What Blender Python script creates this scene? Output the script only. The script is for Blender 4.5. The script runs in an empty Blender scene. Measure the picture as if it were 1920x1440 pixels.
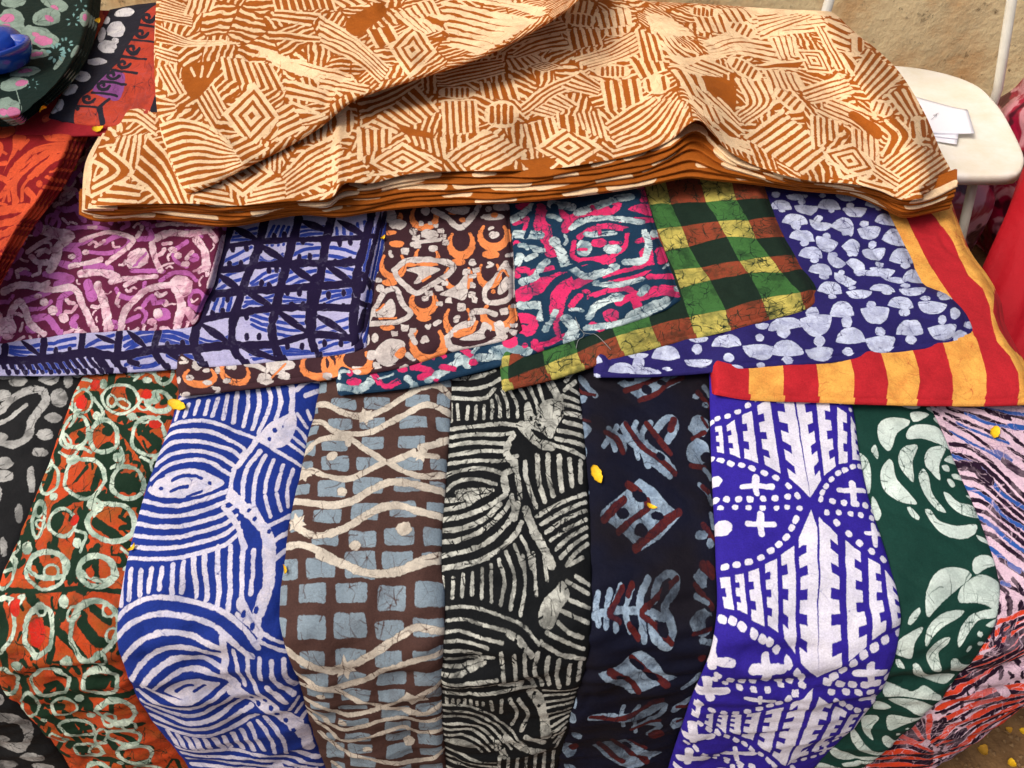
import bpy, math, random
import numpy as np
from mathutils import Vector
from mathutils.bvhtree import BVHTree
random.seed(7); rng = np.random.default_rng(11)
R = math.radians
scene = bpy.context.scene
# ---------------------------------------------------------------- camera
FOC = 1598.0; CAMH = 1.5; PITCH = R(45)
cam_d = bpy.data.cameras.new('camera'); cam = bpy.data.objects.new('camera', cam_d)
scene.collection.objects.link(cam); scene.camera = cam
cam.location = (0, 0, CAMH); cam.rotation_euler = (R(90) - PITCH, 0, 0)
cam_d.sensor_width = 36; cam_d.lens = 36 * FOC / 1920; cam_d.clip_start = 0.05; cam_d.clip_end = 500
# ---------------------------------------------------------------- sky and sun
SUN_EL, SUN_AZ = R(54), R(-112)      # azimuth measured from +Y (away from the camera) towards +X
w = bpy.data.worlds.new('World'); scene.world = w; w.use_nodes = True
nt = w.node_tree; bg = nt.nodes['Background']
sky = nt.nodes.new('ShaderNodeTexSky'); sky.sky_type = 'NISHITA'; sky.sun_disc = False
sky.sun_elevation = SUN_EL; sky.sun_rotation = SUN_AZ; sky.air_density = 0.6; sky.dust_density = 7.0; sky.ozone_density = 0.3
nt.links.new(sky.outputs[0], bg.inputs[0]); bg.inputs[1].default_value = 0.145
sl = bpy.data.lights.new('sun', 'SUN'); sl.energy = 1.5; sl.angle = R(26); sl.color = (1.0, 0.965, 0.92)
so = bpy.data.objects.new('sun', sl); scene.collection.objects.link(so)
sd = Vector((math.sin(SUN_AZ) * math.cos(SUN_EL), math.cos(SUN_AZ) * math.cos(SUN_EL), math.sin(SUN_EL)))
so.rotation_euler = sd.to_track_quat('Z', 'Y').to_euler(); so.location = (0, 0, 4)
scene.view_settings.view_transform = 'Standard'; scene.view_settings.look = 'None'
scene.view_settings.exposure = -0.05; scene.view_settings.gamma = 1.0
# ---------------------------------------------------------------- geometry of seeing: turn a picture point into a point of the place
cP, sP = math.cos(PITCH), math.sin(PITCH)
def ray(px, py):
    a = (np.asarray(px, float) - 960) / FOC; b = -(np.asarray(py, float) - 720) / FOC
    return a, cP + b * sP, -sP + b * cP
def at_z(px, py, z):
    dx, dy, dz = ray(px, py); t = (np.asarray(z) - CAMH) / dz
    return np.stack([dx * t, dy * t, CAMH + dz * t], -1)
def at_y(px, py, y):
    dx, dy, dz = ray(px, py); t = y / dy
    return np.stack([dx * t, dy * t, CAMH + dz * t], -1)
def hexc(h):
    h = h.lstrip('#'); v = [int(h[i:i+2], 16) / 255 for i in (0, 2, 4)]
    return tuple([(c / 12.92 if c <= .04045 else ((c + .055) / 1.055) ** 2.4) for c in v] + [1.0])
def catmull(P, n=None, step=6.0):
    P = np.asarray(P, float)
    if len(P) < 2: return P
    seg = np.hypot(*(P[1:] - P[:-1]).T); L = max(seg.sum(), 1e-6)
    if n is None: n = max(2, int(L / step) + 1)
    cum = np.concatenate([[0], np.cumsum(seg)]) / L
    if len(P) == 2:
        t = np.linspace(0, 1, n)[:, None]; return P[0] * (1 - t) + P[1] * t
    t = np.linspace(0, 1, n); i = np.clip(np.searchsorted(cum, t, side='right') - 1, 0, len(P) - 2)
    u = ((t - cum[i]) / np.maximum(cum[i+1] - cum[i], 1e-9))[:, None]
    Q = np.vstack([2 * P[0] - P[1], P, 2 * P[-1] - P[-2]])
    cumq = np.concatenate([[-cum[1]], cum, [2 - cum[-2]]])
    p0, p1, p2, p3 = Q[i], Q[i+1], Q[i+2], Q[i+3]
    d = lambda a, b: np.maximum(b - a, 1e-6)[:, None]
    t0, t1, t2, t3 = cumq[i], cumq[i+1], cumq[i+2], cumq[i+3]
    m1 = (p2 - p0) / d(t0, t2) * d(t1, t2); m2 = (p3 - p1) / d(t1, t3) * d(t1, t2)
    u2, u3 = u * u, u * u * u
    return (2*u3 - 3*u2 + 1) * p1 + (u3 - 2*u2 + u) * m1 + (-2*u3 + 3*u2) * p2 + (u3 - u2) * m2
def waves(x, y, scale, seed, n=9, aniso=None):
    r = np.random.default_rng(seed); o = np.zeros_like(x)
    for k in range(n):
        a = r.uniform(0, math.pi) if aniso is None else aniso + r.normal(0, .35)
        f = 2 * math.pi / (scale * r.uniform(.6, 1.7)); p = r.uniform(0, 6.28)
        o += np.sin((x * math.cos(a) + y * math.sin(a)) * f + p + 1.3 * np.sin(y * f * .35 + p * 2))
    return o / n
def sstep(a, b, x):
    t = np.clip((np.asarray(x, float) - a) / (b - a), 0, 1); return t * t * (3 - 2 * t)
# ---------------------------------------------------------------- surfaces
# profile of the front row: over the pile, then down over the table's front edge  (y, z)
PROF = np.array([(1.10,.578),(1.00,.572),(.94,.566),(.84,.549),(.74,.531),(.66,.514),(.61,.499),(.580,.483),(.560,.462),(.548,.432),(.540,.39),(.530,.30),(.522,.20),(.515,.10),(.512,.045)])
_t = np.linspace(0, 1, 400); PROFD = catmull(PROF, 400)
PARC = np.concatenate([[0], np.cumsum(np.hypot(*(PROFD[1:] - PROFD[:-1]).T))])
def py_of(y, z):
    dy, dz = y, z - CAMH; f = dy * cP - dz * sP; u = dy * sP + dz * cP
    return 720 - FOC * u / f
PPY = py_of(PROFD[:, 0], PROFD[:, 1])
def project(P):
    P = np.asarray(P, float); dx, dy, dz = P[..., 0], P[..., 1], P[..., 2] - CAMH
    f = dy * cP - dz * sP; u = dy * sP + dz * cP
    return np.stack([960 + FOC * dx / f, 720 - FOC * u / f], -1)
class Front:                       # a folded cloth of the front row
    def __init__(s, Lp, Rp, under=0.0, a0=0.0, a1=None, T=.012, z=0):
        s.L = catmull(Lp, 300); s.R = catmull(Rp, 300); s.T = T; s.z = z
        s.a0 = a0; s.a1 = PARC[-1] if a1 is None else a1
        s.W = 300; s.H = int((s.a1 - s.a0) * 1150)
        s.ppm = 1150
    def Lx(s, py): return np.interp(py, s.L[:, 1], s.L[:, 0])
    def Rx(s, py): return np.interp(py, s.R[:, 1], s.R[:, 0])
    def inv(s, P):
        P = np.asarray(P, float); py = P[:, 1]; arc = np.interp(py, PPY, PARC)
        l, r = s.Lx(py), s.Rx(py)
        return np.stack([(P[:, 0] - l) / (r - l), (arc - s.a0) / (s.a1 - s.a0)], -1)
    def P3(s, S, T_):
        arc = s.a0 + T_ * (s.a1 - s.a0); y = np.interp(arc, PARC, PROFD[:, 0]); z = np.interp(arc, PARC, PROFD[:, 1])
        py = py_of(y, z); px = s.Lx(py) + S * (s.Rx(py) - s.Lx(py))
        dx, dy, dz = ray(px, py); t = y / dy
        ny = np.interp(arc, PARC[1:], -(PROFD[1:, 1] - PROFD[:-1, 1])); nz = np.interp(arc, PARC[1:], (PROFD[1:, 0] - PROFD[:-1, 0]))
        n = np.hypot(ny, nz) + 1e-9; ny, nz = -np.abs(ny) / n, np.abs(nz) / n
        return np.stack([dx * t, y, z], -1), np.stack([0 * ny, ny, nz], -1)
class Coons:
    def __init__(s, T, B, L, Rr, zf, W=None, H=None):
        s.c = [catmull(c, 200) for c in (T, B, L, Rr)]
        T, B, L, Rr = s.c
        L[0] = T[0]; L[-1] = B[0]; Rr[0] = T[-1]; Rr[-1] = B[-1]
        ln = lambda c: np.hypot(*(c[1:] - c[:-1]).T).sum()
        s.W = int(W or max(ln(T), ln(B))); s.H = int(H or max(ln(L), ln(Rr))); s.zf = zf
        g = np.linspace(0, 1, 90); S, TT = np.meshgrid(g, g); s.gS, s.gT = S, TT; s.g = s.PXY(S, TT)
    def ev(s, i, t):
        c = s.c[i]; x = np.clip(t, 0, 1) * (len(c) - 1); k = np.clip(x.astype(int), 0, len(c) - 2); f = (x - k)[..., None]
        return c[k] * (1 - f) + c[k + 1] * f
    def PXY(s, S, T):
        S = np.asarray(S, float); T = np.asarray(T, float); a, b = S[..., None], T[..., None]
        Tc, Bc, Lc, Rc = s.ev(0, S), s.ev(1, S), s.ev(2, T), s.ev(3, T)
        c00, c10, c01, c11 = s.c[0][0], s.c[0][-1], s.c[1][0], s.c[1][-1]
        return (1-b)*Tc + b*Bc + (1-a)*Lc + a*Rc - ((1-a)*(1-b)*c00 + a*(1-b)*c10 + (1-a)*b*c01 + a*b*c11)
    def inv(s, P):
        P = np.asarray(P, float); g = s.g; n = g.shape[0]; out = np.zeros_like(P)
        flat = g.reshape(-1, 2); d = 1.0 / (n - 1)
        for k in range(0, len(P), 256):
            Q = P[k:k+256]; D = ((flat[None] - Q[:, None]) ** 2).sum(-1); j = D.argmin(1); r, c = j // n, j % n
            r1 = np.clip(r, 1, n - 2); c1 = np.clip(c, 1, n - 2)
            gs = (g[r1, c1 + 1] - g[r1, c1 - 1]) / (2 * d); gt = (g[r1 + 1, c1] - g[r1 - 1, c1]) / (2 * d)
            det = gs[:, 0] * gt[:, 1] - gs[:, 1] * gt[:, 0]; det = np.where(np.abs(det) < 1, 1, det)
            e = Q - g[r, c]
            out[k:k+256, 0] = c * d + np.clip((e[:, 0] * gt[:, 1] - e[:, 1] * gt[:, 0]) / det, -.4, .4)
            out[k:k+256, 1] = r * d + np.clip((-e[:, 0] * gs[:, 1] + e[:, 1] * gs[:, 0]) / det, -.4, .4)
        return out
    def P3(s, S, T):
        P = s.PXY(S, T); z = s.zf(P[..., 0], P[..., 1], S, T)
        return at_z(P[..., 0], P[..., 1], z), None
# ---------------------------------------------------------------- printing the cloth: strokes of wax and dye drawn into a mask in cloth coordinates
class Print:
    def __init__(s, surf, res=1.0, jit=.09):
        s.s = surf; s.W = int(surf.W * res); s.H = int(surf.H * res); s.a = np.zeros((s.H, s.W, 3), np.float32); s.jit = jit
        s.v = (0, 0, 1.0); s.wf = .86; s.nf = 1.0; s.under = False
    def view(s, ox, oy, sc): s.v = (ox, oy, sc)
    def px(s, P): P = np.asarray(P, float); return P * s.v[2] + np.array(s.v[:2])
    def tx(s, P): return s.s.inv(P) * np.array([s.W, s.H])
    def comp(s, x0, y0, cov, ch):
        x1, y1 = x0 + cov.shape[1], y0 + cov.shape[0]
        A = s.a[y0:y1, x0:x1]; c = cov[..., None]; tgt = np.zeros(3, np.float32)
        if ch >= 0: tgt[ch] = 1
        A[...] = A * (1 - c) + tgt * c
    def raw_stroke(s, Q, rad, ch, al=1.0):
        x0 = int(max(0, math.floor((Q[:, 0] - rad).min() - 2))); x1 = int(min(s.W, math.ceil((Q[:, 0] + rad).max() + 2)))
        y0 = int(max(0, math.floor((Q[:, 1] - rad).min() - 2))); y1 = int(min(s.H, math.ceil((Q[:, 1] + rad).max() + 2)))
        if x1 <= x0 or y1 <= y0: return
        cov = np.zeros((y1 - y0, x1 - x0), np.float32)
        for i in range(len(Q) - 1):
            a, b, ra, rb = Q[i], Q[i+1], rad[i], rad[i+1]; m = max(ra, rb) + 1.5
            if abs(a[0] - b[0]) > 200 or abs(a[1] - b[1]) > 200: continue
            u0 = int(max(x0, math.floor(min(a[0], b[0]) - m))); u1 = int(min(x1, math.ceil(max(a[0], b[0]) + m)))
            v0 = int(max(y0, math.floor(min(a[1], b[1]) - m))); v1 = int(min(y1, math.ceil(max(a[1], b[1]) + m)))
            if u1 <= u0 or v1 <= v0: continue
            X = np.arange(u0, u1) + .5; Y = (np.arange(v0, v1) + .5)[:, None]
            dx, dy = b - a; l2 = dx * dx + dy * dy + 1e-9
            t = np.clip(((X - a[0]) * dx + (Y - a[1]) * dy) / l2, 0, 1)
            d = np.hypot(X - a[0] - t * dx, Y - a[1] - t * dy) - (ra + (rb - ra) * t)
            sub = cov[v0 - y0:v1 - y0, u0 - x0:u1 - x0]; np.maximum(sub, np.clip(.5 - d, 0, 1), out=sub)
        s.comp(x0, y0, cov * al if al != 1.0 else cov, ch)
    def S(s, pts, w, ch=0, closed=False, jit=None):
        P = s.px(pts)
        if closed: P = np.vstack([P, P[:1]])
        P = catmull(P, step=5.0); n = len(P); f_ = s.v[2] / 2 * (s.wf if ch >= 0 else 1)
        hw = (np.interp(np.linspace(0, 1, n), np.linspace(0, 1, len(w)), w) if hasattr(w, '__len__') else np.full(n, float(w))) * f_
        hw = hw[:, None]
        j = s.jit if jit is None else jit
        wob = 1 + j * np.interp(np.arange(n), np.arange(0, n + 4, 2), rng.normal(0, 1, len(np.arange(0, n + 4, 2))))
        T = np.gradient(P, axis=0); T /= np.hypot(*T.T)[:, None] + 1e-9; N = np.stack([-T[:, 1], T[:, 0]], -1)
        P = P + N * hw * j * .6 * rng.normal(0, 1, (n, 1))
        Q = s.tx(P); Qa = s.tx(P + N * hw); Qb = s.tx(P - N * hw)
        rad = np.hypot(*(Qa - Qb).T) / 2 * np.clip(wob, .55, 1.5)
        s.raw_stroke(Q, rad, ch)
    def M(s, items, w, ch=0):
        for it in items: s.S(it, w, ch)
    def FAM(s, A, B, n, w, ch=0, w2=None, smooth=True):
        A = np.asarray(A, float); B = np.asarray(B, float)
        if len(A) != len(B):
            A = catmull(A, 9); B = catmull(B, 9)
        n = int(round((n - 1) * s.nf)) + 1; w = w / s.nf
        m = 9; Ac, Bc = catmull(A, m), catmull(B, m); sp = np.hypot(*(Bc - Ac).T) / max(1, n - 1)
        if s.under and ch == 0: s.P(np.vstack([Ac, Bc[::-1]]), -1, False)
        wl = np.maximum(np.minimum(w if w2 is None else (w + w2) / 2, sp * .62), w * .3) if n > 1 else np.full(m, w)
        for i in range(n):
            t = i / max(1, n - 1); s.S(A * (1 - t) + B * t + rng.normal(0, 1.5, A.shape), wl, ch)
    def P(s, pts, ch=0, smooth=True):
        P = s.px(pts); P = np.vstack([P, P[:1]])
        if smooth and len(P) > 3:
            Pw = np.vstack([P[-2:-1], P, P[1:2]]); c = catmull(Pw, step=5.0)
            d0 = np.hypot(*(c - P[0]).T); i0 = d0[:len(c)//2].argmin(); i1 = len(c) // 2 + d0[len(c)//2:].argmin(); P = c[i0:i1 + 1]
        else: P = np.vstack([catmull(P[i:i+2], step=6.0) for i in range(len(P) - 1)])
        s.raw_poly(s.tx(P), ch)
    def raw_poly(s, Q, ch):
        Q = np.vstack([Q, Q[:1]])
        x0 = int(max(0, Q[:, 0].min() - 2)); x1 = int(min(s.W, Q[:, 0].max() + 3)); y0 = int(max(0, Q[:, 1].min() - 2)); y1 = int(min(s.H, Q[:, 1].max() + 3))
        if x1 <= x0 or y1 <= y0: return
        X = (np.arange(x0, x1) + .5)[None, :]; cov = np.zeros((y1 - y0, x1 - x0), np.float32)
        for oy in (.17, .5, .83):
            Y = (np.arange(y0, y1) + oy)[:, None]; acc = np.zeros_like(cov)
            ins = np.zeros((y1 - y0, x1 - x0))
            for i in range(len(Q) - 1):
                (ax, ay), (bx, by) = Q[i], Q[i+1]
                if ay == by: continue
                lo, hi = min(ay, by), max(ay, by)
                r0 = int(max(0, math.floor(lo - y0 - 1))); r1 = int(min(y1 - y0, math.ceil(hi - y0 + 1)))
                if r1 <= r0: continue
                yy = Y[r0:r1]; hit = (yy >= lo) & (yy < hi); xi = ax + (yy - ay) * (bx - ax) / (by - ay)
                ins[r0:r1] += np.where(hit, np.clip(X - xi + .5, 0, 1) * (1 if by > ay else -1), 0)
            cov += np.clip(np.abs(ins), 0, 1).astype(np.float32) / 3
        s.comp(x0, y0, cov, ch)
    def E(s, cx, cy, rx, ry=None, rot=0, ch=0, jit=.06, part='full'):
        ry = rx if ry is None else ry; n = 18
        a0, a1 = {'full': (0, 2*math.pi), 'dome': (math.pi, 2*math.pi), 'bowl': (0, math.pi)}[part]
        a = np.linspace(a0, a1, n, endpoint=part != 'full'); rr = 1 + rng.normal(0, jit, n)
        x = np.cos(a) * rx * rr; y = np.sin(a) * ry * rr
        if part != 'full':
            sg = 1 if part == 'bowl' else -1; t = np.linspace(-1, 1, 13); jj = 1 + rng.normal(0, .02, 13)
            up = sg * ry * (1 - np.abs(t) ** 2.4) ** .6 * jj; dn = -sg * ry * .14 * (1 - t * t); x = np.concatenate([t * rx, t[::-1][1:-1] * rx]); y = np.concatenate([up, dn[::-1][1:-1]])
        c, q = math.cos(rot), math.sin(rot)
        s.P(np.stack([cx + x * c - y * q, cy + x * q + y * c], -1), ch)
    def RING(s, cx, cy, rx, ry, w, rot=0, ch=0):
        a = np.linspace(0, 2 * math.pi, 13)[:-1]; rr = 1 + rng.normal(0, .04, 12)
        x = np.cos(a) * rx * rr; y = np.sin(a) * ry * rr; c, q = math.cos(rot), math.sin(rot)
        s.S(np.stack([cx + x * c - y * q, cy + x * q + y * c], -1), w, ch, closed=True)
    def BLK(s, x0, y0, x1, y1, ch=1):
        j = lambda: rng.normal(0, 4); r = min(x1 - x0, y1 - y0) * .08
        s.P([(x0+r+j(), y0+j()), ((x0+x1)/2, y0+j()), (x1-r+j(), y0+j()), (x1+j(), y0+r), (x1+j(), y1-r), (x1-r, y1+j()), ((x0+x1)/2, y1+j()), (x0+r, y1+j()), (x0+j(), y1-r), (x0+j(), y0+r)], ch)
    def STAR(s, cx, cy, r, ch=0, n=6):
        p = []
        for k in range(2 * n):
            a = math.pi * k / n + .3; q = r if k % 2 == 0 else r * .55; p.append((cx + q * math.cos(a), cy + q * math.sin(a)))
        s.P(p, ch, smooth=False)
    def DIA(s, cx, cy, rx, ry, rot=0, w=22):
        def d(k):
            c, q = math.cos(rot), math.sin(rot)
            return [(cx + k*(x*c - y*q), cy + k*(x*q + y*c)) for x, y in ((0,-ry),(rx,0),(0,ry),(-rx,0))]
        s.P(d(1.12), 0, False); s.P(d(.90), -1, False); s.P(d(.74), 0, False); s.P(d(.53), -1, False); s.P(d(.38), 0, False); s.P(d(.15), -1, False)
    def LEAF(s, cx, cy, rx, ry, rot=0, bars=4, w=16):
        a = np.linspace(0, 2 * math.pi, 14); c, q = math.cos(rot), math.sin(rot)
        f = lambda x, y: (cx + x*c - y*q, cy + x*q + y*c)
        s.P([f(rx*math.cos(t), ry*math.sin(t)) for t in a[:-1]], 0)
        for k in range(bars):
            x = rx * (-.55 + 1.1 * k / max(1, bars - 1)); h = ry * .62 * math.sqrt(max(0, 1 - (x/rx)**2))
            s.S([f(x, -h), f(x, h)], w, -1)
    def LENS(s, x0, y0, x1, y1, w, ch):
        mx, my = (x0+x1)/2, (y0+y1)/2; dx, dy = x1-x0, y1-y0; l = math.hypot(dx, dy); nx, ny = -dy/l*w/2, dx/l*w/2
        s.P([(x0,y0),(x0+dx*.3+nx*.85,y0+dy*.3+ny*.85),(mx+nx,my+ny),(x0+dx*.75+nx*.7,y0+dy*.75+ny*.7),(x1,y1),(x0+dx*.75-nx*.7,y0+dy*.75-ny*.7),(mx-nx,my-ny),(x0+dx*.3-nx*.85,y0+dy*.3-ny*.85)], ch)
    def HS(s, cx, cy, rx, ry, w, rot=0, ch=1, gap=50):
        a = np.radians(np.linspace(-90 + gap, 270 - gap, 13)); k = np.sin(np.linspace(0, math.pi, 13))
        c, q = math.cos(rot), math.sin(rot); x = np.cos(a) * rx; y = np.sin(a) * ry
        for i in range(12):
            ww = w * (.35 + .75 * (k[i] + k[i+1]) / 2)
            s.S([(cx + x[j]*c - y[j]*q, cy + x[j]*q + y[j]*c) for j in (i, i+1)], ww, ch, jit=0)
    def TOOTH(s, tl, tr, br, bl, n, side='L', dep=.42):
        s.P([tl, ((tl[0]+tr[0])/2, (tl[1]+tr[1])/2), tr, ((tr[0]+br[0])/2, (tr[1]+br[1])/2), br, ((br[0]+bl[0])/2, (br[1]+bl[1])/2), bl, ((tl[0]+bl[0])/2, (tl[1]+bl[1])/2)], 0, smooth=False)
        tl, tr, br, bl = map(np.array, (tl, tr, br, bl)); h = np.hypot(*(bl - tl)) / (2 * n + 1)
        for k in range(n):
            t = (2 * k + 1.5) / (2 * n + 1); t0, t1 = t - .42 / (2*n+1), t + .42 / (2*n+1)
            e = (lambda u: tl*(1-u)+bl*u) if side == 'L' else (lambda u: tr*(1-u)+br*u)
            o = (lambda u: tr*(1-u)+br*u) if side == 'L' else (lambda u: tl*(1-u)+bl*u)
            a, b = e(t0), e(t1); ai = a + (o(t0) - a) * dep; bi = b + (o(t1) - b) * dep; out = (a - o(t0)) * .15
            s.P([a + out, ai, bi, b + out], -1, smooth=False)
    def CROSS(s, cx, cy, l, r, u, d, w=50):
        s.S([(cx - l, cy + rng.normal(0,4)), (cx, cy)], w * .75, 0); s.S([(cx, cy), (cx + r, cy + rng.normal(0,4))], w * .75, 0)
        s.S([(cx - rng.normal(0,4), cy - u), (cx, cy)], w, 0); s.S([(cx, cy), (cx + rng.normal(0,6), cy + d)], w * .9, 0)
    def DASH(s, L, rx=22, ry=16, rot=0, ch=0):
        for i, (x, y) in enumerate(L):
            q = L[min(i+1, len(L)-1)]; p = L[max(i-1, 0)]; a = math.atan2(q[1]-p[1], q[0]-p[0])
            c, n = math.cos(a), math.sin(a); f = lambda u, v: (x + u*c - v*n + rng.normal(0,1.5), y + u*n + v*c + rng.normal(0,1.5))
            s.P([f(-rx*.8,-ry), f(rx*.5,-ry), f(rx,-ry*.6), f(rx*.8,ry), f(-rx*.5,ry), f(-rx,ry*.5)], 0, smooth=True)
    def noise(s, cell, r):
        h, w_ = s.H // cell + 3, s.W // cell + 3; g = r.uniform(0, 1, (h, w_)); y = np.arange(s.H) / cell; x = np.arange(s.W) / cell
        yi, xi = y.astype(int), x.astype(int); fy, fx = (y - yi)[:, None], (x - xi)[None]; fy, fx = fy*fy*(3-2*fy), fx*fx*(3-2*fx)
        return (g[yi][:, xi]*(1-fy)*(1-fx) + g[yi+1][:, xi]*fy*(1-fx) + g[yi][:, xi+1]*(1-fy)*fx + g[yi+1][:, xi+1]*fy*fx)
    def patchwork(s, cell=70, per=15, duty=.52, seed=1):      # the all-over ground of hatched patches
        r = np.random.default_rng(seed); ny, nx = s.H // cell + 2, s.W // cell + 2
        cy = (np.arange(ny)[:, None] + r.uniform(.1, .9, (ny, nx)) - .5) * cell; cx = (np.arange(nx)[None] + r.uniform(.1, .9, (ny, nx)) - .5) * cell
        cy, cx = cy.ravel(), cx.ravel(); an = r.choice([.15, .6, 1.05, 1.5, 2.1, 2.6], len(cx)) + r.normal(0, .12, len(cx)); ph = r.uniform(0, 6, len(cx))
        Y, X = np.mgrid[0:s.H, 0:s.W].astype(np.float32); d1 = np.full((s.H, s.W), 1e9, np.float32); d2 = d1.copy(); k1 = np.zeros((s.H, s.W), np.int32)
        for k in range(len(cx)):
            y0, y1 = max(0, int(cy[k] - 2.2*cell)), min(s.H, int(cy[k] + 2.2*cell)); x0, x1 = max(0, int(cx[k] - 2.2*cell)), min(s.W, int(cx[k] + 2.2*cell))
            if y1 <= y0 or x1 <= x0: continue
            d = np.hypot(X[y0:y1, x0:x1] - cx[k], Y[y0:y1, x0:x1] - cy[k]); a, b, kk = d1[y0:y1, x0:x1], d2[y0:y1, x0:x1], k1[y0:y1, x0:x1]; m = d < a
            b[...] = np.where(m, a, np.minimum(b, d)); kk[m] = k; a[...] = np.where(m, d, a)
        wb = 4 * (s.noise(26, r) - .5) + 2 * (s.noise(8, r) - .5)
        q = (X * np.cos(an[k1]) + Y * np.sin(an[k1]) + 2 * wb) / per * 6.283 + ph[k1]
        v = np.clip((np.sin(q) - math.cos(math.pi * duty)) * 2.2 + .5, 0, 1) * np.clip((d2 - d1 - 3) / 2, 0, 1)
        s.a[..., 0] = v
    def crackle(s, dens=1.0, al=(.3, .9), L=(12, 48), w=(.45, 1.0), mott=.3, seed=1, star=.25, grain=.1):
        r = np.random.default_rng(seed)           # wax cracked along the folds of the wet cloth, so the dye crept in
        f = .5 * s.noise(34, r) + .3 * s.noise(15, r) + .2 * s.noise(6, r); blot = np.clip((f - .50) / .22, 0, 1)
        f2 = .6 * s.noise(4, r) + .4 * s.noise(2, r)
        s.a *= (1 - mott * blot - grain * f2)[..., None].astype(np.float32)
        n = int(dens * s.W * s.H / 250); F = s.noise(60, r); A = s.noise(90, r) * math.pi * 2
        xs, ys = r.uniform(0, s.W - 1, n), r.uniform(0, s.H - 1, n)
        for x, y in zip(xs, ys):
            q = F[int(y), int(x)]
            if r.uniform() > .25 + 1.3 * max(0, q - .35): continue
            if s.a[int(y), int(x)].max() < .25: continue
            burst = r.uniform() < star * .3; k = r.integers(3, 7) if burst else 1; a0 = A[int(y), int(x)] + r.normal(0, .5) + (math.pi / 2 if r.uniform() < .3 else 0)
            for j in range(k):
                a = a0 + (j * 6.28 / k + r.normal(0, .3) if burst else 0); l = r.uniform(*L) * (.7 if burst else 1); m = 5; P = [np.array([x, y])]
                for i in range(m - 1): a += r.normal(0, .28); P.append(P[-1] + l / m * np.array([math.cos(a), math.sin(a)]))
                ww = 1.55 * r.uniform(*w); s.raw_stroke(np.array(P), ww * np.linspace(1, .35, m), -1, r.uniform(*al))
    def fillb(s, cell=40, ch=1, w=10, seed=1, thr=.12, ang=None, L0=.45):   # stray hooks and dabs in the empty ground
        r = np.random.default_rng(seed)
        for y in range(0, s.H - cell // 2, cell // 2):
            for x in range(0, s.W - cell // 2, cell // 2):
                if s.a[y:y+cell, x:x+cell].max(-1).mean() < thr:
                    c = np.array([x + cell / 2, y + cell / 2]) + r.uniform(-5, 5, 2); a = r.uniform(0, math.pi) if ang is None else ang + r.normal(0, .15)
                    u = np.array([math.cos(a), math.sin(a)]); v = np.array([-u[1], u[0]]); L = cell * r.uniform(L0 * .6, L0); b = r.normal(0, cell * .18) if ang is None else r.normal(0, cell * .05)
                    s.raw_stroke(catmull(np.array([c - u * L, c + v * b, c + u * L]), 10), (w / 2) * r.uniform(.6, 1.3) * (1 + .1 * r.normal(0, 1, 10)), ch)
    def fill(s, cell=60, w=11, seed=1, n=4):     # short groups of bars wherever the ground is still empty
        r = np.random.default_rng(seed)
        for y in range(0, s.H - cell // 2, cell // 2):
            for x in range(0, s.W - cell // 2, cell // 2):
                if s.a[y:y+cell, x:x+cell].max(-1).mean() < .10:
                    c = np.array([x + cell / 2, y + cell / 2]) + r.uniform(-6, 6, 2); a = r.uniform(0, math.pi); u = np.array([math.cos(a), math.sin(a)]); v = np.array([-u[1], u[0]]); b = r.normal(0, .12)
                    for k in range(n):
                        q = c + v * (k - (n - 1) / 2) * w * 1.9; L = cell * r.uniform(.36, .46); P = np.array([q - u * L, q + v * b * 30, q + u * L])
                        s.raw_stroke(catmull(P, 10), (w / 2) * (1 + .12 * r.normal(0, 1, 10)), 0)
    def image(s, name):
        im = bpy.data.images.new(name, s.W, s.H, alpha=False, float_buffer=True, is_data=True)
        b = np.ones((s.H, s.W, 4), np.float32); b[..., :3] = s.a[::-1]
        im.pixels.foreach_set(b.ravel()); im.update(); return im
# ---------------------------------------------------------------- materials
class NT:
    def __init__(s, name):
        s.m = bpy.data.materials.new(name); s.m.use_nodes = True; s.t = s.m.node_tree; s.b = s.t.nodes['Principled BSDF']
    def n(s, typ, **k):
        o = s.t.nodes.new(typ)
        for a, v in k.items():
            if a.startswith('_'):
                kk = a[1:]; kk = int(kk) if kk.isdigit() else kk.replace('_', ' ')
                o.inputs[kk].default_value = v
            else: setattr(o, a, v)
        return o
    def l(s, a, b): s.t.links.new(a, b)
    def math(s, op, a, b=None, c=None):
        o = s.n('ShaderNodeMath', operation=op)
        for i, v in enumerate((a, b, c)):
            if v is None: continue
            if hasattr(v, 'is_output'): s.l(v, o.inputs[i])
            else: o.inputs[i].default_value = v
        return o.outputs[0]
    def mix(s, f, a, b, mode='MIX'):
        o = s.n('ShaderNodeMix', data_type='RGBA', blend_type=mode)
        for i, v in ((0, f), (6, a), (7, b)):
            if hasattr(v, 'is_output'): s.l(v, o.inputs[i])
            else: o.inputs[i].default_value = v
        return o.outputs[2]
    def ramp(s, f, a, b, lo=0., hi=1.):
        o = s.n('ShaderNodeMapRange', clamp=True); s.l(f, o.inputs[0])
        o.inputs[1].default_value = a; o.inputs[2].default_value = b; o.inputs[3].default_value = lo; o.inputs[4].default_value = hi
        return o.outputs[0]
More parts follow.
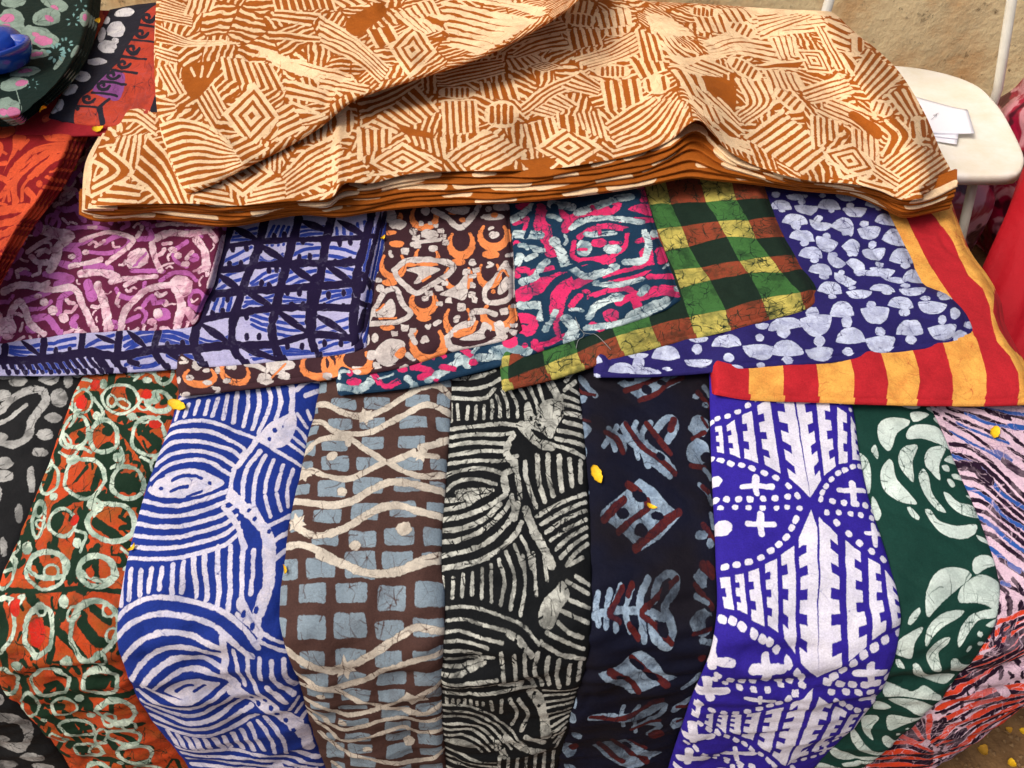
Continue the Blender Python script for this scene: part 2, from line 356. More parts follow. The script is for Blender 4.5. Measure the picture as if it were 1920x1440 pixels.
def cloth_mat(name, img, base, cR, cG='#888888', cB='#888888', vein='#222222', veinR=.5, veinG=.2, veinBase=0.0, scale=95, wob=1.0, size=(.25, .8), soft=0.0, stain=None, tint=.35):
    k = NT(name); tc = k.n('ShaderNodeTexCoord'); uv = k.n('ShaderNodeUVMap', uv_map='UVMap')
    ns = k.n('ShaderNodeTexNoise', _Scale=230.0, _Detail=2.0); k.l(tc.outputs['Object'], ns.inputs['Vector'])
    sub = k.n('ShaderNodeVectorMath', operation='SUBTRACT'); k.l(ns.outputs['Color'], sub.inputs[0]); sub.inputs[1].default_value = (.5, .5, .5)
    sc = k.n('ShaderNodeVectorMath', operation='MULTIPLY'); k.l(sub.outputs[0], sc.inputs[0]); sc.inputs[1].default_value = (.0024 * wob / size[0], .0024 * wob / size[1], 0)
    ad = k.n('ShaderNodeVectorMath', operation='ADD'); k.l(uv.outputs[0], ad.inputs[0]); k.l(sc.outputs[0], ad.inputs[1])
    it = k.n('ShaderNodeTexImage', image=img, interpolation='Linear', extension='EXTEND'); k.l(ad.outputs[0], it.inputs[0])
    sep = k.n('ShaderNodeSeparateColor'); k.l(it.outputs[0], sep.inputs[0])
    ch = []
    for i in range(3): ch.append(k.ramp(sep.outputs[i], .10, .90))
    # crackle: thin dye veins where the wax broke
    wn = k.n('ShaderNodeTexNoise', _Scale=scale * .35, _Detail=2.0); k.l(tc.outputs['Object'], wn.inputs['Vector'])
    wv = k.n('ShaderNodeVectorMath', operation='MULTIPLY_ADD'); k.l(wn.outputs['Color'], wv.inputs[0]); wv.inputs[1].default_value = (.008,) * 3; k.l(tc.outputs['Object'], wv.inputs[2])
    lines = None
    for q, wd, st, mm in ((1.25, .045, (1.0, 1.0, 1.0), 1.0), (.55, .022, (1.6, .7, 1.0), 1.0), (2.3, .06, (.7, 1.5, 1.0), .65)):
        st_ = k.n('ShaderNodeVectorMath', operation='MULTIPLY'); k.l(wv.outputs[0], st_.inputs[0]); st_.inputs[1].default_value = st
        vo = k.n('ShaderNodeTexVoronoi', feature='DISTANCE_TO_EDGE', _Scale=scale * q); k.l(st_.outputs[0], vo.inputs['Vector'])
        bn = k.n('ShaderNodeTexNoise', _Scale=scale * q * .8, _Detail=1.0); k.l(tc.outputs['Object'], bn.inputs['Vector'])
        r = k.math('MULTIPLY', k.ramp(vo.outputs['Distance'], 0.0, wd, 1.0, 0.0), k.ramp(bn.outputs['Fac'], .42, .60, 0.0, mm))
        lines = r if lines is None else k.math('MAXIMUM', lines, r)
    mk = k.n('ShaderNodeTexNoise', _Scale=22.0, _Detail=3.0); k.l(tc.outputs['Object'], mk.inputs['Vector'])
    m = k.ramp(mk.outputs['Fac'], .30, .58); cr = k.math('MULTIPLY', lines, m)
    bl = k.n('ShaderNodeTexNoise', _Scale=60.0, _Detail=5.0, _Roughness=.7); k.l(tc.outputs['Object'], bl.inputs['Vector'])
    bleed = k.math('MULTIPLY', k.ramp(bl.outputs['Fac'], .5, .78), m)
    crk = k.math('MAXIMUM', cr, k.math('MULTIPLY', bleed, .6))
    vn = hexc(vein)
    col = hexc(base) if not veinBase else k.mix(k.math('MULTIPLY', crk, veinBase), hexc(base), vn)
    gcol = k.mix(k.math('MULTIPLY', crk, veinG), hexc(cG), vn); bcol = k.mix(k.math('MULTIPLY', crk, veinG), hexc(cB), vn)
    tn = k.n('ShaderNodeTexNoise', _Scale=scale * .55, _Detail=4.0, _Roughness=.6, _Distortion=.6); k.l(tc.outputs['Object'], tn.inputs['Vector'])
    tf = k.math('MULTIPLY', k.ramp(tn.outputs['Fac'], .42, .62), tint)
    rcol = k.mix(k.math('MAXIMUM', k.math('MULTIPLY', crk, veinR), tf), hexc(cR), vn)
    col = k.mix(ch[1], col, gcol); col = k.mix(ch[2], col, bcol); col = k.mix(ch[0], col, rcol)
    if stain:                          # dye bloom in an uneven second bath
        sn = k.n('ShaderNodeTexNoise', _Scale=stain[1], _Detail=3.0); k.l(tc.outputs['Object'], sn.inputs['Vector'])
        col = k.mix(k.math('MULTIPLY', k.ramp(sn.outputs['Fac'], .45, .65), k.math('MULTIPLY', ch[stain[3]] if stain[3] >= 0 else 1.0, stain[2])), col, hexc(stain[0]))
    mo = k.n('ShaderNodeTexNoise', _Scale=9.0, _Detail=6.0, _Roughness=.75); k.l(tc.outputs['Object'], mo.inputs['Vector'])
    col = k.mix(1.0, col, k.mix(k.ramp(mo.outputs['Fac'], .3, .7), (.80, .80, .80, 1), (1.10, 1.10, 1.10, 1)), 'MULTIPLY')
    fg = k.n('ShaderNodeTexNoise', _Scale=420.0, _Detail=3.0); k.l(tc.outputs['Object'], fg.inputs['Vector'])
    col = k.mix(1.0, col, k.mix(k.ramp(fg.outputs['Fac'], .3, .7), (.86, .86, .86, 1), (1.10, 1.10, 1.10, 1)), 'MULTIPLY')
    k.l(col, k.b.inputs['Base Color'])
    k.b.inputs['Roughness'].default_value = .82; k.b.inputs['Sheen Weight'].default_value = .0; k.b.inputs['Specular IOR Level'].default_value = .16
    # weave and small crumple
    w1 = k.n('ShaderNodeTexNoise', _Scale=900.0, _Detail=2.0); k.l(tc.outputs['Object'], w1.inputs['Vector'])
    w2 = k.n('ShaderNodeTexNoise', _Scale=38.0, _Detail=4.0, _Roughness=.55); k.l(tc.outputs['Object'], w2.inputs['Vector'])
    w3 = k.n('ShaderNodeTexNoise', _Scale=9.0, _Detail=1.5); k.l(tc.outputs['Object'], w3.inputs['Vector'])
    cre = k.ramp(k.math('ABSOLUTE', k.math('SUBTRACT', w3.outputs['Fac'], .5)), 0.0, .07, 0.0, .22)
    hgt = k.math('ADD', k.math('ADD', k.math('MULTIPLY', w1.outputs['Fac'], .12), k.math('MULTIPLY', w2.outputs['Fac'], 1.0)), cre)
    bp = k.n('ShaderNodeBump', _Strength=.6, _Distance=.005); k.l(hgt, bp.inputs['Height']); k.l(bp.outputs[0], k.b.inputs['Normal'])
    return k.m
def simple_mat(name, col, rough=.6, spec=.4, bump=None, var=None, col2=None, metallic=0.0, coat=0.0):
    k = NT(name); tc = k.n('ShaderNodeTexCoord'); c = hexc(col)
    if var:
        n = k.n('ShaderNodeTexNoise', _Scale=var, _Detail=6.0, _Roughness=.65); k.l(tc.outputs['Object'], n.inputs['Vector'])
        k.l(k.mix(k.ramp(n.outputs['Fac'], .35, .68), c, hexc(col2 or col)), k.b.inputs['Base Color'])
    else: k.b.inputs['Base Color'].default_value = c
    k.b.inputs['Roughness'].default_value = rough; k.b.inputs['Specular IOR Level'].default_value = spec; k.b.inputs['Metallic'].default_value = metallic
    k.b.inputs['Coat Weight'].default_value = coat
    if bump:
        n = k.n('ShaderNodeTexNoise', _Scale=bump[0], _Detail=5.0); k.l(tc.outputs['Object'], n.inputs['Vector'])
        bp = k.n('ShaderNodeBump', _Strength=bump[1], _Distance=bump[2]); k.l(n.outputs['Fac'], bp.inputs['Height']); k.l(bp.outputs[0], k.b.inputs['Normal'])
    return k.m
# ---------------------------------------------------------------- objects
ALL = []
def mk(name, V, F, mat, uv=None, parent=None, smooth=True):
    me = bpy.data.meshes.new(name); me.from_pydata([tuple(v) for v in V], [], F)
    if uv is not None:
        l = me.uv_layers.new(name='UVMap'); li = np.zeros(len(me.loops), np.int32); me.loops.foreach_get('vertex_index', li)
        l.data.foreach_set('uv', np.asarray(uv, np.float32)[li].ravel())
    me.materials.append(mat)
    if smooth: me.polygons.foreach_set('use_smooth', np.ones(len(me.polygons), bool))
    me.update(); o = bpy.data.objects.new(name, me); scene.collection.objects.link(o)
    if parent is not None: o.parent = parent
    ALL.append(o); return o
def tag(o, label=None, cat=None, group=None, kind=None):
    if label: o['label'] = label
    if cat: o['category'] = cat
    if group: o['group'] = group
    if kind: o['kind'] = kind
    return o
def thing(name, label, cat, group=None, loc=(0, 0, 0)):
    o = bpy.data.objects.new(name, None); o.empty_display_size = .05; o.location = loc; scene.collection.objects.link(o); return tag(o, label, cat, group)
def gridF(nt, ns, off=0):
    i = (np.arange(nt - 1)[:, None] * ns + np.arange(ns - 1)[None]).ravel() + off
    return [tuple(x) for x in np.stack([i, i + ns, i + ns + 1, i + 1], -1).tolist()]
def edge_space(n, k=2.2):          # denser near both ends
    t = np.linspace(-1, 1, n); return .5 + .5 * np.sign(t) * (1 - (1 - np.abs(t)) ** k)
def front_mesh(name, sf, mat, parent, seed, ns=54, nt_=210, inset=0.0, dz=0.0, wr=.0032, p=5.0):
    S1 = edge_space(ns); T1 = np.linspace(0, 1, nt_); T, S = np.meshgrid(T1, S1, indexing='ij'); S_ = inset + S * (1 - 2 * inset)
    P, N = sf.P3(S_, T); sf_w = P[:, -1:, 0] - P[:, :1, 0]; x, a = P[..., 0], T * (sf.a1 - sf.a0)
    pil = (1 - np.abs(2 * S - 1) ** p) ** (1 / 2.4)
    d = sf.T * pil + sf.z + dz
    d = d + wr * (waves(x, a, .10, seed) + .6 * waves(x, a, .045, seed + 1, aniso=1.35) ) * np.minimum(1, pil * 1.2)
    drop = sstep(.50, .62, a); d = d + drop * .010 * waves(x, a, .14, seed + 5) * pil + .004 * waves(x * 1.0, a * .15, .11, seed + 8, aniso=0.0) * pil
    cr = np.abs(waves(x, a, .20, seed + 21, 5)); d = d - .0022 * np.exp(-(cr / .05) ** 2) * pil     # sharp pressed creases
    dg_ = sstep(.53, .60, a); d = d + dg_ * .0030 * (1 - np.abs(np.sin(a * 62 + x * 14 + 1.5 * waves(x, a, .3, seed + 4)))) ** 2 * pil
    fold = sstep(.44, .50, a) * (1 - sstep(.62, .74, a)); d = d + fold * .0085 * waves(x, a, .050, seed + 9, n=7, aniso=1.45) * pil
    P = P + N * d[..., None]
    U = S_; Vv = 1 - T
    # folded underside, so the piece is a closed package
    S2 = np.linspace(1, 0, 9)[1:-1]; T2, SS2 = np.meshgrid(T1, S2, indexing='ij'); P2, N2 = sf.P3(inset + SS2 * (1 - 2 * inset), T2)
    P2 = P2 + N2 * (sf.z + dz - .004 - .003 * np.sin(SS2 * math.pi))[..., None]
    PP = np.concatenate([P, P2], 1); UU = np.concatenate([U, SS2], 1); VV = np.concatenate([Vv, 1 - T2], 1)
    m = PP.shape[1]; F = []
    base = np.arange(nt_ - 1)[:, None] * m; c = np.arange(m)[None]; c2 = (c + 1) % m
    F = np.stack([base + c, base + m + c, base + m + c2, base + c2], -1).reshape(-1, 4).tolist()
    return mk(name, PP.reshape(-1, 3), [tuple(f) for f in F], mat, np.stack([UU.ravel(), VV.ravel()], -1), parent)
def coons_mesh(name, sf, mat, parent, seed, ns=80, nt_=64, wr=.0018, drop=.004, wsc=.09, inset=.02, cap=True):
    S1 = edge_space(ns, 1.7); T1 = edge_space(nt_, 1.7); T, S = np.meshgrid(T1, S1, indexing='ij')
    P, _ = sf.P3(S, T); x, y = P[..., 0], P[..., 1]
    e = np.minimum(1, np.minimum(np.minimum(S, 1 - S), np.minimum(T, 1 - T)) * 12)
    P[..., 2] += (wr * (waves(x, y, wsc, seed) + .5 * waves(x, y, wsc * .4, seed + 3))) * e
    cr = np.abs(waves(x, y, .22, seed + 31, 5)); P[..., 2] -= wr * .7 * np.exp(-(cr / .045) ** 2) * e
    n = ns * nt_; V = P.reshape(-1, 3); UV = np.stack([S.ravel(), 1 - T.ravel()], -1); F = gridF(nt_, ns)
    idx = np.arange(n).reshape(nt_, ns); loop = np.concatenate([idx[0, :], idx[1:, -1], idx[-1, -2::-1], idx[-2:0:-1, 0]])
    c = V.mean(0); rim = V[loop].copy(); d = c - rim; d[:, 2] = 0
    if not cap: d = d * 0 + np.array([0, 1, 0])
    d = d.astype(float); d /= np.hypot(d[:, 0], d[:, 1])[:, None] + 1e-9
    rim += d * inset; rim[:, 2] = V[loop][:, 2] - drop
    m = len(loop); V = np.vstack([V, rim]); UV = np.vstack([UV, UV[loop] * .96 + .02])
    for i in range(m): j = (i + 1) % m; F.append((int(loop[i]), n + i, n + j, int(loop[j])))
    if cap: F.append(tuple(range(n, n + m))[::-1])
    return mk(name, V, F, mat, UV, parent)
def tube(name, pts, r, mat, parent=None, seg=12, caps=True):
    P = [Vector(p) for p in pts]; V = []; F = []; rr = r if hasattr(r, '__len__') else [r] * len(P)
    for i, p in enumerate(P):
        d = (P[min(i + 1, len(P) - 1)] - P[max(i - 1, 0)]).normalized(); a = d.orthogonal().normalized() if i == 0 else (a - d * a.dot(d)).normalized(); b = d.cross(a)
        for k in range(seg):
            t = 2 * math.pi * k / seg; V.append(p + (a * math.cos(t) + b * math.sin(t)) * rr[i])
    for i in range(len(P) - 1):
        for k in range(seg): k2 = (k + 1) % seg; F.append((i*seg+k, i*seg+k2, (i+1)*seg+k2, (i+1)*seg+k))
    if caps: F.append(tuple(range(seg))[::-1]); F.append(tuple(range((len(P)-1)*seg, len(P)*seg)))
    return mk(name, V, F, mat, None, parent)
# ================================================================ PRINTS (traced as strokes in the order the wax and dye went on)
def print_blue(p):
    p.wf = .73
    p.view(220, 700, .257)
    p.M([[(480,178),(700,155),(900,112),(1060,85)]], 26); p.M([[(470,220),(650,205),(800,182)]], 28)
    p.M([[(470,285),(445,370)],[(542,270),(517,355)],[(618,252),(590,342)],[(690,250),(668,348)],[(760,238),(722,360)],[(828,212),(800,380)]], 40)
    p.M([[(897,185),(870,400)],[(970,165),(972,280),(940,425)],[(1040,145),(1055,260),(1010,450)],[(1108,110),(1140,250),(1055,485)],[(1180,105),(1212,260),(1180,385)]], 42)
    p.M([[(1235,90),(1290,150),(1290,360)]], 62)
    p.M([[(380,415),(500,395),(650,395),(800,430),(950,490),(1080,550),(1180,610),(1345,700)]], 36)
    p.M([[(340,520),(430,470),(560,465),(700,475),(820,520),(950,600),(930,640)],[(320,610),(430,545),(600,540),(760,575),(880,620),(940,680)],[(305,690),(420,625),(600,612),(760,650),(880,720)],[(270,800),(400,705),(560,680),(700,695),(780,740),(850,780)]], 38)
    p.P([(240,880),(290,830),(350,790),(450,755),(600,745),(720,785),(805,835),(730,890),(600,940),(450,950),(320,935)])
    p.S([(430,822),(500,795),(600,795),(645,815)], 24, -1); p.S([(420,900),(480,878),(540,870)], 26, -1); p.E(345,875,20,14,0,-1); p.E(700,843,17,17,0,-1); p.S([(540,945),(645,905)], 18, -1); p.S([(275,850),(310,810),(370,790)], 14, -1)
    p.FAM([(205,950),(350,1000),(500,1005),(640,970),(760,920),(835,890)], [(85,1365),(250,1388),(450,1380),(650,1335),(820,1280),(930,1190)], 6, 42)
    p.M([[(875,740),(850,850),(850,900)],[(965,750),(940,850),(940,960)],[(1100,650),(1040,780),(1020,900),(1020,1000),(1080,1120)]], 42)
    p.M([[(1160,680),(1112,820),(1100,910)],[(1100,940),(1140,1085)],[(1228,715),(1180,890)],[(1182,920),(1212,1035)],[(1298,740),(1258,870),(1260,1000)]], 36)
    p.P([(1130,420),(1230,370),(1310,330),(1320,430),(1240,570),(1130,590),(1060,520)]); p.E(1172,468,20,20,.5,-1); p.E(1133,532,17,17,.5,-1); p.E(1230,440,8,14,0,-1)
    p.M([[(1280,415),(1350,460),(1395,520)],[(1255,470),(1375,560)],[(1225,520),(1365,615)],[(1330,340),(1395,425)],[(1400,310),(1422,365)]], 34)
    p.M([[(1330,165),(1400,105),(1500,85)],[(1390,205),(1480,155)]], 44)
    p.S([(1060,510),(985,610),(900,720)], 52); p.S([(1060,620),(980,720)], 50); p.E(985,662,16,20,.5,-1); p.E(1040,700,12,18,.4,-1); p.E(925,745,12,14,0,-1)
    p.S([(850,930),(940,1010),(1040,1110),(1120,1230),(1130,1450)], 115); p.S([(800,1010),(900,1150),(950,1300)], 60)
    for q in ((828,1000),(925,1095),(1028,1105),(1060,1300),(1000,1200),(985,1040),(890,1040),(1130,1190)): p.E(q[0],q[1],16,20,.6,-1)
    p.M([[(1270,1065),(1130,1150)],[(1258,1180),(1150,1260)],[(1250,1300),(1170,1380)]], 40)
    p.view(220, 1050, .2708)
    p.M([[(58,60),(45,310)],[(125,90),(108,275)],[(197,100),(188,250)],[(268,90),(252,232)],[(340,85),(330,215)],[(418,65),(412,250)],[(490,45),(475,232)]], 46)
    p.M([[(560,20),(568,258)],[(632,0),(640,280)],[(722,-60),(722,325)],[(810,-60),(800,345)],[(895,-60),(885,285)],[(970,-30),(950,240)]], 48)
    p.S([(1065,-60),(1070,150),(1020,320),(980,430)], 105); p.S([(880,300),(960,420),(1010,480)], 80); p.S([(860,370),(960,440)], 40)
    for q in ((905,370),(990,345),(965,440),(1050,400),(1010,200)): p.E(q[0],q[1],17,26,.2,-1)
    p.S([(1015,30),(1015,200)], 26, -1); p.S([(945,10),(940,150)], 20, -1)
    p.M([[(20,400),(100,330),(250,275),(430,275),(600,305),(760,355),(900,445),(1000,550)],[(15,520),(130,425),(300,370),(450,375),(620,405),(780,480),(930,590),(960,600)],[(45,670),(120,580),(230,510),(360,475),(500,480),(650,525),(760,560)],[(125,760),(200,660),(300,590),(420,560),(560,565),(740,610)],[(195,800),(250,730),(330,670),(450,630),(600,640),(740,680)]], 46)
    p.S([(290,800),(360,740),(480,700),(640,710),(760,750)], 34); p.P([(360,820),(420,770),(540,745),(640,760),(715,785),(680,830),(600,850),(500,860)]); p.S([(440,820),(500,790),(545,785)], 20, -1); p.S([(560,825),(630,795)], 16, -1)
    p.S([(240,790),(330,848),(480,872),(620,850),(715,790)], 36)
    p.FAM([(160,850),(300,905),(450,930),(600,915),(720,860),(800,800)], [(280,1085),(420,1108),(650,1112),(850,1062),(990,990)], 5, 32)
    p.M([[(770,500),(775,620),(765,720),(840,800)]], 62); p.M([[(835,570),(870,700),(900,800)]], 40)
    for q in ((815,560),(812,620),(880,600),(830,690)): p.E(q[0],q[1],13,22,.3,-1)
    p.M([[(930,600),(950,750),(1010,850),(1120,940)],[(1010,620),(1022,740)],[(1060,800),(1185,900)],[(1090,640),(1112,750),(1235,855)],[(1167,640),(1190,740),(1245,800)]], 40)
    p.S([(820,830),(950,890),(1100,960),(1200,1020),(1290,1100),(1340,1230)], 92)
    for q in ((945,890),(992,930),(1085,940),(1125,980),(1185,1030),(1040,900),(1240,1090),(1270,1170)): p.E(q[0],q[1],20,16,.6,-1)
    p.M([[(1010,520),(1150,590),(1190,600)],[(1030,480),(1160,545)]], 30); p.M([[(1210,960),(1270,880)],[(1250,990),(1295,930)],[(1290,1030),(1320,1000)]], 28)
    p.M([[(370,1120),(440,1210)],[(440,1130),(490,1205)],[(505,1140),(560,1205)],[(570,1140),(610,1205)],[(635,1140),(670,1200)],[(700,1140),(755,1215)],[(760,1130),(800,1215)],[(820,1115),(885,1220)],[(880,1095),(965,1225)],[(935,1065),(1035,1225)],[(990,1040),(1080,1130),(1110,1240)],[(1040,1010),(1160,1130),(1190,1260)]], 34)
    p.FAM([(430,1240),(600,1228),(800,1235),(1050,1262),(1250,1310),(1420,1370)], [(600,1450),(760,1440),(900,1430),(1080,1440),(1200,1460)], 6, 26)
    p.S([(1240,1240),(1330,1290),(1400,1310)], 40); p.S([(1130,1340),(1180,1440)], 70); p.E(1160,1380,14,14,0,-1)
    p.M([[(1250,1350),(1250,1440)],[(1320,1360),(1320,1440)],[(1390,1380),(1395,1440)]], 26)
def print_zebra(p):
    p.nf = 1.15; p.wf = .76
    p.view(780, 690, .2639)
    p.M([[(270,100),(400,100),(520,80),(560,60)],[(260,170),(400,175),(520,160),(600,115)],[(240,232),(400,250),(500,248),(560,185)]], 36)
    p.M([[(252,270),(250,395)],[(295,285),(305,390)],[(372,305),(365,390)],[(430,305),(425,395)],[(485,305),(485,395)],[(540,270),(545,330),(538,395)],[(570,235),(595,300),(597,385)],[(610,190),(650,300),(655,385)],[(655,185),(715,290),(720,388)],[(730,170),(780,250)],[(800,170),(855,280),(870,370)],[(865,150),(905,270)],[(930,140),(990,240)]], 30)
    p.P([(895,275),(1030,255),(1045,360),(1000,440),(960,530),(890,490),(785,450),(770,300),(800,270),(850,380)]); p.E(815,395,14,22,0,-1); p.E(875,440,16,14,0,-1); p.E(885,380,12,14,0,-1)
    p.M([[(1040,230),(1150,260)],[(1050,290),(1160,310)],[(1060,350),(1170,362)],[(1050,410),(1175,432)],[(1010,470),(1180,505)],[(985,530),(1185,572)],[(930,570),(1050,600),(1190,655)],[(1050,190),(1130,120)],[(1060,120),(1115,55)],[(960,130),(1030,260)],[(1100,180),(1150,200)]], 38)
    p.M([[(230,455),(450,450),(600,438),(750,450)],[(225,512),(400,505),(600,512),(690,500)],[(220,570),(400,560),(640,582)],[(215,640),(400,625),(640,632)],[(212,700),(400,690),(600,700),(720,660)],[(215,780),(350,752),(500,752),(620,790)],[(208,890),(300,832),(420,820),(570,860)]], 36)
    p.P([(280,900),(400,882),(530,895),(430,950),(330,980)])
    p.M([[(190,960),(300,960),(430,925)],[(190,1030),(330,1010),(450,950),(545,900)],[(190,1100),(340,1080),(500,1020),(640,930)],[(185,1172),(300,1172),(480,1110),(600,1000)],[(180,1250),(300,1250),(480,1180),(620,1060),(670,980)],[(180,1352),(330,1330),(500,1270),(640,1150),(720,1010)],[(160,1440),(400,1402),(560,1340),(700,1220),(750,1130)]], 44)
    p.M([[(690,520),(640,640),(700,740),(630,790),(640,900)]], 62); p.M([[(705,700),(720,800),(740,950)],[(775,700),(780,800),(850,1010)],[(860,660),(872,820),(912,970)],[(935,650),(940,800),(972,930)],[(1015,660),(1020,800),(1035,900)],[(1085,680),(1105,865)],[(1165,690),(1165,840)],[(680,940),(700,1060)]], 44)
    p.S([(750,450),(860,560),(960,590)], 85); p.S([(780,1040),(840,1200),(900,1290),(960,1420)], 80); p.S([(720,1000),(700,1100)], 60)
    for q in ((720,570),(780,600),(700,630),(765,670),(750,1070),(690,570)): p.E(q[0],q[1],18,18,.5,-1)
    p.FAM([(850,1080),(1000,1000),(1200,915)], [(1060,1430),(1130,1340),(1215,1265)], 6, 44)
    p.M([[(745,1230),(790,1310),(820,1440)],[(700,1290),(760,1440)],[(640,1340),(680,1440)],[(590,1390),(600,1440)]], 34)
    p.view(780, 1050, .2708)
    p.M([[(150,70),(330,60),(500,10)]], 42)
    p.M([[(188,130),(190,280)],[(262,140),(255,262)],[(330,120),(322,255)],[(395,110),(390,240)],[(462,85),(455,265)],[(522,60),(524,290)],[(575,30),(612,160),(588,310)],[(640,10),(682,150),(655,335)],[(740,0),(755,200),(722,375)],[(810,-20),(832,250)],[(880,-30),(905,150)]], 32)
    p.P([(1010,160),(1060,250),(1000,340),(930,460),(850,430),(870,300),(960,210)])
    p.M([[(1040,165),(1190,240)],[(1030,270),(1200,335)],[(1000,350),(1190,425)],[(980,420),(1060,480),(1150,515)],[(900,480),(1160,590)],[(860,530),(1000,610),(1165,655)],[(1100,135),(1195,180)],[(1060,60),(1150,0)]], 36)
    p.M([[(180,340),(300,325),(450,340),(640,400),(740,440),(850,540)],[(180,422),(320,402),(480,440),(640,470)],[(180,492),(300,472),(450,512),(600,532)],[(180,548),(300,530),(500,568)],[(180,602),(320,590),(450,612)],[(180,652),(350,642),(540,632)],[(180,700),(330,690),(460,652)],[(180,745),(330,720),(480,668)],[(180,790),(350,762),(560,738)],[(180,832),(400,800),(640,768)],[(180,875),(400,850),(640,830),(820,815)]], 28)
    p.M([[(590,590),(602,700),(612,750)],[(680,600),(690,740)],[(750,590),(760,720),(820,815)],[(840,590),(820,700),(872,805)],[(912,625),(900,720),(922,805)],[(985,645),(970,740),(990,825)],[(1062,680),(1050,800)],[(1135,680),(1120,785)]], 38)
    p.S([(590,780),(720,790)], 60); p.S([(640,480),(720,520),(800,600)], 50); p.S([(800,860),(850,930),(880,1020),(900,1150)], 90)
    for q in ((690,520),(740,560),(850,960),(820,880),(700,770),(820,1050)): p.E(q[0],q[1],14,16,.5,-1)
    p.M([[(x,905),(x,938)] for x in range(215,500,42)], 30)
    p.M([[(520,895),(532,975)],[(595,890),(590,1000)],[(650,890),(700,1000),(665,1085)],[(710,900),(775,1020),(730,1115)]], 34)
    p.FAM([(880,860),(1110,850)], [(960,1250),(1010,1175)], 10, 22)
    p.FAM([(180,965),(300,940),(420,960),(560,1040),(760,1210)], [(180,1210),(300,1165),(400,1185),(460,1240)], 6, 22)
    p.P([(200,1190),(300,1160),(400,1175),(430,1210),(300,1200)])
    p.FAM([(180,1255),(300,1272),(560,1312)], [(180,1385),(350,1405),(560,1440)], 4, 22)
    p.M([[(x,1270+(x-580)*.05),(x-12,1440)] for x in range(580,1000,62)], 30); p.S([(560,1180),(610,1260)], 60); p.E(600,1215,14,14,0,-1)
    p.M([[(620,1150),(760,1230),(880,1260)],[(760,1150),(880,1200)]], 40)
def print_brown(p):
    p.view(500, 700, .257)
    for b in ((390,100,445,180),(560,60,680,180),(750,120,920,175),(1040,80,1210,165),(1270,75,1345,140),(490,230,665,315),(725,225,910,310),(1020,210,1195,290),(1258,190,1345,280),(340,270,390,330),(465,380,635,450),(695,370,880,450),(985,350,1180,450),(1245,355,1345,450),(310,420,385,480),(280,530,365,630),(415,520,605,610),(710,505,870,600),(970,505,1165,590),(260,680,350,740),(415,655,605,750),(665,660,840,745),(950,640,1150,750),(1200,655,1320,750),(205,840,320,920),(390,825,585,940),(645,805,855,920),(935,810,1130,905),(1200,825,1310,900),(185,1030,280,1180),(360,1030,560,1130),(630,990,830,1110),(905,970,1100,1085),(1170,975,1300,1040),(340,1200,540,1290),(610,1185,815,1300),(875,1160,1085,1285),(1150,1160,1285,1280)): p.BLK(*b)
    p.view(500, 1050, .2708)
    for b in ((110,15,230,150),(295,15,495,150),(555,-30,770,150),(815,-30,1020,90),(1080,-20,1230,40),(90,190,160,315),(235,180,435,305),(498,180,710,300),(778,195,975,350),(1035,170,1235,335),(80,390,155,510),(235,375,430,510),(490,360,700,505),(765,410,960,520),(1020,395,1230,500),(250,575,420,670),(490,570,695,660),(765,575,950,670),(1020,560,1220,640),(260,715,445,780),(510,715,700,780),(780,720,965,795),(1025,710,1215,790),(290,800,480,865),(530,815,730,880),(785,820,965,880),(1110,825,1215,890),(320,900,450,950),(510,920,700,960),(800,930,990,1000),(1045,930,1220,1010),(330,970,480,1040),(520,1010,720,1060),(830,1030,1000,1100),(1060,1050,1220,1120),(560,1105,735,1170),(835,1110,1000,1170),(1055,1150,1220,1210),(430,1120,490,1180),(580,1190,745,1240),(840,1200,1010,1280),(1065,1235,1220,1290),(590,1260,770,1330),(855,1330,1010,1390),(610,1380,775,1430),(1070,1350,1220,1430),(430,1190,550,1290),(460,1320,560,1380)): p.BLK(*b)
    p.view(500, 700, .257)
    p.M([[(340,260),(450,270),(560,335),(660,358),(760,358),(900,290),(1050,200),(1180,145),(1260,140),(1345,195)],[(310,380),(420,400),(500,468),(640,485),(780,468),(900,410),(1050,330),(1180,280),(1350,325)],[(270,620),(380,540),(480,520),(620,522),(720,590),(830,660),(930,710),(1040,770),(1150,800),(1310,770)],[(340,748),(450,790),(590,812),(720,770),(860,700),(980,660),(1080,620)],[(1090,640),(1250,650)]], 48)
    p.M([[(1130,590),(1220,560),(1330,510)],[(190,955),(350,985),(500,1002),(640,970),(760,900),(900,840),(1000,840),(1150,870),(1310,895)],[(230,1150),(330,1210),(450,1215),(600,1160),(750,1070),(880,1010),(1000,1008),(1120,1050),(1290,1075)],[(150,1285),(270,1280),(400,1330),(520,1390),(620,1440)],[(1050,1440),(1150,1390),(1280,1345)]], 60)
    p.STAR(730,360,68); p.STAR(1140,640,62); p.STAR(285,765,66); p.STAR(235,1120,78); p.S([(600,480),(610,560)], 46)
    p.E(490,650,42,30,-.5); p.E(565,905,35,35); p.E(1012,1170,58,52); p.E(660,1290,42,36)
    p.view(500, 1050, .2708)
    p.M([[(380,0),(550,60),(700,112),(850,112),(1000,80),(1230,10)]], 62); p.S([(150,590),(280,640),(430,692),(540,692),(650,650),(800,570),(950,490),(1040,450),(1235,475)], 54); p.STAR(560,685,78)
    p.M([[(200,725),(380,790),(560,790),(680,760),(820,690),(980,640),(1100,620),(1220,600)]], 42)
    p.M([[(220,808),(480,810),(600,870),(780,920),(940,950),(1080,990),(1220,955)],[(1050,860),(1210,790)]], 34); p.P([(975,830),(1040,850),(1110,835),(1100,870),(1130,905),(1060,905),(1010,930),(990,890),(950,870)], 0, False)
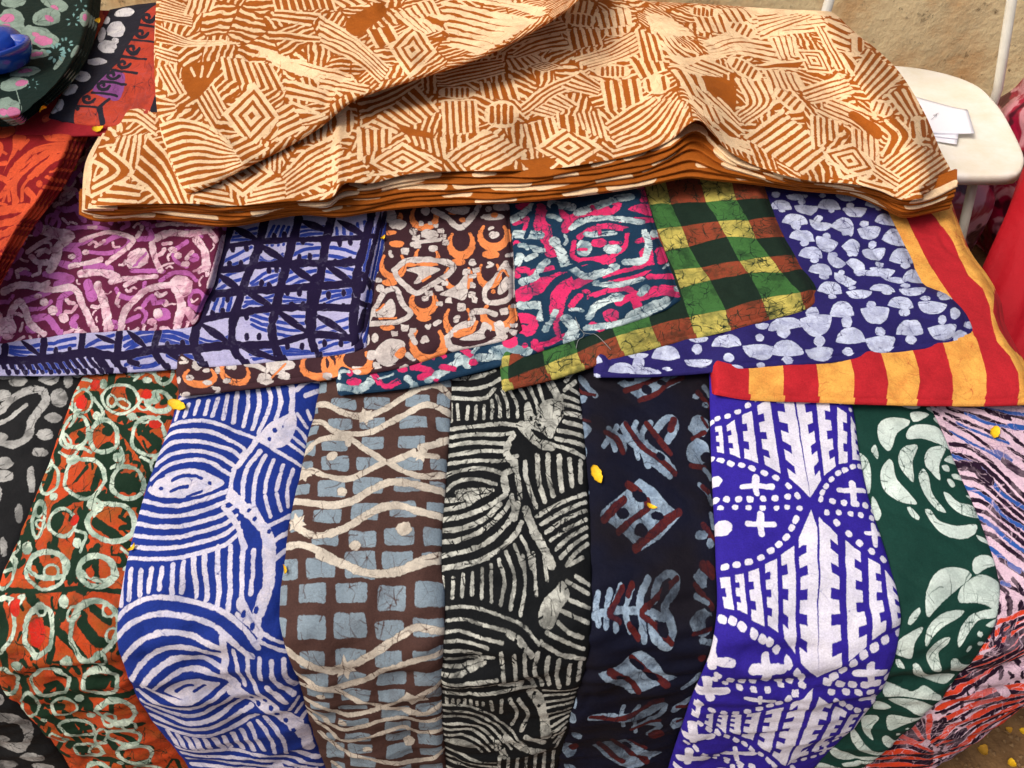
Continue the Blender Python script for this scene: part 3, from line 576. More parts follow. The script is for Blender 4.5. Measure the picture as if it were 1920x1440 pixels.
    p.M([[(280,900),(400,930),(560,992),(700,975),(850,910),(960,860)],[(290,955),(380,1000),(520,1080),(650,1070),(800,1020),(950,1000),(1080,1050),(1220,1035)],[(300,1000),(420,1080),(540,1168),(700,1140),(870,1090),(960,1080),(1060,1140),(1220,1125)],[(380,1130),(560,1240),(780,1280),(950,1310),(1150,1312),(1220,1260)],[(470,1330),(600,1400),(800,1440)]], 27)
    p.E(392,866,36,16); p.E(540,1040,34,16,.3); p.E(710,1220,36,15); p.E(990,1190,42,26,.3)
def print_rings(p):
    p.wf = .70
    v1 = (0, 690, .2639); v2 = (0, 1050, .2708)
    p.view(*v1)
    p.P([(-200,-200),(1500,-200),(1500,3500),(-200,3500)], 1, False)
    G = [([(830,40),(800,180),(760,300),(700,430)],46),([(870,130),(1000,150),(1100,160),(1250,230)],60),([(945,180),(962,290)],55),([(700,230),(740,360),(800,430),(900,480),(1000,600),(1100,760)],64),([(770,640),(810,780),(850,870)],120),([(620,430),(520,470),(430,600),(430,700)],46),([(420,1030),(550,960),(720,940),(880,990),(1010,960)],60),([(425,1060),(420,1250),(405,1340)],44),([(620,1130),(600,1300),(580,1440)],90),([(300,960),(270,1120),(180,1260),(130,1420)],66),([(700,1120),(880,1240),(960,1300)],66),([(385,740),(360,830),(300,950)],46),([(1180,400),(1060,480),(1150,600)],40),([(600,540),(600,640),(520,700)],30),([(1000,480),(1200,600)],30),([(1180,120),(1250,180)],60),([(560,90),(620,60),(760,80)],30),([(640,740),(560,860)],24),([(250,1230),(290,1400)],40),([(720,1310),(640,1440)],50)]
    for a, w_ in G: p.S(a, w_, -1)
    rr = np.random.default_rng(9)
    for k in range(210):
        x, y = rr.uniform(0, 1300), rr.uniform(40, 2800); a = rr.uniform(0, 6.28); L = rr.uniform(30, 75); p.S([(x, y), (x + L*math.cos(a), y + L*math.sin(a)), (x + L*1.5*math.cos(a+.9), y + L*1.5*math.sin(a+.9))], rr.uniform(14, 40), -1)
    p.E(920,850,85,75,0,-1); p.E(440,1120,45,70,.3,-1); p.E(960,240,26,60,0,-1); p.E(790,480,40,40,0,-1); p.S([(700,870),(730,760)], 50, -1)
    p.view(*v2)
    G2 = [([(0,215),(300,225),(600,210),(860,225)],34),([(250,260),(370,400),(500,520),(640,640),(840,740)],52),([(30,250),(50,500),(70,700)],60),([(480,240),(420,440),(380,640)],40),([(600,420),(700,520),(800,560)],60),([(660,330),(780,420)],50),([(540,30),(520,160)],34),([(690,50),(690,130)],46),([(300,60),(330,110),(300,140)],40),([(240,240),(140,300)],30),([(150,720),(240,900),(330,1020),(480,1080)],40),([(420,700),(520,780),(600,900),(640,960)],60),([(300,880),(500,860),(640,880),(900,880)],34),([(640,980),(860,1080),(1000,1080)],30),([(480,1000),(560,1130),(760,1180),(860,1250)],34),([(350,1000),(500,1120),(700,1320),(800,1320),(1050,1330)],30),([(800,1120),(1060,1240)],26),([(680,1350),(900,1430)],28),([(200,850),(270,1000)],46),([(0,860),(60,880)],30)]
    for a, w_ in G2: p.S(a, w_, -1)
    p.E(700,780,85,55,0,-1); p.E(430,960,50,30,0,-1); p.E(80,80,25,60,.2,-1)
    p.view(*v1)
    for r in ((740,35,90,40,26),(975,48,72,42,28),(605,265,78,85,26),(880,255,128,98,30),(1145,270,85,72,46),(560,480,95,110,38),(765,520,98,115,42),(1080,520,120,132,34),(365,810,72,105,32),(625,820,148,140,38),(930,842,112,112,40),(300,1090,45,135,32),(470,1125,92,95,34),(820,1125,165,128,46),(380,1420,150,90,42),(720,1440,120,80,46),(70,1400,75,60,34),(1180,60,60,80,30)):
        p.RING(r[0], r[1], r[2], r[3], r[4], .1)
    for d in ((757,150,32,36),(1065,120,36,22),(715,375,32,30),(962,380,36,28),(410,942,32,28),(545,680,50,38),(680,1000,36,34),(862,670,36,36),(575,1268,36,36),(220,1300,38,48),(570,165,18,18),(1120,240,40,50)): p.E(*d)
    p.view(*v2)
    for r in ((60,100,72,108,32),(350,90,138,125,36),(695,95,122,100,52),(45,430,90,165,44),(305,470,95,145,48),(680,455,150,170,46),(55,790,95,85,34),(372,790,130,88,34),(722,790,118,80,38),(470,960,90,58,22),(830,985,130,80,40),(230,950,60,90,26),(560,1105,120,44,24),(880,1160,115,42,26),(640,1258,100,50,26),(960,1270,120,58,34),(720,1400,100,40,28),(1060,1400,110,40,28),(420,1180,60,30,18)):
        p.RING(r[0], r[1], r[2], r[3], r[4], .15)
    for d in ((185,280,34,40),(480,292,38,42),(502,650,46,36),(158,672,46,26),(575,900,34,22),(650,1032,36,18),(480,1180,32,14),(740,1200,34,14),(330,1050,30,16),(860,1330,30,14)): p.E(*d)
    p.E(290,480,58,88,0,2); p.E(655,105,26,34,0,1); p.E(735,105,26,34,0,1); p.E(150,330,40,60,.3,2)
    p.view(*v1)
    rq = np.random.default_rng(31)
    for k in range(26): p.RING(rq.uniform(60, 1150), rq.uniform(120, 2700), rq.uniform(28, 52), rq.uniform(26, 60), 24, rq.uniform(-.6, .6))
    p.M([[(420,330),(480,280),(560,360),(520,440)],[(690,250),(760,360),(700,420)],[(960,360),(1040,420),(1150,380)],[(440,620),(520,660),(600,600),(680,640)],[(880,600),(900,700),(820,740)],[(700,960),(760,1010),(700,1080)],[(300,620),(360,700),(300,760)],[(120,1180),(160,1300),(100,1340)],[(560,1180),(640,1210),(600,1320)],[(880,1300),(960,1380),(900,1440)],[(1020,660),(1100,700)],[(980,120),(1060,60),(1160,110)],[(600,100),(680,130),(640,190)]], 30)
    for d in ((600,270,45,50,0,2),(1060,220,40,40,0,2),(700,150,40,40,0,2),(600,880,60,34,0,1),(1120,430,45,30,0,2),(560,1110,30,45,.4,2)): p.E(*d)
    p.view(*v1)
    p.E(757,150,26,34); p.E(715,375,30,28)
def print_bw(p):
    p.view(0, 690, .2639)
    p.S([(0,345),(120,240),(220,190),(320,190),(350,255),(290,340),(240,420),(215,520),(120,572),(0,545)], 62)
    p.S([(0,420),(60,400),(160,330),(210,295)], 34); p.S([(0,500),(60,520)], 60)
    for d in ((40,220,62,40),(150,120,66,40),(370,100,72,46),(440,235,58,66),(395,375,58,38),(335,490,62,38),(300,620,60,36),(30,75,110,34),(60,700,60,42),(30,790,95,42),(0,920,42,66),(240,810,28,90),(155,1050,28,70),(50,1290,26,70),(500,110,30,60),(560,60,40,30)): p.E(*d)
    p.view(0, 1050, .2708)
    p.S([(-20,1020),(120,1050),(200,1110),(215,1190),(150,1255),(40,1250)], 58)
    for d in ((245,1320,85,38),(40,1385,100,30),(310,1395,80,24),(20,930,30,30),(20,1190,70,26)): p.E(*d)
    p.S([(0,600),(-20,700)], 40)
    p.fillb(84, 0, 16, 5, .015)
def print_navy(p):
    p.view(1040, 690, .264)
    p.P([(440,130),(600,50),(740,40),(860,60),(890,115),(760,180),(600,245),(520,180)], 0, False)
    p.S([(500,180),(640,130),(780,50)], 46, 1); p.S([(600,245),(720,200),(800,130),(900,85)], 46, 1); p.E(530,100,38,20,0,-1); p.E(755,122,34,20,.3,-1); p.E(650,172,42,30,.6,-1)
    p.S([(380,510),(500,520),(620,600),(740,690)], 55); p.M([[(345,575),(380,530)],[(380,455),(400,520),(425,595)],[(440,435),(420,480),(490,560),(485,600)],[(500,410),(480,450),(560,540),(590,650)]], 44); p.M([[(575,400),(560,440),(620,580),(660,705)]], 50); p.M([[(675,405),(625,460),(650,560),(760,640),(840,740)],[(700,690),(815,775)]], 56)
    p.S([(720,450),(780,385),(830,375),(850,440),(800,525)], 60)
    p.M([[(360,480),(440,530),(480,610)],[(500,410),(560,500),(620,570),(740,660),(850,755)]], 46, 1); p.S([(650,410),(730,510),(820,620)], 48, 1); p.S([(840,390),(820,450)], 56, 1); p.E(765,470,24,34,.6,-1); p.E(655,490,18,34,.3,-1); p.E(750,640,40,24,.8,-1)
    p.E(1020,430,72,78); p.S([(975,520),(1060,470)], 40, 1); p.S([(1040,370),(1080,430)], 26, 1); p.E(1020,610,80,88); p.E(1075,640,44,36,0,-1); p.S([(965,700),(1060,715)], 44, 1); p.S([(1060,730),(1110,790)], 40)
    p.E(1000,215,28,22); p.S([(1060,150),(1100,200)], 46); p.S([(1015,190),(1095,280)], 44, 1); p.E(1068,272,26,22)
    p.S([(1025,835),(1080,890),(1110,970)], 40); p.S([(1045,850),(1085,885)], 42, 1); p.S([(1105,1050),(1120,1140)], 40); p.S([(1050,1130),(1120,1230)], 52, 1); p.E(1035,1200,46,34); p.E(1100,1255,28,36); p.E(1060,1440,40,34); p.S([(1080,1400),(1120,1440)], 46, 1)
    p.S([(180,80),(230,150),(285,215)], 46); p.S([(150,150),(200,190),(280,212)], 26, 1); p.E(190,235,42,30); p.P([(170,385),(260,450),(210,515),(180,500)]); p.S([(165,365),(250,400)], 22, 1); p.E(210,610,20,46); p.E(230,895,14,34)
    p.P([(600,795),(700,860),(800,980),(895,1060),(740,1230),(610,1310),(480,1190),(320,1065),(330,1025),(450,930)], 0, False)
    p.S([(520,845),(600,895)], 60, 1); p.S([(350,1090),(420,1010),(490,950)], 66, 1); p.S([(450,1180),(560,1080),(655,1010),(650,960)], 58, 1); p.S([(570,1290),(700,1180),(800,1090),(880,1040)], 72, 1)
    p.E(600,925,58,38,.6,-1); p.E(480,1048,46,40,0,-1); p.E(725,1065,44,32,.2,-1); p.E(610,1165,52,46,.5,-1)
    p.view(1020, 1050, .2708)
    p.S([(340,385),(460,350),(600,350),(720,355),(820,400)], 60); p.M([[(375,240),(355,330),(375,435)],[(455,230),(430,330),(425,445)],[(525,190),(490,300)],[(490,440),(495,465)],[(605,200),(560,350),(590,490)]], 46); p.M([[(715,145),(665,250),(660,330),(690,540)]], 54)
    p.S([(760,270),(780,170),(845,105),(900,130),(895,220),(830,330),(865,420),(880,500),(840,580),(760,515),(735,430)], 62)
    p.M([[(540,205),(480,320),(450,370),(520,420)],[(605,180),(580,240)],[(700,325),(670,370),(760,440),(880,560)],[(725,315),(800,240),(915,140)],[(580,440),(650,530)]], 46, 1); p.E(825,230,22,70,.35,-1); p.E(815,470,34,60,-.5,-1)
    p.E(1100,130,66,70); p.E(1160,180,40,60,0,-1); p.S([(1095,45),(1160,110)], 56, 1); p.S([(1040,180),(1100,250),(1160,330)], 44, 1); p.S([(1045,250),(1130,300)], 40); p.E(1090,430,80,90); p.E(1150,430,44,46,0,-1); p.S([(1030,500),(1150,470)], 40, 1); p.S([(1080,540),(1160,560)], 44); p.E(1090,660,32,30,0,1)
    p.P([(670,615),(760,670),(830,760),(920,800),(790,840),(600,895),(480,820),(370,755),(500,715),(600,650)], 0, False)
    p.S([(600,665),(720,760),(850,840)], 44, 1); p.S([(450,740),(560,790),(650,880)], 44, 1); p.E(640,712,56,22,.5,-1); p.E(740,790,60,20,.5,-1); p.E(530,780,40,14,.5,-1)
    p.S([(320,1035),(420,1040),(560,1045),(700,1020),(800,990)], 44); p.M([[(550,985),(520,1040)],[(650,985),(600,1035)],[(540,1060),(545,1100)],[(620,1060),(630,1140)]], 30); p.S([(740,985),(840,990),(800,1040),(720,1060)], 34); p.S([(620,1110),(700,1080),(800,1110),(720,1150)], 36)
    p.S([(320,1030),(480,1052),(600,1032),(740,970),(820,962)], 26, 1); p.E(770,1165,58,34,0,1); p.S([(600,1125),(720,1078),(800,1080)], 18, 1)
    p.S([(960,862),(1070,795)], 34); p.S([(905,1025),(1010,960)], 44); p.E(925,1110,56,30); p.S([(920,1008),(990,1010)], 22, 1); p.S([(920,1100),(980,1095)], 18, 1)
    for d in ((200,950,26,44,0,0),(190,1050,30,36,0,0),(225,1190,40,18,.3,0),(170,1285,60,50,.2,0),(205,1270,36,30,0,1),(180,1410,50,20,.3,0)): p.E(*d)
    p.P([(330,1265),(460,1215),(560,1185),(640,1240),(740,1290),(820,1325),(680,1390),(580,1392),(440,1330)], 0, False)
    p.S([(470,1205),(620,1300),(710,1375)], 34, 1); p.S([(380,1248),(540,1340)], 36, 1); p.S([(580,1195),(700,1262)], 20, 1); p.E(570,1235,40,16,.5,-1)
def print_violet(p):
    p.view(1280, 730, .243)
    T = p.TOOTH
    T((235,330),(282,330),(302,540),(250,520),2); T((315,335),(375,298),(420,590),(345,550),2); T((430,262),(505,232),(550,640),(450,590),2); T((545,195),(640,142),(722,715),(600,650),3)
    T((680,95),(815,85),(945,892),(785,745),4); T((832,85),(945,85),(1032,760),(948,892),4,'R'); T((995,118),(1095,160),(1145,650),(1055,722),3,'R'); T((1155,200),(1232,240),(1240,612),(1170,632),2,'R'); T((1265,255),(1315,320),(1345,590),(1278,592),3,'R')
    p.DASH([(205,290),(250,272),(325,264),(400,236),(475,190),(540,145),(590,105)],24,18); p.DASH([(1020,95),(1095,130),(1180,165),(1265,205)],20,14)
    p.DASH([(205,560),(275,590),(350,620),(430,642),(505,672),(595,712),(685,748),(780,808),(850,880)],30,18); p.DASH([(1340,635),(1280,645),(1220,670),(1165,700),(1112,750),(1070,802),(1042,850),(1030,900)],26,18)
    p.DASH([(240,890),(320,895),(405,902),(490,907),(590,902),(680,895),(775,888)],26,22); p.DASH([(275,955),(380,960),(480,967),(585,970),(690,970),(770,965),(865,972)],24,18)
    p.DASH([(1120,912),(1212,917),(1305,927),(1380,937),(1450,972)],26,20); p.DASH([(1075,1000),(1170,995),(1260,1006),(1340,1016),(1430,1030)],24,20)
    p.CROSS(530,802,100,130,55,60,60); p.CROSS(570,1092,95,105,70,70,62); p.CROSS(1280,830,110,90,50,100,55); p.CROSS(1445,1150,70,60,60,90,50); p.E(240,745,46,42); p.E(290,1112,64,60); p.CROSS(425,88,100,60,20,20,46)
    p.DASH([(840,1055),(808,1115),(765,1188),(710,1240),(650,1288),(570,1340),(480,1372),(390,1388),(305,1400)],30,22); p.DASH([(1150,1078),(1242,1160),(1325,1230),(1415,1290),(1510,1345)],28,22)
    p.view(1230, 1050, .2709)
    T((425,140),(490,140),(512,345),(450,332),1); T((525,130),(582,120),(602,370),(535,342),2); T((612,112),(682,92),(716,436),(630,402),2); T((722,66),(805,28),(812,470),(740,430),3)
    T((828,2),(922,-66),(968,100),(940,595),3) if False else None
    T((835,0),(925,-60),(938,595),(850,500),3); T((955,-115),(1075,-220),(1085,722),(968,630),5); p.P([(960,-118),(1041,-300),(1080,-190),(1080,-60),(980,-60)],0,False)
    T((1095,-257),(1216,-131),(1240,642),(1085,722),5,'R'); T((1270,-96),(1376,-15),(1412,542),(1285,612),4,'R'); T((1430,20),(1515,62),(1542,462),(1448,512),3,'R'); T((1548,90),(1640,190),(1668,430),(1588,450),3,'R')
    p.DASH([(440,400),(505,407),(565,437),(640,472),(700,502),(752,520),(805,565),(880,628),(940,682),(975,715)],28,24); p.DASH([(1655,480),(1545,512),(1465,547),(1390,582),(1320,627),(1255,672),(1195,715)],30,22)
    p.DASH([(410,730),(495,755),(575,762),(650,762),(740,752),(820,750),(895,745),(980,767)],28,18); p.DASH([(390,755),(462,778),(560,802),(650,805),(745,802),(840,780),(930,810)],24,12); p.DASH([(1150,750),(1240,765),(1325,767),(1410,767),(1490,760),(1575,742)],32,20); p.DASH([(1180,810),(1280,812),(1365,816),(1450,818),(1540,805)],28,16)
    p.CROSS(375,640,30,125,110,40,66); p.CROSS(730,655,85,110,55,70,70); p.CROSS(345,835,40,110,70,40,70); p.CROSS(1445,692,100,95,50,75,62); p.CROSS(690,862,90,90,22,22,34); p.CROSS(1480,892,80,70,30,40,40)
    p.DASH([(930,812),(880,842),(820,872),(760,897),(690,927),(610,952),(530,968),(450,968),(370,957),(290,915)],28,14); p.DASH([(1210,862),(1262,902),(1310,937),(1370,965),(1440,982)],28,16)
    T((255,900),(302,930),(278,1010),(230,1000),1); T((335,980),(382,980),(372,1072),(318,1042),1); T((420,990),(482,985),(462,1100),(400,1062),2); T((505,985),(572,980),(560,1112),(488,1085),3); T((610,970),(702,948),(650,1152),(570,1122),3); T((740,940),(852,900),(762,1222),(680,1172),4)
    T((900,880),(1055,785),(868,1312),(778,1242),5); T((1090,825),(1190,890),(1005,1232),(880,1312),5,'R'); T((1210,915),(1292,965),(1152,1182),(1058,1212),4,'R'); T((1320,980),(1385,1000),(1292,1132),(1208,1152),3,'R'); T((1420,1000),(1470,1005),(1400,1080),(1340,1100),2,'R')
    p.DASH([(290,1045),(350,1077),(410,1102),(470,1122),(535,1147),(590,1172),(640,1202),(700,1237),(752,1272),(790,1300)],26,13); p.DASH([(1000,1240),(1080,1216),(1150,1192),(1220,1167),(1290,1132)],30,12)
    p.CROSS(240,1125,30,110,70,30,66); p.CROSS(530,1232,80,120,30,50,40); p.CROSS(215,1285,50,110,60,30,60); p.CROSS(510,1355,95,95,35,40,40); p.CROSS(1150,1232,60,60,20,30,30)
    p.DASH([(200,1180),(260,1205),(320,1240),(400,1257),(470,1282),(560,1302),(640,1312),(710,1335)],26,12); p.DASH([(220,1240),(310,1262),(390,1280),(470,1302),(560,1322),(650,1335),(720,1350)],22,9); p.DASH([(930,1290),(1000,1290),(1070,1285),(1130,1270)],24,12); p.DASH([(920,1330),(960,1365),(990,1400)],22,12)
    p.DASH([(790,1350),(740,1370),(680,1392),(640,1415)],24,10); T((115,1330),(170,1350),(150,1440),(90,1400),1); T((215,1370),(262,1375),(240,1440),(195,1430),1); p.P([(715,1415),(840,1345),(800,1440)],0,False); p.P([(850,1360),(915,1400),(860,1440),(800,1440)],0,False); p.DASH([(300,1400),(380,1415),(460,1430),(540,1435)],24,14)
def print_green(p):
    p.view(1560, 730, .25)
    for q in ([(375,100),(520,92),(660,110),(640,160),(560,172),(450,140)],[(565,210),(640,190),(710,210),(680,240),(590,275)],[(740,240),(780,225),(830,270),(770,275)],[(315,330),(350,270),(430,245),(560,265),(550,300),(460,370),(420,480),(395,500),(330,430)],[(270,490),(295,450),(320,490),(318,560),(290,530)],[(530,370),(580,305),(700,295),(800,330),(870,470),(780,440),(650,400),(540,410)],[(470,560),(500,480),(600,450),(615,470),(580,570),(580,730),(500,640)],[(665,560),(700,480),(780,455),(830,465),(780,600),(780,715),(700,640)],[(820,560),(860,520),(930,520),(940,580)],[(800,600),(850,595),(860,640),(820,640)],[(875,660),(940,660),(980,700),(890,690)],[(835,705),(870,700),(900,750),(870,765)],[(345,640),(400,560),(430,580),(460,700),(560,820),(610,890),(480,870),(370,780)],[(620,680),(655,630),(690,680),(720,800),(830,950),(760,930),(650,790)],[(810,800),(850,810),(920,870),(1080,910),(1100,980),(960,970),(860,900)],[(670,930),(710,930),(770,1010),(900,1050),(1060,1040),(1040,1110),(930,1150),(800,1110),(710,1020)],[(535,915),(560,910),(630,990),(620,1010),(570,980)],[(1055,1115),(1160,1150),(1180,1175),(1090,1160)],[(980,820),(1040,820),(1045,850)],[(160,490),(240,550),(275,650),(265,800),(220,800),(160,600)],[(285,825),(350,940),(330,1005),(290,980)],[(1015,1380),(1040,1290),(1110,1265),(1200,1290),(1200,1330),(1100,1370),(1040,1410)],[(690,160),(740,150),(770,200),(730,190)]): p.P(q)
    p.view(1500, 1050, .2708)
    for q in ([(840,370),(860,180),(920,100),(1020,70),(1120,90),(1150,130),(1080,200),(980,280),(900,350),(865,390)],[(1160,60),(1190,0),(1290,-10),(1340,40),(1250,80),(1180,120)],[(1065,270),(1100,190),(1200,125),(1300,140),(1385,190),(1385,290),(1340,350),(1280,320),(1180,300),(1080,300)],[(720,430),(740,380),(800,330),(805,360),(760,420),(730,440)],[(830,530),(880,430),(980,360),(1110,350),(1090,380),(960,450),(880,510),(840,560)],[(1050,520),(1090,440),(1180,370),(1345,340),(1340,390),(1220,410),(1120,490),(1060,560)],[(1250,440),(1350,400),(1335,450),(1280,450)],[(630,610),(660,530),(740,480),(825,450),(820,475),(760,550),(750,640),(680,630)],[(640,665),(665,650),(700,695),(650,690)],[(850,640),(870,570),(920,525),(1000,505),(990,540),(930,600),(935,695),(880,690)],[(755,680),(790,670),(830,720),(920,760),(1060,770),(1000,810),(900,810),(800,780),(760,730)],[(1005,690),(1010,630),(1050,625),(1080,660),(1150,680),(1200,680),(1110,740),(1030,720)],[(1180,490),(1200,470),(1225,485),(1210,505)],[(1110,590),(1130,550),(1155,560),(1130,590)],[(1185,540),(1210,530),(1250,550),(1220,565)],[(570,830),(720,850),(750,860),(850,830),(950,880),(950,905),(860,890),(700,885),(560,880)],[(590,910),(700,895),(800,900),(900,950),(900,980),(850,1020),(740,970)],[(510,930),(610,960),(490,980)],[(410,1060),(440,1035),(520,1030),(530,1050),(470,1120),(490,1190),(430,1150)],[(580,1030),(620,1010),(720,1010),(840,1020),(720,1050),(590,1105)],[(335,1160),(350,1120),(380,1150),(440,1220),(530,1260),(600,1250),(560,1285),(430,1270),(350,1210)],[(545,1170),(580,1150),(640,1190),(690,1190),(620,1230),(560,1210)],[(190,1270),(220,1240),(300,1270),(370,1310),(480,1300),(560,1300),(500,1330),(380,1330),(250,1320)],[(270,1350),(400,1340),(500,1340),(420,1370),(300,1370)],[(90,1390),(130,1350),(270,1385),(180,1400),(120,1430)],[(270,1430),(340,1405),(430,1400),(400,1440)],[(920,920),(1000,880),(960,930)],[(1015,820),(1060,820),(1040,845)]): p.P(q)
    p.E(655,1137,20,12); p.E(715,1090,18,8); p.E(735,1115,18,5)
def print_lilac(p):               # pale ground; ch1 dark purple, ch2 blue, ch0 orange-red
    p.view(1560, 730, .25)
    p.FAM([(880,120),(1100,165),(1460,245)], [(830,235),(1000,330),(1180,470)], 4, 26, 1); p.FAM([(1040,135),(1200,185),(1460,215)], [(880,330),(1050,430),(1220,520)], 4, 22, 2)
    p.FAM([(880,420),(1010,450),(1200,600),(1460,850)], [(1130,1080),(1200,1110),(1300,1200),(1460,1330)], 9, 36, 1)
    p.FAM([(900,510),(1100,610),(1250,780),(1460,930)], [(1180,1200),(1300,1310),(1460,1420)], 4, 34, 2)
    p.S([(930,580),(1050,600),(1160,700)], 80, 1); p.E(1360,300,80,26,.15,2); p.E(1250,520,100,32,.4,2); p.S([(1280,560),(1400,650)], 60, 1); p.S([(1150,190),(1300,230)], 40, 1)
    p.fillb(34, 1, 8, 6, .10, .75); p.fillb(26, 2, 6, 7, .06, .75)
    p.view(1500, 1050, .2708)
    p.FAM([(1380,10),(1551,130)], [(1380,150),(1551,260)], 2, 34, 1); p.S([(1430,40),(1500,90)], 30, 2); p.S([(1390,160),(1440,180)], 30, 2)
    p.FAM([(1350,430),(1450,400),(1600,330)], [(1000,900),(1200,800),(1400,690),(1600,570)], 7, 30, 0); p.FAM([(1390,470),(1450,430),(1600,380)], [(990,930),(1200,830),(1420,710),(1600,590)], 7, 22, 1)
    p.M([[(1340,430),(1300,560)],[(1400,450),(1340,560)],[(1470,440),(1380,580)]], 30, 1)
    p.FAM([(940,985),(1150,900),(1350,870),(1600,850)], [(1050,1290),(1200,1200),(1400,1110),(1600,990)], 6, 28, 0); p.FAM([(930,1010),(1150,930),(1350,890),(1600,880)], [(1060,1330),(1220,1220),(1420,1120),(1600,1010)], 6, 18, 1)
    p.M([[(860,1010),(960,1100),(1080,1120)],[(1400,700),(1500,760)],[(1300,800),(1420,900)]], 40, -1)
    for k in range(9):
        a = math.pi + .25 + k * .33; p.S([(880+70*math.cos(a),1230+50*math.sin(a)),(880+250*math.cos(a),1230+190*math.sin(a))], 34, k % 2)
        a += .16; p.S([(880+80*math.cos(a),1230+60*math.sin(a)),(880+230*math.cos(a),1230+170*math.sin(a))], 16, 1)
    p.FAM([(600,1265),(750,1240),(890,1285)], [(430,1440),(600,1460),(900,1410)], 5, 28, 0); p.FAM([(590,1290),(750,1262),(900,1300)], [(420,1470),(600,1480),(900,1440)], 5, 20, 1)
    p.FAM([(1150,1290),(1350,1180),(1600,1020)], [(1160,1340),(1380,1230),(1600,1080)], 3, 14, 1); p.FAM([(1000,870),(1200,760),(1420,640),(1600,520)], [(1100,760),(1260,640),(1420,560),(1600,450)], 4, 16, 1)
    p.FAM([(920,1320),(1100,1280),(1300,1180)], [(930,1440),(1100,1380),(1290,1240)], 3, 18, 1); p.FAM([(930,1340),(1100,1300),(1300,1200)], [(940,1440),(1100,1400),(1290,1250)], 2, 14, 0)
def print_magenta(p):
    p.view(0, 380, .2361)
    p.M([[(480,360),(600,370),(625,440),(570,500),(480,480)],[(200,780),(300,740),(400,700)],[(270,925),(380,920),(465,1030)],[(560,700),(480,770),(470,880)],[(360,570),(560,600),(450,650)]], 62, 1)
    p.M([[(700,390),(850,405),(980,370),(1035,300),(980,262),(880,290),(830,320)],[(520,332),(640,322),(720,280)],[(540,200),(700,180),(850,205)],[(240,855),(340,845),(400,790)],[(920,680),(960,740),(1060,760),(1140,700),(1150,640)],[(1280,625),(1380,560),(1500,562),(1560,620)],[(1390,365),(1480,310)],[(1370,395),(1400,460),(1480,505)],[(1050,540),(1150,542),(1300,552)],[(1000,945),(1100,900)],[(1480,230),(1600,270)],[(1200,200),(1300,170)]], 42, 1)
    p.S([(690,640),(730,740)], 95, 1); p.E(780,525,125,58,0,1); p.RING(420,160,52,60,30,0,1); p.E(1540,430,42,38,0,1); p.E(1290,890,72,52,0,1); p.E(905,965,42,40,0,1); p.RING(1560,770,60,70,34,0,1); p.E(240,1000,40,40,0,1); p.E(1700,700,40,70,.4,1)
    p.M([[(30,700),(120,655),(280,662),(420,690),(560,668),(610,700),(650,800),(700,900),(745,1020)],[(70,1010),(90,880),(150,785),(205,860),(240,960),(340,1040)],[(950,1000),(1000,850),(1080,765),(1180,690),(1300,662),(1420,660)]], 62)
    p.S([(770,650),(805,740),(830,820),(850,920),(850,1000)], 84); p.E(50,1000,80,90); p.E(1440,660,92,84); p.S([(1420,720),(1440,840),(1400,980)], 74); p.S([(1480,850),(1540,930)], 86); p.S([(300,670),(380,640)], 44)
    for d in ((1310,800,30,36),(1252,880,36,36),(1205,942,42,32),(422,860,38,42),(506,916,38,38),(352,792,36,34),(590,982,32,30),(300,742,34,22),(680,392,32,24),(572,430,32,26),(210,540,30,18),(1370,372,38,24),(1412,410,34,26),(1468,480,40,28),(290,560,24,12)): p.E(*d)
    p.M([[(880,622),(1000,605),(1240,588)],[(1000,655),(1070,620)]], 46)
    p.M([[(330,205),(450,240),(560,262),(470,330),(440,440),(400,530)]], 84); p.S([(250,430),(300,480),(370,475)], 54); p.M([[(220,390),(300,330),(400,270)],[(640,295),(760,252),(900,240),(1060,300),(980,390),(900,440),(850,475)],[(560,505),(700,480),(800,450)]], 44); p.E(1090,445,95,72,-.6); p.S([(1060,500),(1160,400)], 22, 1); p.S([(640,565),(800,555),(930,585)], 62)
    p.M([[(1220,290),(1350,240),(1500,250),(1640,225)],[(1210,330),(1230,440),(1280,545)],[(1780,280),(1720,480),(1680,640)],[(1640,190),(1720,300)]], 54); p.S([(1560,290),(1620,370),(1640,510)], 80); p.M([[(700,185),(760,190)],[(1250,185),(1400,172),(1700,190)],[(1300,330),(1360,320)]], 34)
    p.view(0, 0, .2917)
    p.M([[(700,830),(640,900),(560,980),(640,1000)],[(560,1000),(480,1090),(520,1130)],[(420,1200),(480,1230),(360,1330)],[(600,940),(660,900)],[(470,1160),(400,1280)]], 46); p.M([[(540,1050),(440,1180)],[(380,1350),(330,1440)],[(620,870),(560,930)]], 40, 1)
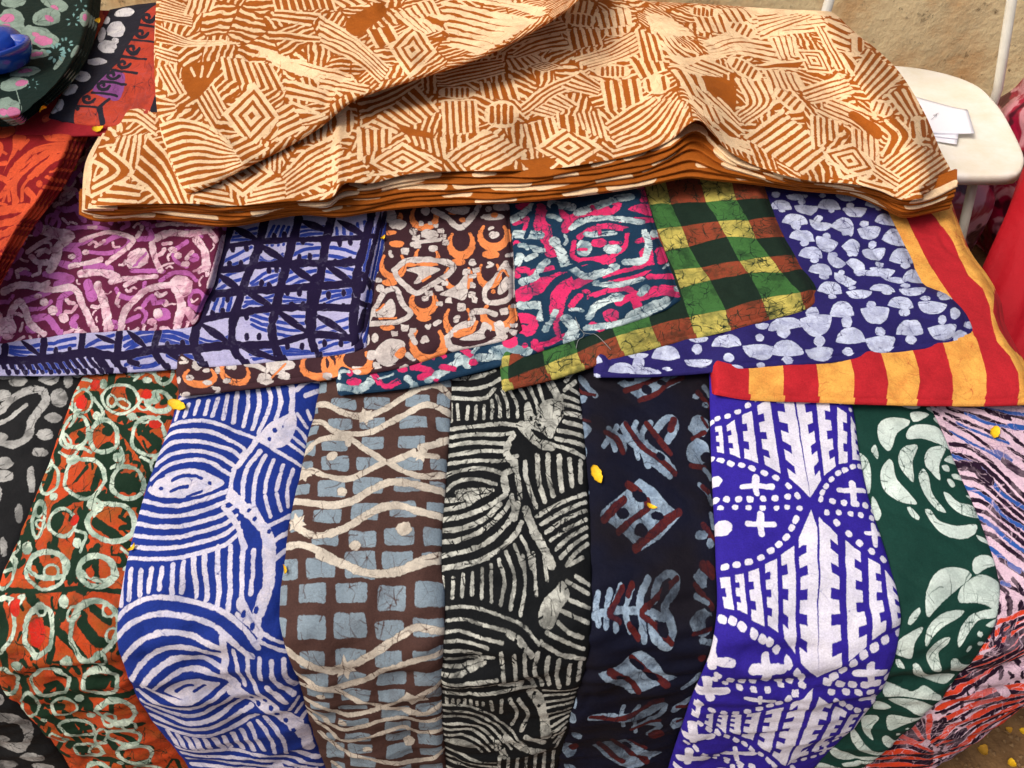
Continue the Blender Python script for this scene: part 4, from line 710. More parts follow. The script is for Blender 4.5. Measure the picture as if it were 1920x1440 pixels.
def print_lozenge(p):
    p.wf = 1.5                   # pale cells; ch2 blue stripes, ch0 unused, ch1 dark lines
    F = lambda A, B, n, w_: p.FAM(A, B, n, w_, 2)
    p.view(330, 380, .2361)
    F([(860,690),(1000,625),(1140,600),(1400,665)], [(900,430),(1050,368),(1250,358),(1460,412)], 5, 19); F([(300,710),(420,640),(590,590)], [(340,500),(450,430),(600,350)], 4, 18); F([(720,335),(740,260),(780,190)], [(900,335),(912,260),(935,190)], 5, 17); F([(1275,200),(1285,290)], [(1500,150),(1510,275)], 5, 20)
    F([(600,965),(700,1010),(900,1062),(1060,1055)], [(600,850),(800,900),(1060,905)], 4, 18); F([(1120,1005),(1380,920)], [(1140,1115),(1390,1050)], 3, 17); F([(1130,840),(1250,770),(1400,740)], [(1140,720),(1250,700),(1400,690)], 3, 17); F([(230,870),(280,750)], [(480,850),(495,730)], 5, 20); F([(820,830),(950,790),(1080,800)], [(820,740),(950,760),(1080,770)], 3, 16); F([(650,420),(740,460),(850,400)], [(650,480),(740,470),(850,440)], 3, 16); F([(600,640),(720,560),(850,530)], [(620,690),(740,640),(840,600)], 3, 18); F([(160,1060),(300,1100),(420,1060)], [(160,1100),(300,1130),(420,1110)], 2, 18); F([(580,1160),(800,1150),(1080,1180)], [(600,1240),(800,1210),(1080,1200)], 3, 18); F([(980,200),(1100,190),(1220,200)], [(980,260),(1100,250),(1220,250)], 3, 16); F([(940,330),(1000,330),(1080,330)], [(900,300),(1000,280),(1150,290)], 2, 14); F([(1480,600),(1520,400),(1560,200)], [(1600,600),(1640,400),(1680,150)], 4, 18); F([(1430,1100),(1500,850),(1530,700)], [(1500,1100),(1580,900),(1600,700)], 3, 18); F([(1130,1180),(1250,1130),(1380,1100)], [(1130,1200),(1250,1190),(1400,1160)], 2, 18); F([(560,750),(700,760),(800,730)], [(540,820),(600,800),(760,830)], 3, 16); F([(480,240),(560,220),(640,200)],[(420,300),(520,290),(640,290)],3,16)
    p.view(0, 380, .2361)
    p.FAM([(50,1180),(200,1222),(350,1215),(600,1190)], [(40,1140),(200,1150),(350,1120),(600,1080)], 3, 20, 2); p.FAM([(680,1150),(780,1090),(900,1050)], [(680,1180),(800,1150),(900,1140)], 2, 22, 2); p.FAM([(1000,1195),(1100,1125),(1250,1090),(1500,1145)], [(980,1090),(1150,1030),(1400,1040),(1600,1110)], 3, 24, 2); p.FAM([(1330,1210),(1450,1260),(1600,1290)], [(1360,1190),(1480,1210),(1600,1240)], 2, 24, 2); p.FAM([(1000,1290),(1120,1230),(1250,1210)], [(1050,1310),(1200,1290),(1260,1260)], 2, 22, 2); p.FAM([(20,1260),(60,1350)], [(700,1240),(780,1330)], 11, 20, 2)
    p.FAM([(10,1250),(50,1345)], [(700,1225),(790,1345)], 12, 26, 1); p.M([[(780,1230),(850,1330)],[(900,1230),(960,1330)]], 50, 1)
    p.S([(0,1245),(200,1250),(450,1228),(700,1190),(950,1220),(1240,1170),(1560,1158),(1850,1130)], 46, 1); p.M([[(40,1140),(30,1270)],[(350,1080),(338,1240)],[(660,1040),(640,1210)],[(950,1030),(930,1230)],[(1262,1010),(1230,1180),(1310,1310)],[(1562,960),(1548,1160),(1610,1310)]], 38, 1)
    p.LENS(160,1090,330,1225,46,1); p.LENS(750,1045,940,1125,46,1); p.LENS(1005,1015,1175,1165,56,1); p.LENS(1310,1190,1610,1310,50,1); p.E(1330,1130,22,36,0,1); p.E(1450,1120,22,36,0,1); p.E(440,1170,22,36,0,1); p.E(555,1170,18,30,0,1); p.S([(1030,1260),(1090,1280)],30,1)
    p.view(330, 380, .2361)
    p.M([[(440,150),(340,500),(240,800),(170,950),(140,1120),(215,1300)],[(705,150),(640,400),(560,600),(500,780),(452,960),(450,1130),(540,1290)],[(975,130),(900,400),(850,600),(800,800),(762,1000),(780,1120),(835,1270)],[(1240,100),(1190,320),(1160,500),(1112,740),(1072,900),(1080,1100),(1112,1210)],[(1560,60),(1490,350),(1442,550),(1430,750),(1408,950),(1432,1150)]], 46, 1)
    p.S([(1110,600),(1080,800),(1070,1000)], 62, 1); p.M([[(1640,80),(1560,380),(1480,700)],[(1700,60),(1650,300)]], 26, 1); p.M([[(1480,560),(1560,700),(1530,900)],[(1430,780),(1520,820)],[(1460,1010),(1500,860)]], 30, 1)
    p.M([[(390,345),(650,312),(950,292),(1250,288),(1560,265)]], 30, 1); p.M([[(340,540),(590,512),(860,480),(1160,482),(1460,470)],[(260,732),(520,702),(820,690),(1100,662),(1440,640)],[(200,925),(460,882),(780,842),(1080,832),(1420,840)],[(150,1150),(440,1125),(760,1122),(1060,1052),(1420,1080)],[(0,1180),(150,1150)]], 40, 1)
    for l in ((440,185,665,305),(645,320,895,480),(870,475,1140,655),(320,565,535,705),(530,690,800,850),(770,840,1065,1045),(180,945,445,1125),(980,140,1225,235),(1275,135,1515,265),(1175,480,1430,655),(1095,885,1370,1050),(470,1120,850,1270)): p.LENS(l[0],l[1],l[2],l[3],62,1)
    for d in ((450,365),(560,360),(425,490),(515,480),(780,270),(860,260),(550,560+150),(980,440),(1065,430),(1265,470),(1380,455),(1010,310),(1300,320),(1385,315),(885,710),(980,715),(1210,730),(1330,715),(920,810),(1010,810),(1180,820),(1330,830),(560,905),(560,1060),(660,1060),(885,1140),(1000,1140),(1180,1120),(1310,1120),(300,760),(410,760),(290,880),(370,860),(740,540),(800,530),(680,640),(740,660)): p.E(d[0],d[1],22,34,0,1)
def print_maroon(p):
    p.view(620, 340, .2778)
    for h in ((630,235,82,80,52),(880,410,78,90,56),(1100,360,92,85,58),(420,560,78,88,50),(625,810,80,75,58),(1070,620,70,85,48),(860,930,85,100,54),(1130,900,100,85,66),(655,1085,105,115,66),(165,1210,100,80,62),(0,1230,50,70,50),(650,500,75,60,40),(860,640,90,90,40)): p.HS(*h)
    for d in ((445,422,52,22),(398,686,54,24),(1080,490,58,28),(862,540,50,24),(380,982,50,24),(628,920,50,26),(400,345,50,14),(470,240,20,30)): p.E(d[0],d[1],d[2],d[3],0,1)
    p.S([(430,600),(500,540),(600,525),(720,530),(830,570),(770,640),(660,710),(580,755),(510,710),(450,650)], 44, 0, True); p.P([(510,600),(620,570),(740,590),(660,640),(590,690),(560,690),(590,630)]); p.S([(540,555),(620,560),(720,560)], 14, 1); p.S([(620,670),(670,640)], 18, 1)
    p.S([(240,962),(290,870),(370,745),(445,730),(480,820),(540,890),(500,925),(400,950)], 40, 0, True); p.P([(290,910),(360,830),(410,790),(440,860),(420,910)]); p.S([(310,870),(360,825)],14,1); p.S([(330,925),(440,915)],14,1)
    p.P([(735,765),(850,700),(920,620),(932,700),(900,800),(810,780)]); p.S([(935,640),(930,720)],22,1)
    p.S([(1180,555),(1110,660),(1040,740),(1050,810),(1120,820),(1200,790),(1225,700),(1210,610)], 42, 0, True); p.P([(1190,640),(1130,715),(1130,765),(1160,760),(1215,700)]); p.S([(1100,700),(1160,600),(1200,640)],18,1); p.E(1098,745,18,18,0,1)
    p.S([(790,1050),(860,985),(960,950),(950,890),(1050,880),(1110,900)], 46); p.S([(785,1050),(810,1118),(940,1132),(1100,1085),(1160,1040),(1140,960)], 54); p.P([(870,1065),(960,1075),(1040,1060),(1090,990),(1030,950),(1000,1010)]); p.S([(840,1030),(950,1020),(985,950)],24,1); p.E(1060,1030,22,30,0,-1)
    p.S([(700,195),(780,240),(870,310),(960,230),(1000,165)], 46); p.P([(770,185),(940,175),(900,225)]); p.E(890,258,24,18,0,1); p.S([(800,210),(840,220)],10,1)
    for d in ((710,300,18),(740,335,20),(760,372,20),(778,412,24),(560,340,24),(575,385,26),(580,432,26),(1070,185,18),(500,470,28),(325,672,20),(335,722,24),(502,985,26),(555,1002,22),(435,1020,24),(730,722,26),(640,790,22),(732,830,20),(665,755,26),(775,690,22),(800,805,24),(962,640,22),(958,700,22),(955,765,24),(970,802,22),(882,850,30),(1232,970,20),(612,288,20),(668,282,16),(270,1165,26),(312,1240,26),(180,1275,40),(980,600,26),(920,610,26),(1230,1020,22),(1180,1000,24),(1170,880,26),(1230,840,16)): p.BLK(d[0]-d[2],d[1]-d[2]*.8,d[0]+d[2],d[1]+d[2]*.8,0)
    p.E(670,360,62,34,.1); p.S([(550,425),(640,405),(735,395)], 30); p.E(450,290,60,36); p.E(405,235,42,50); p.E(1150,172,56,28); p.E(1092,240,80,24); p.E(1105,228,26,20,0,1); p.E(300,1055,24,34); p.E(240,1065,26,46); p.E(345,450,20,30); p.E(540,560,40,14,0,1); p.E(690,450,36,20)
    p.P([(300,1140),(400,1060),(500,1090),(470,1190),(380,1250),(310,1210)]); p.P([(430,1170),(490,1115),(510,1150),(470,1200)],1); p.S([(540,1030),(570,1090)], 40); p.S([(520,1170),(550,1200)],40); p.M([[(1210,150),(1225,400),(1240,700),(1260,900)]], 14); p.S([(1110,960),(1140,1060)],30)
    p.view(330, 380, .2361)
    p.HS(190,1375,120,70,60); p.HS(470,1345,110,80,56,.3); p.HS(1120,1290,120,90,66); p.HS(1420,1262,120,85,66)
    p.S([(560,1290),(650,1300),(720,1340)], 46); p.E(790,1310,80,60,.3); p.E(860,1375,50,30); p.E(700,1400,62,46); p.E(405,1412,36,24); p.E(110,1390,34,26); p.E(1190,1372,40,30); p.E(1555,1210,44,40); p.E(880,1290,70,40); p.S([(760,1390),(870,1280)],20,1); p.E(240,1330,34,20); p.E(250,1430,40,20); p.E(140,1300,20,14); p.E(1420,1345,40,22); p.E(20,1410,20,30); p.E(330,1330,24,30)
def print_teal(p):
    p.view(900, 330, .2848)
    p.M([[(400,210),(385,280),(430,380),(470,500)]], 95, 1); p.S([(490,200),(560,265)], 52, 1); p.M([[(560,350),(610,275),(720,230),(830,225)]], 66, 1); p.M([[(870,160),(910,195),(830,255)],[(930,290),(1140,290)]], 42, 1); p.P([(975,220),(1050,185),(1120,190),(1125,260),(1040,240)],1)
    p.M([[(655,400),(750,345),(860,332),(960,350)],[(970,380),(955,460),(880,520)],[(620,430),(612,520),(690,570)],[(1040,425),(1150,400)],[(1120,660),(1270,660)]], 38, 1); p.S([(680,562),(860,550)], 66, 1)
    p.S([(1100,500),(1090,590),(980,650),(860,660)], 100, 1); p.S([(1185,490),(1200,560)], 76, 1); p.S([(900,660),(900,710)], 50, 1); p.S([(265,790),(400,720),(560,665)], 95, 1); p.S([(330,640),(470,610)], 46, 1); p.S([(250,615),(310,620)], 50, 1)
    p.S([(560,700),(510,830),(490,930)], 120, 1); p.S([(620,720),(730,660)], 66, 1); p.S([(495,960),(530,1060),(600,1040)], 44, 1); p.S([(260,930),(350,950),(330,1020),(280,1010)], 72, 1); p.S([(720,795),(850,755),(1000,755),(1050,850)], 38, 1); p.S([(920,835),(1000,800),(1030,870)], 52, 1); p.S([(740,980),(790,1010)], 50, 1); p.S([(1050,790),(1200,750),(1310,765)], 72, 1); p.E(200,1092,46,40,0,1); p.E(300,1116,22,18,0,1); p.S([(230,310),(310,285),(290,390)], 42, 1); p.E(245,450,30,30,0,1); p.E(300,200,70,22,0,1)
    R_ = [([(210,290),(280,250),(340,200)],58),([(240,380),(390,385)],66),([(330,470),(410,490)],46),([(480,185),(600,200)],66),([(640,240),(760,200),(900,150),(990,135)],52),([(600,345),(700,290),(860,280),(1060,305)],46),([(490,430),(540,520),(560,590)],76),([(700,385),(880,375)],40),([(960,565),(1080,545),(1110,440),(1080,360)],54),([(600,600),(700,660),(890,600)],54),([(760,700),(900,720),(1060,680)],44),([(280,700),(360,670),(400,600),(440,560)],56),([(250,570),(270,510)],60),([(265,850),(420,860),(400,930)],62),([(430,1010),(470,940),(500,890)],50),([(560,940),(620,1000),(580,1080)],80),([(720,930),(760,860),(880,800)],56),([(1000,925),(1100,880),(1210,830)],80),([(700,1000),(860,980),(990,955)],44),([(80,1150),(200,1140),(310,1155)],72),([(1090,740),(1060,770)],50)]
    for a, w_ in R_: p.S(a, w_, 0)
    p.E(685,470,52,56); p.E(870,480,62,36); p.E(780,440,54,30,0,1); p.S([(650,480),(700,480)],22,1); p.S([(860,440),(920,440)],24,1); p.E(862,920,52,44,0,1); p.E(900,800,50,30); p.E(1295,740,22,22); p.M([[(740,200),(760,240)],[(500,235),(530,260)],[(780,330),(790,380)]], 34, 1); p.E(700,760,30,20,0,1); p.E(1150,380,30,26)
    p.S([(360,200),(340,300),(300,400)], 30, -1); p.S([(250,470),(310,490),(330,550)], 60, -1); p.S([(400,650),(560,610),(700,570),(830,600)], 26, -1); p.S([(490,200),(520,380)], 44, -1); p.S([(960,360),(1140,320)], 34, -1); p.S([(440,940),(430,800),(500,700),(580,650)], 46, -1); p.S([(800,690),(1000,640),(1130,600),(1230,600)], 30, -1); p.S([(680,980),(680,880),(740,810)], 34, -1)
    p.view(620, 340, .2778)
    p.M([[(60,1390),(200,1395),(280,1330)],[(640,1340),(760,1280),(900,1200),(1080,1185),(1260,1150)],[(520,1330),(560,1390)],[(860,1180),(920,1240)]], 60, 0); p.M([[(290,1300),(360,1385),(450,1350)],[(580,1262),(680,1280),(600,1325)],[(750,1250),(830,1262)]], 46, 1); p.E(480,1272,42,20,0,1); p.E(962,1222,34,24,0,1); p.E(160,1352,54,26,0,1); p.E(1210,1080,54,46,0,1); p.E(700,1340,20,12,0,1); p.E(1310,1110,22,18,0,1); p.S([(320,1330),(420,1300)],16,0)
def print_check(p):               # ch0 yellow, ch1 green, ch2 brick
    p.view(1150, 330, .2848)
    Rw = [[(-760,1010),(-650,900),(-470,800),(-290,700),(-60,560),(150,330),(195,20),(335,0),(560,-10),(765,-20),(980,-30)],
          [(-760,1100),(-680,1080),(-500,960),(-300,850),(-80,720),(160,560),(240,190),(380,185),(610,170),(810,160),(1010,148)],
          [(-750,1200),(-680,1180),(-480,1060),(-280,960),(-60,820),(180,700),(290,350),(450,330),(690,300),(890,290),(1080,268)],
          [(-745,1270),(-690,1250),(-470,1130),(-270,1030),(-40,900),(200,800),(345,495),(500,460),(745,405),(940,408),(1140,400)],
          [(-742,1300),(-693,1290),(-460,1180),(-255,1100),(-15,975),(225,890),(400,620),(580,600),(830,560),(1030,532),(1230,520)],
          [(-740,1330),(-693,1322),(-453,1232),(-238,1152),(10,1050),(250,975),(440,747),(640,690),(890,640),(1110,640),(1290,605)],
          [(-738,1345),(-690,1335),(-453,1245),(-238,1165),(15,1060),(252,985),(500,930),(740,880),(980,800),(1232,765),(1345,748)],
          [(-735,1420),(-655,1425),(-415,1345),(-195,1270),(72,1195),(306,1120),(545,1070),(768,1022),(1025,955),(1262,895),(1360,860)]]
    Rw[5] = [(-740,1338),(-693,1322),(-453,1232),(-238,1152),(10,1050),(250,975),(440,747),(640,690),(890,640),(1110,640),(1290,605)]
    cl = [1,0,1,0,1,0,1,0,1,0]
    for r in range(7):
        for c in range(10):
            light = cl[c] if c < 6 else cl[c]
            a, b, d, e = Rw[r][c], Rw[r][c+1], Rw[r+1][c+1], Rw[r+1][c]
            left = c < 5
            rr = r
            bright = (r % 2 == 0)
            if c <= 5 and r == 5: bright = False; 
            if c <= 5 and r in (4,): bright = False
            ch = 0 if (light and bright) else 1 if light else 2 if bright else -1
            p.P([a, ((a[0]+b[0])/2, (a[1]+b[1])/2 - 5), b, d, ((d[0]+e[0])/2, (d[1]+e[1])/2 - 5), e], ch, smooth=False)
def print_dots(p):
    p.view(1420, 340, .2987)
    D = 'dome'; B = 'bowl'
    L = [(150,170,72,60,D,0),(450,170,76,62,D,.15),(250,85,72,34,B,0),(560,85,72,40,B,.1),(735,160,64,50,D,.2),(235,265,84,60,D,.1),(530,310,76,90,D,.45),(280,365,84,68,D,.15),(800,265,66,66,D,.2),(850,385,74,95,D,.3),(335,470,78,64,D,.1),(575,440,58,90,D,.6),(900,505,74,90,D,.1),(395,575,78,66,D,.1),(610,545,70,60,D,.6),(975,625,68,74,D,.2),(455,695,82,70,D,.1),(785,685,84,42,D,.1),(530,845,78,92,D,0),(900,785,84,64,D,.1),(585,1010,95,90,D,0),(960,950,88,98,D,0),(180,920,115,72,D,-.15),(190,1085,105,98,D,0),
         (310,150,78,56,B,.05),(612,168,78,62,B,0),(400,255,78,60,B,.2),(700,295,76,74,B,-.05),(440,365,74,80,B,.3),(730,425,78,76,B,-.1),(505,480,68,60,B,.6),(785,555,84,46,B,.1),(555,598,78,56,B,.4),(640,690,84,50,B,0),(975,672,88,50,B,-.05),(740,795,94,110,B,-.05),(1100,765,94,74,B,.1),(368,850,102,125,B,-.1),(1160,910,92,92,B,-.1),(770,985,100,95,B,-.1),(390,1050,92,82,B,-.05),(30,895,46,40,B,0),(860,605,92,32,B,.15),(700,590,84,30,D,.1),(30,1075,70,50,B,0)]
    for x, y, a, b, k, r in L: p.E(x, y, a * .98, b * .96, r, 0, .04, k)
    for d in ((115,85,30,17),(280,125,24,18),(155,185,24,15),(410,85,26,15),(585,150,26,19),(465,182,22,15),(385,225,30,20),(670,270,30,19),(435,342,28,20),(545,320,20,26),(725,392,26,20),(295,385,28,18),(585,452,24,20),(765,525,30,22),(930,525,32,24),(360,490,30,18),(530,570,22,18),(625,560,22,14),(420,595,34,22),(595,667,28,13),(815,697,34,15),(930,652,34,14),(470,722,28,20),(715,772,32,22),(1055,735,34,16),(925,817,38,26),(1160,870,26,28),(345,822,42,36),(560,885,34,40),(770,945,34,30),(967,990,36,30),(165,945,44,34),(390,1002,34,40),(565,1067,34,28),(185,1122,34,26),(1240,830,34,40),(1325,900,30,26),(1270,980,48,44),(1180,712,56,36),(245,275,34,26),(480,455,30,16),(760,170,20,16)): p.E(*d)
    p.view(1150, 330, .2848)
    for x, y, a, b, k in ((555,1060,74,40,B),(745,1118,98,80,D),(950,1125,102,76,B),(560,1215,94,46,B),(345,1200,94,85,D),(55,1290,90,60,D),(200,1300,105,40,D),(780,1275,74,34,D),(160,1170,74,36,B),(-150,1230,80,60,D)): p.E(x, y, a, b, 0, 0, .04, k)
    for d in ((760,1197,38,28),(960,1243,32,17),(552,1142,34,34),(165,1232,40,40),(962,1070,30,26),(350,1268,30,16),(-130,1320,40,20)): p.E(*d)
def print_stripes(p):             # red ground, ch0 yellow
    p.view(1420, 340, .2987)
    b = [[(-420,600),(-330,1000),(-310,1150),(-318,1395)],[(-160,600),(-75,1000),(-52,1180),(-55,1400)],[(20,700),(130,1050),(165,1200),(160,1400)],[(230,600),(345,1050),(385,1230),(378,1400)],[(400,600),(560,1050),(612,1220),(598,1400)],[(560,500),(760,1050),(822,1240),(800,1410)],[(680,400),(930,960),(1022,1200),(988,1420)],[(780,150),(1040,720),(1160,1020),(1232,1230),(1212,1420)],
         [(880,100),(940,240),(1060,480),(1185,680),(1345,930),(1430,1160),(1445,1300),(1405,1430)],[(1020,100),(1100,210),(1200,330),(1265,460),(1300,560),(1440,710),(1465,830),(1500,1000),(1595,1110),(1650,1260),(1615,1430)]]
    def band(i, j, ch=0): A = catmull(b[i], 14); B_ = catmull(b[j], 14); p.P(np.vstack([A, B_[::-1]]), ch, smooth=False)
    band(1,2); band(3,4); band(5,6); band(7,8)
    e = [(1200,60),(1215,170),(1270,310),(1320,440),(1440,580),(1490,700),(1482,830),(1560,1000),(1665,1120),(1760,1200),(1760,1430)]
    p.P(np.vstack([catmull(b[9], 14), catmull(e, 14)[::-1]]), 0, smooth=False); p.S([(1490,640),(1530,860),(1700,1110)], 26, -1); p.E(-340,1330,34,40)
def print_stripes(p):             # red ground, ch0 yellow
    p.view(1420, 340, .2987)
    b = [[(-420,600),(-330,1000),(-310,1150),(-318,1395)],[(-160,600),(-75,1000),(-52,1180),(-55,1400)],[(20,700),(130,1050),(165,1200),(160,1400)],[(230,600),(345,1050),(385,1230),(378,1400)],[(400,600),(560,1050),(612,1220),(598,1400)],[(560,500),(760,1050),(822,1240),(800,1410)],[(680,400),(930,960),(1022,1200),(988,1420)],[(780,150),(1040,720),(1160,1020),(1232,1230),(1212,1420)],
         [(880,100),(940,240),(1060,480),(1185,680),(1345,930),(1430,1160),(1445,1300),(1405,1430)],[(1020,100),(1100,210),(1200,330),(1265,460),(1300,560),(1440,710),(1465,830),(1500,1000),(1595,1110),(1650,1260),(1615,1430)]]
    def band(i, j, ch=0): A = catmull(b[i], 14); B_ = catmull(b[j], 14); p.P(np.vstack([A, B_[::-1]]), ch, smooth=False)
    band(1,2); band(3,4); band(5,6); band(7,8)
    e = [(1200,60),(1215,170),(1270,310),(1320,440),(1440,580),(1490,700),(1482,830),(1560,1000),(1665,1120),(1760,1200),(1760,1430)]
    p.P(np.vstack([catmull(b[9], 14), catmull(e, 14)[::-1]]), 0, smooth=False); p.S([(1490,640),(1530,860),(1700,1110)], 26, -1); p.E(-340,1330,34,40)
def print_coral(p):
    p.view(0, 0, .2917)
    for q in ([(-30,820),(80,810),(100,850),(40,890),(-30,880)],[(90,870),(170,880),(120,960),(50,1060),(20,1120),(80,960)],[(190,810),(260,760),(290,740),(270,840),(200,860)],[(270,850),(330,825),(510,850),(460,900),(310,905)],[(-30,900),(20,930),(0,1010),(-30,1010)]): p.P(q, 0)
    p.M([[(65,1130),(130,1040),(250,960),(410,930)],[(100,1300),(95,1180),(200,1060),(330,970),(420,960)],[(170,1220),(215,1270),(190,1350)],[(-30,1370),(90,1345),(170,1355),(110,1410),(-20,1440)],[(-20,1130),(60,1180),(10,1250)],[(200,1140),(280,1060),(400,1000)],[(-30,1060),(30,1050)],[(260,1100),(350,1000)]], 44, 0); p.E(255,1185,20,26); p.S([(50,1200),(60,1290)],24,0)
    p.M([[(20,1290),(60,1180)],[(140,1290),(150,1200),(260,1090),(380,1010)],[(230,1000),(120,1090),(60,1220)],[(330,1000),(270,1090),(240,1130)],[(0,960),(40,990)],[(130,960),(180,900)],[(420,880),(430,940),(330,940)],[(230,1290),(260,1230)],[(-20,1300),(40,1320)]], 22, 0)
    p.fillb(34, 0, 9, 5, .10)
    p.view(0, 380, .2361)
    p.M([[(0,60),(100,40),(200,30)],[(0,160),(80,150),(200,100)],[(-10,260),(100,220)],[(0,330),(80,300)]], 46, 0)
def print_strip(p, seed=3, dens=16):   # the print as it shows on a narrow turned-under edge: random dashes
    r = np.random.default_rng(seed)
    for k in range(dens):
        s0 = r.uniform(0, .97); s1 = s0 + r.uniform(.01, .05); t = r.uniform(.2, 1); q = np.array([[s0, t], [s1, t + r.normal(0, .08)]]) * [p.W, p.H]
        p.raw_stroke(catmull(q, 8), np.full(8, p.H * r.uniform(.07, .22)), 0)
def print_swirl(p):               # ch0 white blobs, ch1 orange band, ch2 purple
    p.view(0, 0, .2917)
    p.P([(1040,20),(935,80),(880,200),(820,300),(740,420),(660,500),(600,570),(520,630),(480,720),(490,800),(900,810),(1000,600),(1080,400),(1100,200),(1060,60)], 1)
    p.P([(720,450),(660,500),(600,570),(600,600),(760,640),(800,480)], 2)
    for x, y in ((950,110),(905,210),(850,315),(790,405),(720,480),(660,550),(565,635)):
        a = np.linspace(.2, 6.6, 12); rr = np.linspace(44, 12, 12); p.S(np.stack([x + rr * np.cos(a), y + rr * .75 * np.sin(a)], -1), 20, -1)
        p.S([(x-70,y+44),(x+10,y+52),(x+90,y+64)], 15, -1)
    p.S([(640,700),(660,790)], 34, -1); p.S([(700,640),(640,690)], 22, -1); p.E(500,700,16,16,0,-1)
    for q in ((745,190,62,50,-.3),(690,300,62,42,-.2),(622,395,68,24,-.05),(530,492,58,38,.1),(440,577,58,34,-.2),(360,682,62,38,-.6),(800,80,66,28,-.2),(655,225,24,52,.2),(682,130,26,26,0),(740,260,24,20,0)): p.E(*q)
def print_petals(p):              # ch0 grey mint petals, ch1 pink
    p.view(0, 0, .2917)
    for q in ((85,5,80,48,0),(350,20,92,40,.4),(75,130,88,72,.3),(120,180,60,40,.8),(300,108,92,56,-.2),(265,240,112,62,.35),(190,200,40,40,0),(240,350,84,30,-.2),(160,460,102,28,-.15),(90,540,92,42,-.2),(50,700,92,74,.3),(545,120,36,52,.1),(490,610-60,14,14,0),(380,400,60,16,-.9),(480,330,16,50,.6),(440,470,50,14,-.9)): p.E(*q)
    for cx, cy, n, r in ((470,130,6,46),(360,340,9,60),(210,540,6,36),(420,290,8,50),(520,40,5,40),(290,640,5,30)):
        for k in range(n):
            a = k * 2.4; p.E(cx + r * .8 * math.cos(a), cy + r * .8 * math.sin(a), r * .34, r * .16, a, 2)
    for q in ((50,120,48,30,0),(40,170,30,16,0),(315,115,34,18,.5),(280,262,62,32,.1),(230,220,30,18,.4),(350,42,30,14,.4),(85,722,46,40,.3),(20,720,30,26,0),(240,350,44,14,-.2),(135,530,44,20,-.2),(160,455,50,12,-.15),(545,110,16,24,0)): p.E(q[0],q[1],q[2],q[3],q[4],1)
A0 = (0,0,.2917); B0 = (150,0,.2987); C0 = (600,0,.2987); D0 = (1050,0,.2987); E0 = (1420,0,.2987)
